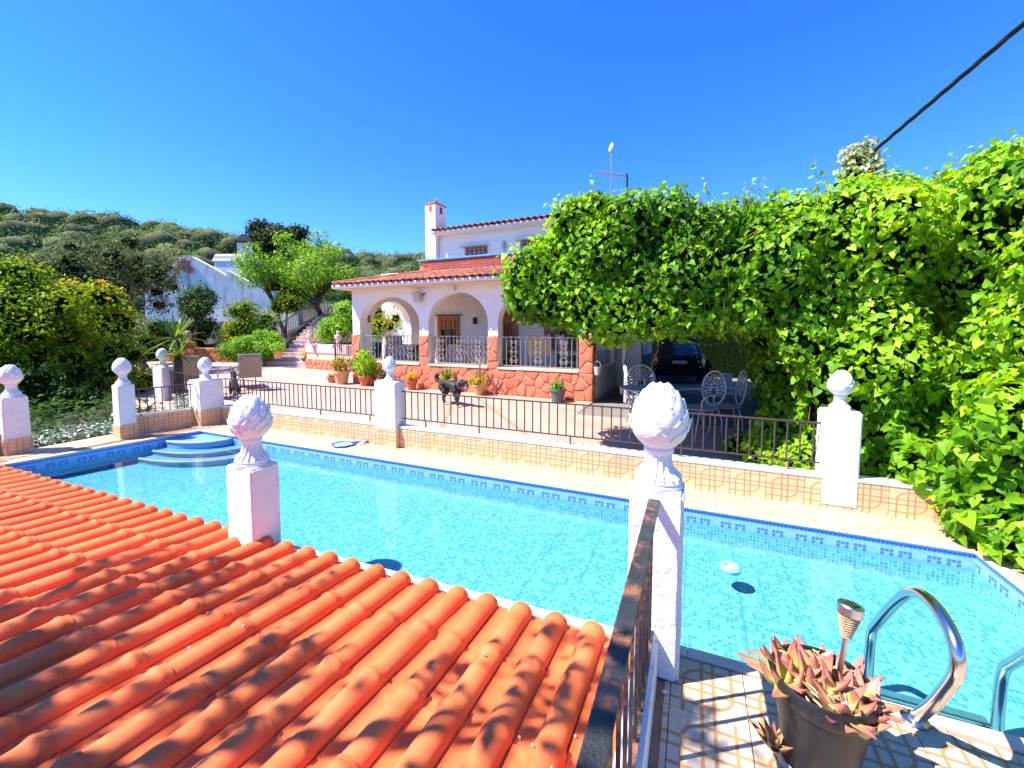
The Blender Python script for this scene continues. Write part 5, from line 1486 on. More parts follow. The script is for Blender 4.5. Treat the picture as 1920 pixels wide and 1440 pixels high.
# yucca by the railing
yb = at(338, 750, 8.9)
yu = thing('yucca', 'spiky yucca with two rosettes behind the railing at the far end of the pool', 'plant', (yb.x, yb.y, -.02))
part('trunk', MB().tube([(yb.x, yb.y, -.05), (yb.x - .02, yb.y, .5), (yb.x + .02, yb.y, .85)], [.10, .085, .07], 9).tube([(yb.x - .02, yb.y, .6), (yb.x - .18, yb.y + .1, 1.25)], [.07, .05], 8), MAT['darkbark'], yu, smooth='auto')
for c, n_, Lr in (((yb.x - .2, yb.y + .1, 1.30), 34, .62), ((yb.x + .03, yb.y, .95), 34, .58)):
    for k in range(n_):
        a = rng.uniform(0, 2 * PI); el = rng.uniform(-.35, 1.35); L_ = Lr * rng.uniform(.75, 1.1)
        dirn = Vector((math.cos(a) * math.cos(el), math.sin(a) * math.cos(el), math.sin(el))); sd = dirn.cross(Vector((0, 0, 1))).normalized()
        mb = MB(); q = []
        for i in range(5):
            f = i / 4; w_ = .032 * (1 - f) ** .6 * (1 if i else .6) + .001
            p = Vector(c) + dirn * (L_ * f) + Vector((0, 0, -.22 * f * f * L_ * (1.2 - math.sin(el)))); q += [p - sd * w_, p + Vector((0, 0, -.006)), p + sd * w_]
        mb.add(q, [(3 * i + j, 3 * i + j + 1, 3 * i + j + 4, 3 * i + j + 3) for i in range(4) for j in range(2)])
        o = part('blade', mb, MAT['yuccaleaf'], yu)
        a_ = o.data.attributes.new('tone', 'FLOAT', 'POINT'); a_.data.foreach_set('value', np.full(15, rng.uniform(.2, 1), dtype=np.float32))

# silvery daisies on the ground between the left pillars
def ground_cover(name, label, cat, pts, hgt, size, mat, seed, tone_mu=.6, tone_sd=.3):
    g2 = np.random.default_rng(seed); P = np.array(pts); n = len(P)
    P[:, 2] += g2.uniform(.2, 1, n) * hgt
    N = unit(np.column_stack([g2.normal(0, .35, n), g2.normal(0, .35, n), np.ones(n)]))
    r_, t_, n_ = leaf_frames(N, .4, .0, g2)
    V, Q = leaf_arrays(P, r_, t_, n_, g2.uniform(.7, 1.3, n) * size, OVAL, OVALF)
    o = big_mesh(name, V, Q, MAT[mat], None, np.repeat(np.clip(g2.normal(tone_mu, tone_sd, n), 0, 1), 4))
    o['kind'] = 'stuff'; o['label'] = label; o['category'] = cat
    return o
pts = []
for k in range(9000):
    yy = rng.uniform(-1.0, 7.5); xx = rng.uniform(-15.5, -8.0)
    if xx > -9 and rng.random() < .5: continue
    if yy > (4.0 if xx > -9 else (4.6 if xx > -11.5 else 5.2)): continue
    pts.append((xx, yy, -.10))
ground_cover('undergrowth', 'dark green undergrowth on the soil beneath the shrubs on the left', 'undergrowth', pts, .30, .12, 'darkleaf', 40, .35, .22)
pts = []
for k in range(4200):
    yy = rng.uniform(1.7, 4.9); xx = -7.86 - abs(rng.gauss(0, .42)) - .0
    if mnoise.noise(Vector((xx * 1.5, yy * 1.5, 0))) > -.25: pts.append((xx, yy, -.10))
ground_cover('daisy_carpet', 'carpet of small white daisies with grey leaves behind the left pillars', 'flowers', pts, .16, .055, 'daisy', 41, .55, .35)
pts = []
for k in range(500):
    p = at(rng.uniform(326, 372), 770, 8.0 + rng.uniform(-.35, .35)); pts.append((p.x, p.y, -.05))
ground_cover('flower_bed', 'white and purple flowers at the foot of the pillar with the yucca', 'flowers', pts, .30, .06, 'daisy', 42, .5, .35)
# ------------------------------------------------------------------ pool ladder
lad = thing('pool_ladder', 'polished steel pool ladder with two looped handrails beside the aloe pot', 'ladder', (1.05, 2.1, 0))
def spline(pts, n=6):
    out = []; P = [Vector(p) for p in pts]
    for i in range(len(P) - 1):
        p0, p1, p2, p3 = P[max(i - 1, 0)], P[i], P[i + 1], P[min(i + 2, len(P) - 1)]
        for k in range(n):
            t = k / n
            out.append(.5 * ((2 * p1) + (p2 - p0) * t + (2 * p0 - 5 * p1 + 4 * p2 - p3) * t * t + (3 * p1 - p0 - 3 * p2 + p3) * t ** 3))
    out.append(P[-1]); return out
RAIL = [(2.065, .0), (1.95, .16), (1.865, .30), (1.815, .41), (1.85, .49), (1.97, .525), (2.12, .49), (2.27, .36), (2.45, .14), (2.505, .06), (2.52, -.05), (2.52, -.27)]
for xx, dy in ((.835, 0.0), (1.275, -.06)):
    part('handrail', MB().tube(spline([(xx, y + dy * (1 if z < .3 and y > 2.3 else 1), z) for y, z in RAIL]), .0215, 14), MAT['steel'], lad, smooth=True)
    part('flange', MB().lathe([(.045, .0), (.045, .008), (.03, .014), (.024, .02)], (xx, 2.06 + dy, .003), 20), MAT['steel'], lad, smooth='auto')
for zz in (-.20,):
    part('tread', MB().box((1.055, 2.50, zz - .04), (.42, .05, .02)), MAT['steel'], lad, bevel=.006)

# ------------------------------------------------------------------ potted aloe
def aloe_mat():
    m, n, l, p = new_mat('aloe_leaf'); g = NG(m)
    a = n.new('ShaderNodeAttribute'); a.attribute_name = 'along'
    b = n.new('ShaderNodeAttribute'); b.attribute_name = 'tone'
    c = g.ramp(a.outputs['Fac'], [(0.0, (0.42, 0.45, 0.06)), (0.40, (0.48, 0.38, 0.08)), (0.68, (0.58, 0.22, 0.14)), (1.0, (0.48, 0.09, 0.09))])
    c = g.mix(g.math('MULTIPLY', b.outputs['Fac'], .42), c, (0.66, 0.27, 0.21))
    v = n.new('ShaderNodeTexVoronoi'); v.inputs['Scale'].default_value = 150; l.new(g.tex('Object'), v.inputs[0])
    c = g.mix(g.math('MULTIPLY', g.math('LESS_THAN', v.outputs['Distance'], .22), .45), c, (0.75, 0.68, 0.42))
    l.new(c, p.inputs['Base Color']); p.inputs['Roughness'].default_value = .42
    tr = n.new('ShaderNodeBsdfTranslucent'); l.new(c, tr.inputs[0])
    mx = n.new('ShaderNodeMixShader'); mx.inputs[0].default_value = .15
    l.new(p.outputs[0], mx.inputs[1]); l.new(tr.outputs[0], mx.inputs[2]); l.new(mx.outputs[0], n['Material Output'].inputs['Surface'])
    return m
MAT['aloe'] = aloe_mat()
def aloe_leaf(base, dirn, L_, w_, curl, tone, parent):
    """thick pointed blade, channelled above"""
    base, dirn = Vector(base), Vector(dirn).normalized()
    sd = dirn.cross(Vector((0, 0, 1)))
    if sd.length < .05: sd = Vector((1, 0, 0))
    sd.normalize(); mb = MB(); N = 7; al = []
    p = base.copy(); d = dirn.copy()
    for i in range(N):
        f = i / (N - 1)
        ww = w_ * (1 - f) ** .75 * (1 + .25 * math.sin(PI * min(1, f * 2.2))) + .0012
        up = sd.cross(d).normalized()
        if up.z < 0 and abs(d.z) < .95: up = -up
        th = .46 * ww + .0010
        for (a, b) in ((-1, .25), (-.55, -.45 * (1 - f)), (0, -.75 * (1 - f)), (.55, -.45 * (1 - f)), (1, .25), (.5, -1.1), (0, -1.6), (-.5, -1.1)):
            mb.v.append(tuple(p + sd * (a * ww) + up * (b * th))); al.append(f)
        p = p + d * (L_ / (N - 1)); d = (d + Vector((0, 0, curl)) * .24).normalized()
    for i in range(N - 1):
        for k in range(8): mb.f.append((8 * i + k, 8 * i + (k + 1) % 8, 8 * i + 8 + (k + 1) % 8, 8 * i + 8 + k))
    # teeth along the edges
    o = part('leaf', mb, MAT['aloe'], parent, smooth=True)
    for nm, vals in (('along', al), ('tone', [tone] * len(al))):
        a_ = o.data.attributes.new(nm, 'FLOAT', 'POINT'); a_.data.foreach_set('value', np.array(vals, dtype=np.float32))
    return o
PC = Vector((0.440, 1.705, 0.0))
pot = thing('aloe_pot', 'scuffed black plastic pot crowded with reddish aloe rosettes on the tiled deck', 'potted plant', PC)
part('pot', MB().lathe([(.105, .0), (.108, .01), (.142, .262), (.150, .264), (.155, .275), (.158, .325), (.154, .331), (.146, .328), (.140, .27), (.10, .02)], PC, 40, True, True), MAT['blackplastic'], pot, smooth='auto')
part('soil', MB().lathe([(.141, .285), (.09, .296), (.0, .30)], PC, 24, False, False), MAT['soil'], pot, smooth=True)
ar = random.Random(12)
ros = [(-.085, .055, .30, 9, .145, .75), (-.10, -.03, .30, 8, .13, .7), (.0, .08, .30, 8, .13, .6), (.085, .05, .30, 8, .13, .5), (.03, -.075, .30, 11, .155, .35), (.105, -.04, .30, 8, .125, .3), (-.02, -.0, .31, 8, .14, .8), (.075, -.10, .295, 6, .10, .25), (-.125, .0, .30, 6, .13, .8)]
for rx, ry, rz_, n_, L_, upb in ros:
    ph = ar.uniform(0, 6)
    for k in range(n_):
        a = ph + 2.4 * k; f = k / n_
        el = .25 + 1.15 * f * (.6 + upb * .5) + ar.uniform(-.1, .1)
        out = Vector((math.cos(a) * math.cos(el), math.sin(a) * math.cos(el), math.sin(el)))
        out += Vector((rx, ry, 0)) * 2.2
        aloe_leaf(PC + Vector((rx, ry, rz_ - .015)) + Vector((math.cos(a), math.sin(a), 0)) * .010, out, 1.0 * L_ * ar.uniform(.8, 1.12) * (1 - .25 * f), .031 * ar.uniform(.8, 1.25), ar.uniform(-.5, .9), ar.uniform(0, 1), pot)
# dry leaf bits between the rosettes
MAT['drystraw'] = plain('dry_straw', (0.58, 0.44, 0.27), .9, .2, 30)
for k in range(46):
    a = ar.uniform(0, 2 * PI); q = ar.uniform(.04, .15); c = PC + Vector((q * math.cos(a), q * math.sin(a), .305 + ar.uniform(-.01, .03)))
    b = c + Vector((ar.uniform(-.04, .04), ar.uniform(-.04, .04), ar.uniform(-.02, .03)))
    part('dry_leaf', MB().tube([c, (c + b) / 2 + Vector((0, 0, ar.uniform(0, .015))), b], [.003, .0035, .001], 4), MAT['drystraw'], pot)
# small aloe fallen at the foot of the pot
sp = Vector((0.300, 1.665, .0))
sm = thing('small_aloe', 'small reddish aloe rosette lying on the deck tiles against the black pot', 'plant', sp)
for k in range(13):
    a = 2.4 * k; f = k / 13; el = .15 + 1.1 * f
    out = Vector((math.cos(a) * math.cos(el) - .15, math.sin(a) * math.cos(el) - .1, math.sin(el) + .1))
    aloe_leaf(sp + Vector((0, 0, .05)), out, .095 * ar.uniform(.8, 1.1), .015, ar.uniform(-.1, .6), ar.uniform(0, .6), sm)
part('stalk', MB().tube([sp + Vector((.05, -.04, .012)), sp + Vector((.02, -.02, .025)), sp + Vector((0, 0, .06))], [.010, .010, .008], 7), MAT['drystraw'], sm)
part('stalk', MB().tube([sp + Vector((.14, -.05, .012)), sp + Vector((.07, -.06, .016)), sp + Vector((.01, -.05, .02))], [.008, .009, .006], 7), MAT['palepink'], sm)
# solar stake light
sb_ = PC + Vector((.055, .035, 0))
sol = thing('solar_light', 'steel solar stake lamp with a woven rope cone stuck in the aloe pot', 'lamp', sb_ + Vector((0, 0, .30)))
ax = Vector((.05, .05, .42)).normalized(); qx = ax.to_track_quat('Z', 'Y')
def along_axis(mb, org): mb.v = [tuple(qx @ Vector(v) + org) for v in mb.v]; return mb
so_ = sb_ + Vector((0, 0, .30))
part('stake', along_axis(MB().tube([(0, 0, -.06), (0, 0, .175)], .0085, 10), so_), MAT['brushed'], sol, smooth='auto')
part('shade', along_axis(MB().lathe([(.014, .165), (.030, .245)], (0, 0, 0), 20), so_), MAT['rope'], sol, smooth='auto')
rp = MB()
for k in range(9): rp.tube([(( .0145 + .0165 * k / 8) * math.cos(a), (.0145 + .0165 * k / 8) * math.sin(a), .167 + .009 * k + .003 * math.sin(3 * a)) for a in [2 * PI * i / 18 for i in range(18)]], .0028, 5, close=True)
part('rope', along_axis(rp, so_), MAT['rope'], sol, smooth=True)
part('cap', along_axis(MB().lathe([(.030, .244), (.037, .246), (.039, .276), (.036, .280), (.026, .279)], (0, 0, 0), 28), so_), MAT['brushed'], sol, smooth='auto')
part('solar_cell', along_axis(MB().box((0, 0, .2805), (.036, .036, .002)), so_), MAT['solar'], sol)
# white pebble and leaf litter on the deck
pbl = tag(link('pebble', MB().lathe([(.0, 0), (.010, .003), (.012, .008), (.006, .013), (.0, .014)], (0, 0, 0), 10).mesh('pebble', smooth=True), MAT['dropping'], None, (-.075, 1.80, .0), (0, 0, .4), (1.2, .8, 1)), 'small white pebble on the deck beside the peeling kerb', 'pebble')

# ------------------------------------------------------------------ floater and net
fp = gr(1369, 1066, WATER_Z)
flo = thing('chlorine_floater', 'pale blue round chlorine float on the pool water', 'pool float', (fp.x, fp.y, WATER_Z))
part('ring', MB().lathe([(.030, .018), (.040, .030), (.058, .026), (.070, .010), (.066, -.012), (.045, -.022), (.030, -.01)], (fp.x, fp.y, WATER_Z), 28, False, False), MAT['cyanplastic'], flo, smooth='auto')
part('cap', MB().lathe([(.031, .012), (.0, .014)], (fp.x, fp.y, WATER_Z), 20, False, False), MAT['whiteplastic'], flo)
part('basket', MB().lathe([(.020, -.035), (.028, -.02)], (fp.x, fp.y, WATER_Z), 14), MAT['yellowplastic'], flo)
na = gr(640, 832)
net = thing('pool_net', 'blue leaf skimmer net lying on the far edge of the pool', 'pool net', (na.x, na.y, .0))
npts = [gr(622, 832, .015), gr(640, 828, .015), gr(662, 829, .015), gr(666, 833, .015), gr(645, 838, .015), gr(628, 838, .015)]
part('frame', MB().tube(npts, .011, 6, close=True), MAT['blueplastic'], net, smooth=True)
part('mesh', MB().add([p - Vector((0, 0, .004)) for p in npts], [tuple(range(6))]), MAT['cyanplastic'], net)
part('handle', MB().tube([gr(660, 830, .02), gr(690, 828, .02)], .016, 7), MAT['blueplastic'], net)
part('handle_clip', MB().bar(gr(672, 833, .02), gr(684, 828, .03), .02), MAT['whiteplastic'], net)
# fallen leaves and cracks on the pool floor read as small dark slips
lf = random.Random(4)
for k, (px_, py_) in enumerate(((1295, 1150), (1330, 1185), (1452, 1128))):
    pass

# ------------------------------------------------------------------ cable, post and wires
c0, c1 = at(2010, -45, 2.75), at(1640, 282, 4.95)
c0 = c1 + (c0 - c1) * 4.0
cab = MB(); n_ = 200
for s_ in range(3):
    pth = []
    for k in range(n_ + 1):
        f = k / n_; p = c0.lerp(c1, f) - Vector((0, 0, .06 * math.sin(PI * f))); a = s_ * 2 * PI / 3 + f * 80
        pth.append(p + UP * (.008 * math.cos(a)) + RT * (.008 * math.sin(a)))
    cab.tube(pth, .0135, 8)
co_ = thing('overhead_cable', 'thick twisted black cable slanting down from the top right corner', 'cable', c1)
part('strands', cab, MAT['cable'], co_, smooth=True)
c2 = at(1560, 352, 5.6)
part('tail', MB().tube([c1, c1.lerp(c2, .5) - Vector((0, 0, .03)), c2], .018, 7), MAT['cable'], co_, smooth=True)
pb2 = at(1618, 345, 5.1)
pv = tree('vine_post', 'short post wrapped in pale variegated vine where the cable ends above the ivy', 'post', (pb2.x, pb2.y, 2.4), crown_at(1615, 296, 5.1, 40, 96), 16, .12, 520, .055, 'vine' if 'vine' in MAT else 'oak', .035, 'darkbark', seed=51, core=.5, limbs=3, shape='ivy', tone_mu=.75, tone_sd=.25, jitter=.25)
w0, w1 = at(-60, 478, 15), at(700, 520, 26)
wire = tag(link('thin_wire', MB().tube([w0.lerp(w1, k / 12) - Vector((0, 0, .35 * math.sin(PI * k / 12))) for k in range(13)], .008, 5).mesh('thin_wire'), MAT['zinc']), 'thin pale wire crossing in front of the trees and the ruined wall', 'wire')
# string of small white bulbs under the canopy
sl2_ = thing('light_string', 'string of tiny white bulbs hanging under the ivy above the parked car', 'lights', at(1290, 645, 10))
pts_ = [at(1268, 628, 10).lerp(at(1300, 648, 9.6), k / 5) for k in range(5)] + [at(1300 + 11 * k, 648 - .28 * (k - 1) ** 2 * 1.0, 9.5) for k in range(9)] + [at(1303 + k * 2.5, 652 + k * 9, 9.6) for k in range(5)]
part('flex', MB().tube(pts_[:14], .003, 4), MAT['zinc'], sl2_)
bulb = MB().lathe([(.0, -.02), (.016, -.01), (.018, .005), (.008, .02)], (0, 0, 0), 7).mesh('bulb')
for p in pts_: piece('bulb', bulb, MAT['whiteplastic'], sl2_, p)

# ------------------------------------------------------------------ parked car, seen from behind
cx0 = at(1272, 720, 15.2); CZ = -.53
car = thing('parked_car', 'black estate car parked in the shade under the ivy, seen from behind', 'car', (cx0.x, cx0.y, CZ), R(6))
# sections from rear (y=0) forward (y=4): half width, sill, belt, roof
W2 = .87
def carsec(y, zb, zt, wl, wb, wt_):
    return [(-wl, y, zb), (-wb, y, zb + (zt - zb) * .42), (-wb * .99, y, zb + (zt - zb) * .56), (-wt_, y, zt - .05), (-wt_ * .8, y, zt), (wt_ * .8, y, zt), (wt_, y, zt - .05), (wb * .99, y, zb + (zt - zb) * .56), (wb, y, zb + (zt - zb) * .42), (wl, y, zb)]
secs = [carsec(-.02, .42, 1.05, .70, .78, .72), carsec(.03, .30, 1.15, .80, .85, .74), carsec(.30, .26, 1.56, .84, .875, .62), carsec(.6, .25, 1.62, .85, .88, .62), carsec(2.0, .25, 1.64, .85, .88, .63), carsec(2.9, .25, 1.50, .85, .88, .60), carsec(3.4, .27, 1.02, .84, .87, .70), carsec(4.2, .32, .88, .76, .80, .62)]
cb_ = MB(); k_ = len(secs[0])
for s_ in secs: cb_.v += s_
for i in range(len(secs) - 1):
    for j in range(k_): cb_.f.append((i * k_ + j, i * k_ + (j + 1) % k_, (i + 1) * k_ + (j + 1) % k_, (i + 1) * k_ + j))
cb_.f.append(tuple(range(k_))); cb_.f.append(tuple(range((len(secs) - 1) * k_, len(secs) * k_))[::-1])
body = part('body', cb_, MAT['carpaint'], car, smooth='auto', local=True)
part('rear_window', MB().add([(-.64, -.003, 1.08), (.64, -.003, 1.08), (.54, .262, 1.52), (-.54, .262, 1.52)], [(0, 1, 2, 3)]), MAT['darkglass'], car, local=True)
part('bumper', MB().box((0, -.04, .46), (1.66, .16, .24)), MAT['carpaint'], car, bevel=.03, local=True)
part('chrome_strip', MB().box((0.02, -.055, .985), (.86, .03, .028)), MAT['chrome'], car, local=True)
em = part('emblem', MB().tube([(.05 * 1.3 * math.cos(a), -.072, .985 + .036 * math.sin(a)) for a in [2 * PI * i / 20 for i in range(20)]], .007, 5, close=True), MAT['chrome'], car, local=True)
part('emblem_badge', MB().lathe([(.048, 0), (.048, .006)], (0, 0, 0), 18).__class__().box((0, -.071, .985), (.09, .004, .05)), MAT['eublue'], em, bevel=.001, local=True)
pl_ = part('number_plate', MB().box((0.0, -.075, .80), (.52, .012, .11)), MAT['platewhite'], car, local=True)
part('plate_band', MB().box((-.238, -.0825, .80), (.042, .004, .108)), MAT['eublue'], pl_, local=True)
def text_mesh(s, size, name):
    cu = bpy.data.curves.new(name, 'FONT'); cu.body = s; cu.size = size; cu.align_x = 'CENTER'; cu.align_y = 'CENTER'; cu.extrude = .0008; cu.resolution_u = 2
    ob = bpy.data.objects.new(name, cu); COL.objects.link(ob)
    me = bpy.data.meshes.new_from_object(ob.evaluated_get(bpy.context.evaluated_depsgraph_get()))
    bpy.data.objects.remove(ob); bpy.data.curves.remove(cu)
    return me
tm = text_mesh('8528 DCC', .098, 'plate_text'); link('plate_text', tm, MAT['platetext'], pl_, (.022, -.0835, .80), (PI / 2, 0, 0))
for sx in (-1, 1):
    lt = part('tail_light', MB().add([(sx * .74, -.035, .66), (sx * .88, .10, .66), (sx * .86, .10, 1.10), (sx * .76, .0, 1.10), (sx * .70, .12, .66), (sx * .72, .12, 1.10)], [(0, 1, 2, 3), (4, 0, 3, 5), (3, 2, 5), (0, 4, 1)]), MAT['redlens'], car, local=True)
    part('lens_band', MB().add([(sx * .738, -.041, .80), (sx * .885, .10, .80), (sx * .878, .10, .90), (sx * .742, -.036, .90)], [(0, 1, 2, 3)]), MAT['amberlens'], lt, local=True)
for sx in (-1, 1):
    for yy in (.75, 3.35):
        w_ = MB().lathe([(.20, -.10), (.31, -.095), (.325, -.07), (.325, .07), (.31, .095), (.20, .10)], (0, 0, 0), 20); w_.v = [(z + sx * .78, yy + x, .325 + y) for x, y, z in w_.v]
        wh = part('wheel', w_, MAT['tyre'], car, smooth='auto', local=True)
        rm_ = MB().lathe([(.19, -.101), (.19, .101)], (0, 0, 0), 16); rm_.v = [(z + sx * .78, yy + x, .325 + y) for x, y, z in rm_.v]
        part('rim', rm_, MAT['aluminium'], wh, local=True)
    part('wing_mirror', MB().box((sx * .98, 2.75, 1.08), (.2, .1, .13)), MAT['carpaint'], car, bevel=.02, local=True)
    part('roof_rail', MB().tube([(sx * .56, .5, 1.62), (sx * .57, .55, 1.68), (sx * .58, 2.3, 1.70), (sx * .57, 2.4, 1.64)], .018, 6), MAT['aluminium'], car, local=True)
wm = tag(link('white_block', MB().box((0, 0, .22), (.35, .3, .44)).mesh('white_block', bevel=.02), MAT['zinc'], None, at(1362, 700, 14.4) - Vector((0, 0, .12))), 'pale block on the driveway right of the parked car', 'block')
wm.location.z = -.50
bn = tag(link('white_bin', MB().lathe([(.10, 0), (.16, .02), (.17, .16), (.09, .22), (.03, .3)], (0, 0, 0), 12).mesh('white_bin', smooth='auto'), MAT['whiteplastic'], None, gr(1188, 726) ), 'small white object on the ground beside the downpipe', 'pet bowl')

# ------------------------------------------------------------------ white garden furniture
def garden_chair(label, loc, rz, first=None):
    if first is not None: return dup(first, loc, rz, label)
    t = thing('garden_chair', label, 'chair', loc, rz, 'white cast metal garden chairs')
    WMt = MAT['whitemetal']
    # oval back, leaning
    def bp(a, r_): return Vector((.215 * r_ * math.cos(a), .20 + .10 * (.30 * r_ * math.sin(a) + .30), .70 + .235 * r_ * math.sin(a)))
    part('back_frame', MB().tube([bp(2 * PI * i / 28, 1) for i in range(28)], .013, 7, close=True), WMt, t, smooth=True, local=True)
    part('back_hub', MB().tube([bp(2 * PI * i / 14, .28) - Vector((0, 0, .05)) for i in range(14)], .009, 6, close=True), WMt, t, smooth=True, local=True)
    for k in range(13):
        a = -PI * .12 + PI * 1.24 * k / 12
        c = bp(a, .63) - Vector((0, 0, .02)); ra = Vector((math.cos(a), 0, math.sin(a))); ta = Vector((-math.sin(a), 0, math.cos(a)))
        part('spoke_loop', MB().tube([c + ra * (.075 * math.cos(b)) + ta * (.021 * math.sin(b)) for b in [2 * PI * i / 10 for i in range(10)]], .0055, 5, close=True), WMt, t, smooth=True, local=True)
    part('seat', MB().lathe([(.0, .425), (.20, .43), (.235, .44), (.24, .45), (.21, .45), (.0, .443)], (0, 0, 0), 24, False, False), WMt, t, smooth='auto', local=True)
    for sx in (-1, 1):
        part('front_leg', MB().tube([(sx * .18, -.15, .43), (sx * .21, -.20, .30), (sx * .17, -.19, .15), (sx * .22, -.25, .0)], .011, 6), WMt, t, smooth=True, local=True)
        part('rear_leg', MB().tube([(sx * .17, .16, .43), (sx * .19, .21, .28), (sx * .17, .22, .14), (sx * .21, .29, .0)], .011, 6), WMt, t, smooth=True, local=True)
        part('armrest', MB().tube(spline([(sx * .20, .22, .66), (sx * .27, .08, .66), (sx * .28, -.10, .65), (sx * .25, -.17, .58), (sx * .21, -.14, .44)], 4), .011, 6), WMt, t, smooth=True, local=True)
    return t
gc = garden_chair('white cast metal chair behind the round garden table, left of the big finial', (-.72, 6.75, 0), R(15))
garden_chair('white cast metal chair just right of the big finial, facing the table', (.08, 6.25, 0), R(-50), gc)
garden_chair('rightmost white cast metal chair, turned sideways in the ivy shade', (.38, 6.55, 0), R(-80), gc)
tbp = Vector((-.62, 5.95, 0))
gt_ = thing('garden_table', 'round white lattice garden table in the shade left of the big finial', 'table', tbp)
part('top', MB().lathe([(.0, .69), (.30, .692), (.325, .70), (.325, .715), (.0, .718)], tbp, 32, False, False), MAT['whitemetal'], gt_, smooth='auto')
ap = MB()
for k in range(20):
    a = 2 * PI * k / 20; c = tbp + Vector((.31 * math.cos(a), .31 * math.sin(a), .655)); ta = Vector((-math.sin(a), math.cos(a), 0))
    ap.tube([c + ta * (.04 * math.cos(b)) + Vector((0, 0, .03 * math.sin(b))) for b in [2 * PI * i / 8 for i in range(8)]], .005, 4, close=True)
part('apron', ap, MAT['whitemetal'], gt_)
for k in range(4):
    a = PI / 4 + PI / 2 * k; e = Vector((math.cos(a), math.sin(a), 0))
    part('leg', MB().tube(spline([tbp + e * .28 + Vector((0, 0, .69)), tbp + e * .20 + Vector((0, 0, .48)), tbp + e * .12 + Vector((0, 0, .30)), tbp + e * .26 + Vector((0, 0, .0))], 4), .013, 6), MAT['whitemetal'], gt_, smooth=True)
cn = tag(link('cone_ornament', MB().lathe([(.03, 0), (.045, .04), (.035, .12), (.008, .20)], (0, 0, 0), 10).mesh('cone_ornament', smooth='auto'), MAT['irongrey'], None, (tbp.x + .42, tbp.y + 1.35, .66)), 'small grey cone shaped ornament peeping above the big finial', 'ornament')
cn.location.z = .69; cn.location.x, cn.location.y = tbp.x + .12, tbp.y + .12

# ------------------------------------------------------------------ dogs
def dog_mesh(name, joints, bones):
    me = bpy.data.meshes.new(name)
    names = list(joints); idx = {n: i for i, n in enumerate(names)}
    me.from_pydata([joints[n][0] for n in names], [(idx[a], idx[b]) for a, b in bones], [])
    ob = bpy.data.objects.new(name, me); COL.objects.link(ob)
    sk = ob.modifiers.new('skin', 'SKIN'); sk.use_smooth_shade = True; sk.branch_smoothing = .6
    for n in names:
        r_ = joints[n][1]; rr = r_ if isinstance(r_, tuple) else (r_, r_)
        me.skin_vertices[0].data[idx[n]].radius = rr
        me.skin_vertices[0].data[idx[n]].use_root = (n == names[0])
    ob.modifiers.new('sub', 'SUBSURF').levels = 2
    m2 = bpy.data.meshes.new_from_object(ob.evaluated_get(bpy.context.evaluated_depsgraph_get()))
    bpy.data.objects.remove(ob); bpy.data.meshes.remove(me)
    return m2
def shaggy(me, amt, seed):
    for v in me.vertices:
        v.co += v.normal * amt * (mnoise.noise(v.co * 28 + Vector((seed, 0, 0))) + .5 * mnoise.noise(v.co * 60))
    me.update()
J = {'pelvis': ((-.24, 0, .40), .088), 'loin': ((-.08, 0, .41), .092), 'chest': ((.12, 0, .395), .115), 'wither': ((.21, 0, .42), .10), 'neck': ((.29, 0, .45), .078), 'head': ((.375, 0, .465), .068), 'brow': ((.42, 0, .455), .054), 'muzzle': ((.475, 0, .415), .034), 'nose': ((.505, 0, .398), .026),
     'hipL': ((-.25, .07, .35), .072), 'kneeL': ((-.19, .075, .24), .048), 'hockL': ((-.31, .075, .13), .027), 'pawL': ((-.325, .075, .025), .024), 'toeL': ((-.285, .075, .018), .022),
     'hipR': ((-.22, -.07, .35), .072), 'kneeR': ((-.10, -.075, .235), .048), 'hockR': ((-.15, -.075, .12), .027), 'pawR': ((-.11, -.075, .025), .024), 'toeR': ((-.07, -.075, .018), .022),
     'shL': ((.17, .075, .33), .058), 'elL': ((.14, .075, .22), .036), 'wrL': ((.11, .075, .11), .026), 'fL': ((.085, .075, .02), .024), 'ftL': ((.12, .075, .016), .021),
     'shR': ((.20, -.075, .33), .058), 'elR': ((.21, -.08, .22), .036), 'wrR': ((.27, -.08, .11), .026), 'fR': ((.30, -.08, .02), .024), 'ftR': ((.335, -.08, .016), .021),
     'tail0': ((-.33, 0, .42), .036), 'tail1': ((-.41, 0, .44), .042), 'tail2': ((-.465, 0, .52), .046), 'tail3': ((-.42, 0, .58), .040), 'tail4': ((-.37, 0, .56), .024),
     'earL': ((.375, .062, .50), .022), 'earL2': ((.385, .085, .445), .020), 'earR': ((.375, -.062, .50), .022), 'earR2': ((.385, -.085, .445), .020)}
Bn = [('pelvis', 'loin'), ('loin', 'chest'), ('chest', 'wither'), ('wither', 'neck'), ('neck', 'head'), ('head', 'brow'), ('brow', 'muzzle'), ('muzzle', 'nose'),
      ('pelvis', 'hipL'), ('hipL', 'kneeL'), ('kneeL', 'hockL'), ('hockL', 'pawL'), ('pawL', 'toeL'), ('pelvis', 'hipR'), ('hipR', 'kneeR'), ('kneeR', 'hockR'), ('hockR', 'pawR'), ('pawR', 'toeR'),
      ('chest', 'shL'), ('shL', 'elL'), ('elL', 'wrL'), ('wrL', 'fL'), ('fL', 'ftL'), ('chest', 'shR'), ('shR', 'elR'), ('elR', 'wrR'), ('wrR', 'fR'), ('fR', 'ftR'),
      ('pelvis', 'tail0'), ('tail0', 'tail1'), ('tail1', 'tail2'), ('tail2', 'tail3'), ('tail3', 'tail4'), ('head', 'earL'), ('earL', 'earL2'), ('head', 'earR'), ('earR', 'earR2')]
dm_ = dog_mesh('body', J, Bn); shaggy(dm_, .016, 2)
dgp = gr(846, 759)
dog = thing('dog', 'shaggy black dog with curled tail walking right across the terrace', 'dog', (dgp.x, dgp.y, 0), R(-18))
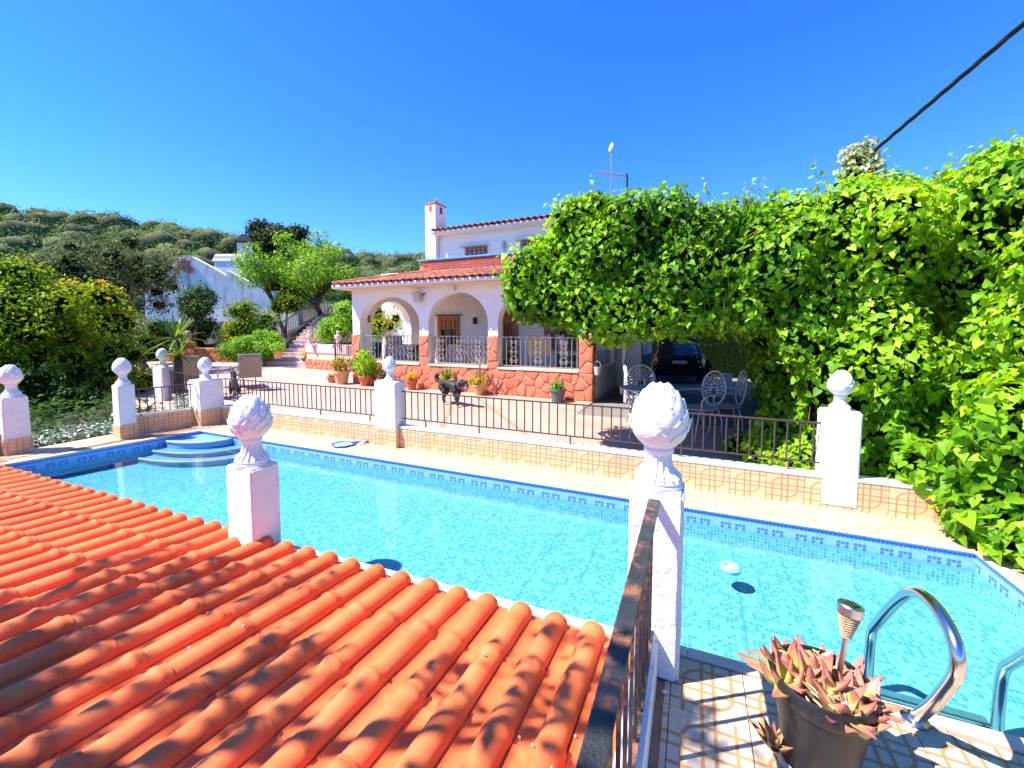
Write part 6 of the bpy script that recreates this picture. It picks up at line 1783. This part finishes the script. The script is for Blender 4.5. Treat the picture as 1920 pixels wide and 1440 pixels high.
link('body', dm_, MAT['dogfur'], dog, scale=(1.0, 1.05, 1.0))
for nm, c, s_ in (('white_paw', (.325, -.083, .016), (.032, .026, .020)), ('white_paw', (-.085, -.079, .016), (.036, .026, .020)), ('tongue', (.485, -.012, .375), (.022, .012, .018)), ('white_muzzle_patch', (.455, -.022, .392), (.028, .02, .014))):
    e_ = MB().lathe([(.0, -1), (.6, -.8), (.95, -.3), (.95, .3), (.6, .8), (.0, 1)], (0, 0, 0), 10, False, False); e_.v = [(c[0] + x * s_[0], c[1] + y * s_[1], c[2] + z * s_[2]) for x, y, z in e_.v]
    part(nm, e_, MAT['tongue'] if nm == 'tongue' else MAT['dogwhite'], dog, smooth=True, local=True)
part('collar', MB().tube([(.285 + .012 * math.sin(a), .083 * math.cos(a), .445 + .083 * math.sin(a)) for a in [2 * PI * i / 20 for i in range(20)]], .010, 6, close=True), MAT['irongrey'], dog, smooth=True, local=True)
J2 = dict(J)
J2.update({'pelvis': ((-.16, 0, .20), .10), 'loin': ((-.09, 0, .30), .10), 'chest': ((.02, 0, .42), .11), 'wither': ((.05, 0, .50), .09), 'neck': ((.08, 0, .58), .075), 'head': ((.12, 0, .66), .07), 'brow': ((.17, 0, .655), .055), 'muzzle': ((.23, 0, .63), .035), 'nose': ((.26, 0, .62), .026),
    'hipL': ((-.16, .09, .15), .08), 'kneeL': ((.0, .12, .17), .055), 'hockL': ((-.13, .11, .05), .03), 'pawL': ((-.05, .11, .02), .026), 'toeL': ((.0, .11, .018), .024), 'hipR': ((-.16, -.09, .15), .08), 'kneeR': ((.0, -.12, .17), .055), 'hockR': ((-.13, -.11, .05), .03), 'pawR': ((-.05, -.11, .02), .026), 'toeR': ((.0, -.11, .018), .024),
    'shL': ((.06, .075, .38), .06), 'elL': ((.06, .08, .25), .038), 'wrL': ((.08, .08, .12), .027), 'fL': ((.09, .08, .02), .025), 'ftL': ((.125, .08, .016), .022), 'shR': ((.06, -.075, .38), .06), 'elR': ((.06, -.08, .25), .038), 'wrR': ((.08, -.08, .12), .027), 'fR': ((.09, -.08, .02), .025), 'ftR': ((.125, -.08, .016), .022),
    'tail0': ((-.25, 0, .12), .035), 'tail1': ((-.32, 0, .07), .03), 'tail2': ((-.40, 0, .04), .028), 'tail3': ((-.47, .02, .035), .024), 'tail4': ((-.52, .04, .03), .016), 'earL': ((.11, .06, .70), .022), 'earL2': ((.12, .085, .645), .02), 'earR': ((.11, -.06, .70), .022), 'earR2': ((.12, -.085, .645), .02)})
dm2 = dog_mesh('body', J2, Bn); shaggy(dm2, .014, 7)
d2 = gr(440, 738)
dog2 = thing('dog', 'black dog sitting in the shade under the table by the sun loungers', 'dog', (d2.x, d2.y, 0), R(150))
link('body', dm2, MAT['dogfur'], dog2, scale=(.72, .72, .72))

# ------------------------------------------------------------------ sun loungers and table
def lounger(label, loc, rz, first=None):
    if first is not None: return dup(first, loc, rz, label)
    t = thing('sun_lounger', label, 'sun lounger', loc, rz, 'beige folding sun loungers')
    # long axis +y to the foot; back at y=0 raised
    part('seat_fabric', MB().box((0, .75, .36), (.52, 1.25, .012)), MAT['canvas'], t, local=True)
    part('back_fabric', MB().box((0, -.12, .70), (.52, .012, .72), 0, R(18)), MAT['canvas'], t, local=True)
    part('head_pad', MB().box((0, -.235, .93), (.40, .03, .14), 0, R(18)), MAT['canvas'], t, bevel=.01, local=True)
    for sx in (-1, 1):
        part('side_rail', MB().tube([(sx * .28, .0, .36), (sx * .28, 1.40, .36)], .016, 7), MAT['aluminium'], t, smooth=True, local=True)
        part('back_rail', MB().tube([(sx * .28, .0, .36), (sx * .28, -.245, 1.06)], .016, 7), MAT['aluminium'], t, smooth=True, local=True)
        part('front_leg', MB().tube([(sx * .28, 1.20, .36), (sx * .28, 1.28, .0)], .016, 7), MAT['aluminium'], t, smooth=True, local=True)
        part('rear_leg', MB().tube([(sx * .28, .12, .36), (sx * .28, -.14, .0)], .016, 7), MAT['aluminium'], t, smooth=True, local=True)
        part('armrest', MB().tube([(sx * .33, -.08, .60), (sx * .33, .38, .60), (sx * .31, .42, .36)], .018, 7), MAT['aluminium'], t, smooth=True, local=True)
    part('cross_bar', MB().tube([(-.28, -.245, 1.06), (.28, -.245, 1.06)], .014, 6), MAT['aluminium'], t, local=True)
    part('cross_bar', MB().tube([(-.28, -.14, .03), (.28, -.14, .03)], .012, 6), MAT['aluminium'], t, local=True)
    return t
l1 = gr(470, 731); l2 = gr(350, 740)
lo1 = lounger('beige mesh sun lounger seen from behind, right of the small table', (l1.x, l1.y, 0), R(62)); lo1.scale = (.84, .84, .84)
lounger('beige mesh sun lounger half hidden by the yucca, left of the small table', (l2.x, l2.y, 0), R(75), lo1)
ltp = at(420, 690, 10.8)
lt_ = thing('patio_table', 'low pale glass table with metal legs between the two sun loungers', 'table', (ltp.x, ltp.y, 0))
part('top', MB().box((ltp.x, ltp.y, .56), (.75, .55, .025), YAW), MAT['whiteplastic'], lt_, bevel=.005)
for sx in (-1, 1):
    for sy in (-1, 1):
        e = Matrix.Rotation(YAW, 3, 'Z') @ Vector((sx * .33, sy * .23, 0)) + Vector((ltp.x, ltp.y, 0))
        part('leg', MB().tube([e, e + Vector((0, 0, .55))], .018, 7), MAT['aluminium'], lt_)

# ------------------------------------------------------------------ potted plants
def potted(label, p, r_, h_, potmat, kind, seed, leafmat='bright', spread=None, ht=None, n=None, lsize=.05, tone=.55):
    rg_ = random.Random(seed); g2 = np.random.default_rng(seed)
    p = Vector(p)
    t = thing('potted_plant', label, 'potted plant', p, 0, 'pots on the terrace')
    part('pot', MB().lathe([(r_ * .68, 0), (r_ * .95, h_ * .82), (r_ * 1.06, h_ * .83), (r_ * 1.06, h_), (r_ * .93, h_), (r_ * .9, h_ * .86)], p, 20), MAT[potmat], t, smooth='auto')
    part('soil', MB().lathe([(r_ * .92, h_ * .87), (0, h_ * .9)], p, 14, False, False), MAT['soil'], t)
    spread = spread or r_ * 1.2; ht = ht or h_; n = n or 160
    if kind == 'bush':
        bl = [(p.x + rg_.uniform(-.5, .5) * spread, p.y + rg_.uniform(-.5, .5) * spread, p.z + h_ + ht * rg_.uniform(.2, .85), spread * .5, spread * .5, ht * .36) for k in range(6)]
        P, N = blob_points(bl, n / (4 * PI * spread ** 2 * .25 * 3), g2, .2, .7)
        r2, t2, n2 = leaf_frames(N, .7, .2, g2)
        V, Q = leaf_arrays(P, r2, t2, n2, g2.uniform(.7, 1.3, len(P)) * lsize, OVAL, OVALF)
        o = big_mesh('foliage', V - np.array(p), Q, MAT[leafmat], t, np.repeat(np.clip(g2.normal(tone, .25, len(P)), 0, 1), 4)); o['kind'] = 'stuff'
        st = MB()
        for b in bl: st.tube([p + Vector((0, 0, h_ * .86)), Vector(b[:3])], [.008, .004], 5)
        part('stems', st, MAT['bark'], t)
    else:
        for k in range(n):
            a = rg_.uniform(0, 2 * PI); el = rg_.uniform(.25, 1.45); L_ = ht * rg_.uniform(.7, 1.1)
            d = Vector((math.cos(a) * math.cos(el), math.sin(a) * math.cos(el), math.sin(el))); sd = d.cross(Vector((0, 0, 1))).normalized()
            mb = MB(); q = []
            for i in range(4):
                f = i / 3; w_ = lsize * .35 * (1 - f) ** .7 + .001; c = p + Vector((0, 0, h_ * .88)) + d * (L_ * f) - Vector((0, 0, .12 * L_ * f * f)); q += [c - sd * w_, c + sd * w_]
            mb.add(q, [(2 * i, 2 * i + 1, 2 * i + 3, 2 * i + 2) for i in range(3)])
            o = part('blade', mb, MAT['yuccaleaf'], t)
            a_ = o.data.attributes.new('tone', 'FLOAT', 'POINT'); a_.data.foreach_set('value', np.full(8, rg_.uniform(.3, .95), dtype=np.float32))
    return t
def hg(s, off): q = hp(s, off, 0); return (q.x, q.y, 0)
potted('pale clay pot with yellow green succulent at the left corner of the house', hg(6.78, .28), .21, .36, 'paleclay', 'bush', 61, 'flower', .30, .34, 260, .09, .3)
potted('leafy bright green plant in a pot before the left arch wall', hg(5.95, .26), .17, .26, 'terracotta', 'bush', 62, 'bright', .34, .55, 420, .09, .6)
potted('wide orange bowl half hidden behind the middle pillar', hg(5.20, .30), .22, .24, 'terracotta', 'bush', 63, 'oak', .22, .22, 160, .06, .5)
potted('orange pot of yellow flowers in front of the stone wall, left of the dog', hg(4.42, .27), .14, .24, 'terracotta', 'bush', 64, 'flower', .18, .16, 260, .05, .7)
potted('spiky green agave in a clay pot just behind the dog', hg(3.42, .22), .18, .30, 'paleclay', 'spiky', 65, ht=.40, n=26, lsize=.10)
potted('clay pot with trailing succulents and a tall thin cactus, right of the dog', hg(2.52, .25), .15, .24, 'paleclay', 'bush', 66, 'photinia', .30, .20, 300, .06, .75)
ck = hp(2.50, .25, .2)
cac = thing('cactus', 'tall thin cactus with dry spikes standing in the clay pot right of the dog', 'plant', ck)
part('stem', MB().tube([ck, ck + Vector((0, 0, .3)), ck + Vector((.01, 0, .52))], [.02, .018, .012], 7), MAT['darkbark'], cac)
for k in range(16):
    a = rng.uniform(0, 6.28); el = rng.uniform(.1, 1.2); d = Vector((math.cos(a) * math.cos(el), math.sin(a) * math.cos(el), math.sin(el)))
    part('spike', MB().tube([ck + Vector((0, 0, .46)), ck + Vector((0, 0, .46)) + d * .26], [.006, .001], 4), MAT['drystraw'], cac)
potted('blue grey plastic pot with a small succulent near the stone corner', hg(.62, .30), .17, .28, 'bluegrey', 'bush', 67, 'bright', .13, .12, 120, .07, .45)
MAT['rustrod'] = plain('rusty_rod', (.22, .05, .03), .8, .2, 20)
for k, (s_, lbl) in enumerate(((2.12, 'leftmost of three leaning rusty rods against the stone wall'), (1.98, 'middle one of three leaning rusty rods against the stone wall'), (1.86, 'rightmost of three leaning rusty rods against the stone wall'))):
    o = tag(link('rusty_rod', MB().tube([(0, 0, 0), (0, 0, .0)] if False else [Vector((0, 0, 0)), HE * (.30 - .12 * k) - HN * .10 + Vector((0, 0, .42 - .05 * k))], .008, 6).mesh('rusty_rod'), MAT['rustrod'], None, hp(s_, .16, .006)), lbl, 'rod', 'rusty rods')
# by the stairs
def pg(px_, py_, z=0.0): q = gr(px_, py_, z); return (q.x, q.y, z)
potted('orange pot of yellow flowers at the left foot of the stairs', pg(506, 683), .22, .50, 'terracotta', 'bush', 68, 'flower', .26, .22, 240, .07, .75)
potted('small dark pot of yellow flowers at the right foot of the stairs', pg(574, 685), .17, .32, 'bluegrey', 'bush', 69, 'flower', .28, .25, 220, .07, .7)
potted('clay pot of trailing green plants on the lowest steps', pg(522, 672, .34), .16, .28, 'paleclay', 'bush', 70, 'bright', .34, .34, 300, .08, .55)
potted('low stone bowl lying beside the corner of the house', hg(7.25, .15), .17, .16, 'terracotta', 'bush', 71, 'oak', .14, .08, 60, .05, .6)

# ------------------------------------------------------------------ stairs up the garden
SA, SB = gr(512, 685), gr(572, 686)
TA, TB = at(596, 594, 21.0), at(622, 594, 21.4)
st = thing('garden_stairs', 'flight of pale pink tiled garden steps climbing to the upper garden', 'stairs', (SA.x, SA.y, 0))
NS = 13; ztop = TA.z
for k in range(NS):
    f0, f1 = k / NS, (k + 1) / NS
    a0, b0, a1, b1 = SA.lerp(TA, f0), SB.lerp(TB, f0), SA.lerp(TA, f1), SB.lerp(TB, f1)
    if k < 3:                                    # the lowest steps are wider
        w_ = (3 - k) * .22; dr = (SA - SB).normalized(); a0 += dr * w_; a1 += dr * w_
    z = ztop * f1; z_ = ztop * f0 - .02
    mb = MB(); q = [(a0.x, a0.y), (b0.x, b0.y), (b1.x + (b1 - b0).x * .3, b1.y + (b1 - b0).y * .3), (a1.x + (a1 - a0).x * .3, a1.y + (a1 - a0).y * .3)]
    mb.prism(q, min(z_, z - .22), z)
    part('step', mb, MAT['paletile'], st, bevel=.008)
part('flank', MB().prism([(SA.x, SA.y), (TA.x, TA.y), (TA.x - .12, TA.y), (SA.x - .12, SA.y)], 0, .02).add([SA, TA, Vector((TA.x, TA.y, 0)), Vector((SA.x, SA.y, 0))], [(0, 1, 2, 3)]), MAT['cream'], st)
def stair_rail(label, a, b, h_, n_):
    t = thing('stair_railing', label, 'railing', a, 0, 'stair railings')
    u = Vector((0, 0, 1))
    part('top_rail', MB().tube([a + u * h_, b + u * h_, b + u * h_ + (b - a).normalized() * .6 * Vector((1, 1, 0)).length * .7], .025, 7), MAT['iron'], t)
    part('bottom_rail', MB().tube([a + u * .08, b + u * .08], .02, 6), MAT['iron'], t)
    me = MB().tube([(0, 0, .08), (0, 0, h_)], .014, 5).mesh('baluster')
    for k in range(n_): piece('baluster', me, MAT['iron'], t, a.lerp(b, k / (n_ - 1)))
    return t
stair_rail('iron railing climbing the left side of the garden stairs', at(528, 645, 17.2), at(600, 590, 21.0), .85, 26)
stair_rail('iron railing climbing the right side of the garden stairs', at(587, 648, 17.6), at(640, 588, 21.3), .85, 16)
up_ = railing('iron railing on the upper terrace behind the stair head', at(600, 590, 21.2), at(690, 592, 21.6), at(600, 566, 21.2).z, at(600, 590, 21.2).z, .16, r=.015, group='stair railings', feet=False)
# pool-side bench wall with two little statues, and steps of the house side
bwA, bwB = at(575, 660, 15.6), at(640, 660, 14.6)
bw = thing('garden_wall', 'low cream wall with red stone foot carrying two small statues', 'wall', (bwA.x, bwA.y, 0))
d_ = (bwB - bwA); d_.z = 0; L_ = d_.length; d_.normalize(); nn_ = Vector((d_.y, -d_.x, 0)); nn_ = nn_ if nn_.dot(EYE - bwA) > 0 else -nn_
def bwp(u, dd, z): q = bwA + d_ * u + nn_ * dd; return Vector((q.x, q.y, z))
def slab(mb, u0, u1, d0, d1, z0, z1):
    vs = [bwp(u, dd, z) for z in (z0, z1) for u, dd in ((u0, d0), (u1, d0), (u1, d1), (u0, d1))]
    return mb.add(vs, [(0, 3, 2, 1), (4, 5, 6, 7), (0, 1, 5, 4), (1, 2, 6, 5), (2, 3, 7, 6), (3, 0, 4, 7)])
part('body', slab(MB(), 0, L_ + .3, -.35, 0, 0, .84), MAT['cream'], bw)
part('top_course', slab(MB(), -.03, L_ + .33, -.38, .03, .60, .90), MAT['paletile'], bw)
part('stone_backing', slab(MB(), -.02, L_ + .3, 0, .02, 0, .36), MAT['mortar'], bw)
stones(bw, lambda u, dd, z: bwp(u, .02 + dd, z), L_ + .3, .36, .26, MAT['redstone'], rg, depth=.04)
def statue(label, px_, zb, dep, seed):
    p = at(px_, 640, dep); p = Vector((p.x, p.y, zb))
    t = thing('garden_statue', label, 'statue', p)
    k = .70
    prof = [(.13, 0), (.13, .05), (.10, .06), (.085, .12), (.11, .24), (.10, .33), (.135, .42), (.12, .50), (.05, .54), (.045, .57), (.075, .61), (.08, .66), (.055, .71), (.0, .73)]
    part('figure', MB().lathe([(r_ * k, z * k) for r_, z in prof], p, 14), MAT['statue'], t, smooth='auto')
    for sx in (-1, 1):
        q = p + RT * (sx * .12 * k); part('arm', MB().tube([q + Vector((0, 0, .48 * k)), q + RT * (sx * .05 * k) + Vector((0, 0, .36 * k)), p + RT * (sx * .06 * k) - FW0 * .1 * k + Vector((0, 0, .30 * k))], [.035 * k, .03 * k, .025 * k], 7), MAT['statue'], t, smooth=True)
    return t
statue('small cream statue on the wall, nearer the stairs', 581, .90, 15.25, 1)
statue('small cream statue on the wall, nearer the house', 634, .90, 14.55, 2)
hr_ = thing('entrance_railing', 'curled iron handrail beside the pot at the left corner of the house', 'railing', gr(631, 700))
a_, b_ = gr(630, 704), at(658, 672, 12.9); b_.z = .35
part('post', MB().tube([a_, a_ + Vector((0, 0, .95))], .028, 8), MAT['iron'], hr_)
part('top_rail', MB().tube([a_ + Vector((-.08, 0, .86)), a_ + Vector((-.1, 0, .92)), a_ + Vector((0, 0, .97)), b_ + Vector((0, 0, .95))], .018, 7), MAT['iron'], hr_, smooth=True)
for k in range(6): part('baluster', MB().tube([a_.lerp(b_, (k + 1) / 7) + Vector((0, 0, .1)), a_.lerp(b_, (k + 1) / 7) + Vector((0, 0, .95))], .011, 5), MAT['iron'], hr_)
sg = at(652, 671, 12.5)
sgn = thing('house_sign', 'small white name board hanging on the curled handrail', 'sign', sg)
part('board', MB().box(sg, (.30, .012, .085), YAW), MAT['platewhite'], sgn)
# planter walls, raised ground and the ruined building
pw0, pw1 = at(300, 676, 18.6), at(436, 676, 18.4)
pw = thing('planter_wall', 'low wall of orange stones holding the raised flower bed behind the loungers', 'wall', (pw0.x, pw0.y, 0))
dpw = (pw1 - pw0); dpw.z = 0; Lpw = dpw.length; dpw.normalize(); npw = Vector((dpw.y, -dpw.x, 0)); npw = npw if npw.dot(EYE - pw0) > 0 else -npw
def pwp(u, dd, z): q = pw0 + dpw * u + npw * dd; return Vector((q.x, q.y, z))
vs = [pwp(u, dd, z) for z in (-.1, .60) for u, dd in ((0, -.3), (Lpw, -.3), (Lpw, 0), (0, 0))]
part('core', MB().add(vs, [(0, 3, 2, 1), (4, 5, 6, 7), (0, 1, 5, 4), (1, 2, 6, 5), (2, 3, 7, 6), (3, 0, 4, 7)]), MAT['mortar'], pw)
stones(pw, lambda u, dd, z: pwp(u, dd, z), Lpw, .60, .34, MAT['redstone'], rg, depth=.05)
bank = MB(); rowp = [(-60, .3), (120, .5), (300, .55), (436, .55), (520, .6), (600, 1.9), (700, 1.9), (900, 1.5)]
lay_ = [(18.9, 0), (21.5, .35), (24.5, .9), (34, 1.6), (46, 1.2)]
for px_, z0_ in rowp:
    for dp_, dz_ in lay_:
        q = at(px_, 612, dp_ + (2.2 if px_ > 560 else 0)); bank.v.append((q.x, q.y, z0_ + dz_))
for i in range(len(rowp) - 1):
    for j in range(len(lay_) - 1):
        a = i * len(lay_) + j; bank.f.append((a, a + len(lay_), a + len(lay_) + 1, a + 1))
struct('garden_bank', bank, MAT['earth'], smooth=True)
# a bust on the planter wall
bp_ = at(353, 655, 18.2)
bu = thing('garden_bust', 'pinkish bust statue on the orange planter wall right of the yucca', 'statue', (bp_.x, bp_.y, .6))
o3 = Vector((bp_.x, bp_.y, .58))
part('shoulders', MB().lathe([(.20, 0), (.24, .12), (.27, .26), (.20, .36), (.09, .42)], o3, 14), MAT['terracotta'], bu, smooth='auto')
part('head', MB().lathe([(.08, .40), (.14, .48), (.165, .60), (.15, .70), (.08, .78), (.0, .80)], o3, 14), MAT['palepink'], bu, smooth='auto')
# dark field stone wall and white low wall above the bed
def flat_wall(name, label, a, b, z0, z1, th, mat, dx=0):
    a, b = Vector(a), Vector(b); d = (b - a); d.z = 0; L_ = d.length; d.normalize(); n2 = Vector((-d.y, d.x, 0))
    if n2.dot(EYE - a) < 0: n2 = -n2
    t = thing(name, label, 'wall', (a.x, a.y, z0))
    vs = [Vector((a.x, a.y, 0)) + d * u + n2 * dd + Vector((0, 0, z)) for z in (z0, z1) for u, dd in ((0, -th), (L_, -th), (L_, 0), (0, 0))]
    part('body', MB().add(vs, [(0, 3, 2, 1), (4, 5, 6, 7), (0, 1, 5, 4), (1, 2, 6, 5), (2, 3, 7, 6), (3, 0, 4, 7)]), MAT[mat], t)
    return t, (lambda u, dd, z: Vector((a.x, a.y, 0)) + d * u + n2 * dd + Vector((0, 0, z))), L_
t, fn, L_ = flat_wall('field_stone_wall', 'dark field stone retaining wall in the shade below the white ruin', at(325, 640, 21.5), at(455, 640, 21.8), .4, at(390, 602, 21.5).z, .3, 'darkstone')
stones(t, fn, L_, at(390, 602, 21.5).z - .45, .36, MAT['darkstone'], rg, depth=.06, z0=.45)
flat_wall('white_low_wall', 'low whitewashed wall with a bright top between the ruin and the stairs', at(385, 600, 22.5), at(560, 600, 22.5), .5, at(400, 579, 22.5).z, .5, 'whitecap')
# ruin
RD = 26.0
def ruin_mat():
    m, n, l, p = new_mat('stained_whitewash'); g = NG(m)
    tc = g.tex('Object')
    mp = n.new('ShaderNodeMapping'); mp.inputs['Scale'].default_value = (2.2, 2.2, .28); l.new(tc, mp.inputs[0])
    c = g.mix(g.maprange(g.noise(1.4, tc, 6, .7), .35, .7, 0, 1), (.78, .77, .75), (.62, .61, .59))
    c = g.mix(g.maprange(g.noise(1.2, mp.outputs[0], 7, .75), .50, .70, 0, .8), c, (.20, .19, .18))
    c = g.mix(g.maprange(g.noise(.8, tc, 9, .8), .58, .66, 0, .8), c, (.33, .22, .16))
    l.new(c, p.inputs['Base Color']); p.inputs['Roughness'].default_value = .95
    l.new(g.bump(g.noise(8, tc, 8, .7), .5, .03), p.inputs['Normal'])
    return m
MAT['ruinwall'] = ruin_mat()
ru = thing('ruined_building', 'derelict white building with stepped broken wall top and exposed bricks', 'building', base_at(400, RD, .8))
outl = [(272, 640), (272, 545), (300, 512), (318, 498), (332, 483), (357, 480), (395, 500), (424, 517), (424, 506), (470, 530), (560, 545), (560, 640)]
vf = [at(x, y, RD + (x - 272) * .006) for x, y in outl]; vb = [v + FW0 * .4 for v in vf]; n_ = len(outl)
part('wall', MB().add(vf + vb, [tuple(range(n_))[::-1], tuple(range(n_, 2 * n_))] + [(i, (i + 1) % n_, n_ + (i + 1) % n_, n_ + i) for i in range(n_)]), MAT['ruinwall'], ru)
side_ = [at(272, 640, RD), at(272, 545, RD), at(330, 484, RD), at(330, 484, RD) + FW0 * 5, at(272, 560, RD) + FW0 * 5]
rbk = MB().box((0, 0, 0), (.26, .06, .085)).mesh('exposed_brick')
for k in range(46):
    x, y = rng.uniform(328, 359), rng.uniform(484, 515)
    if mnoise.noise(Vector((x * .09, y * .09, 3))) < -.12: continue
    y = round(y / 3.6) * 3.6
    p = at(x, y, RD + (x - 272) * .006 - .03); piece('exposed_brick', rbk, MAT['brick'], ru, p, (0, 0, YAW))
part('window_hole', MB().box(at(322, 572, RD - .02), (.22, .1, .26), YAW), MAT['darkglass'], ru)
# tower roof behind
tw = thing('small_tower', 'small square white tower with dark pointed cap above the ruin', 'tower', base_at(461, 33, 2))
tp0 = at(461, 500, 33)
part('shaft', MB().box((tp0.x, tp0.y, (at(461, 458, 33).z + 3) / 2), (.98, .98, at(461, 458, 33).z - 3), YAW + .5), MAT['ruinwall'], tw)
zc = at(461, 458, 33).z
cap_ = MB().box((tp0.x, tp0.y, zc + .06), (1.2, 1.2, .14), YAW + .5); cap_.box((tp0.x, tp0.y, zc + .42), (1.12, 1.12, .6), YAW + .5, taper=.35)
part('cap', cap_, MAT['ironblack'], tw)
part('rod', MB().tube([at(448, 470, 33), at(448, 432, 33)], .03, 5), MAT['irongrey'], tw)
fh = thing('far_house', 'pale orange roofed house corner behind the ruin below the small tower', 'house', base_at(440, 30, 2))
part('wall', MB().box(at(447, 505, 30), (2.0, 2.0, 1.6), YAW), MAT['stucco'], fh)
part('roof', MB().box(at(445, 487, 30), (2.1, 2.2, .5), YAW, taper=.85), MAT['cream'], fh)
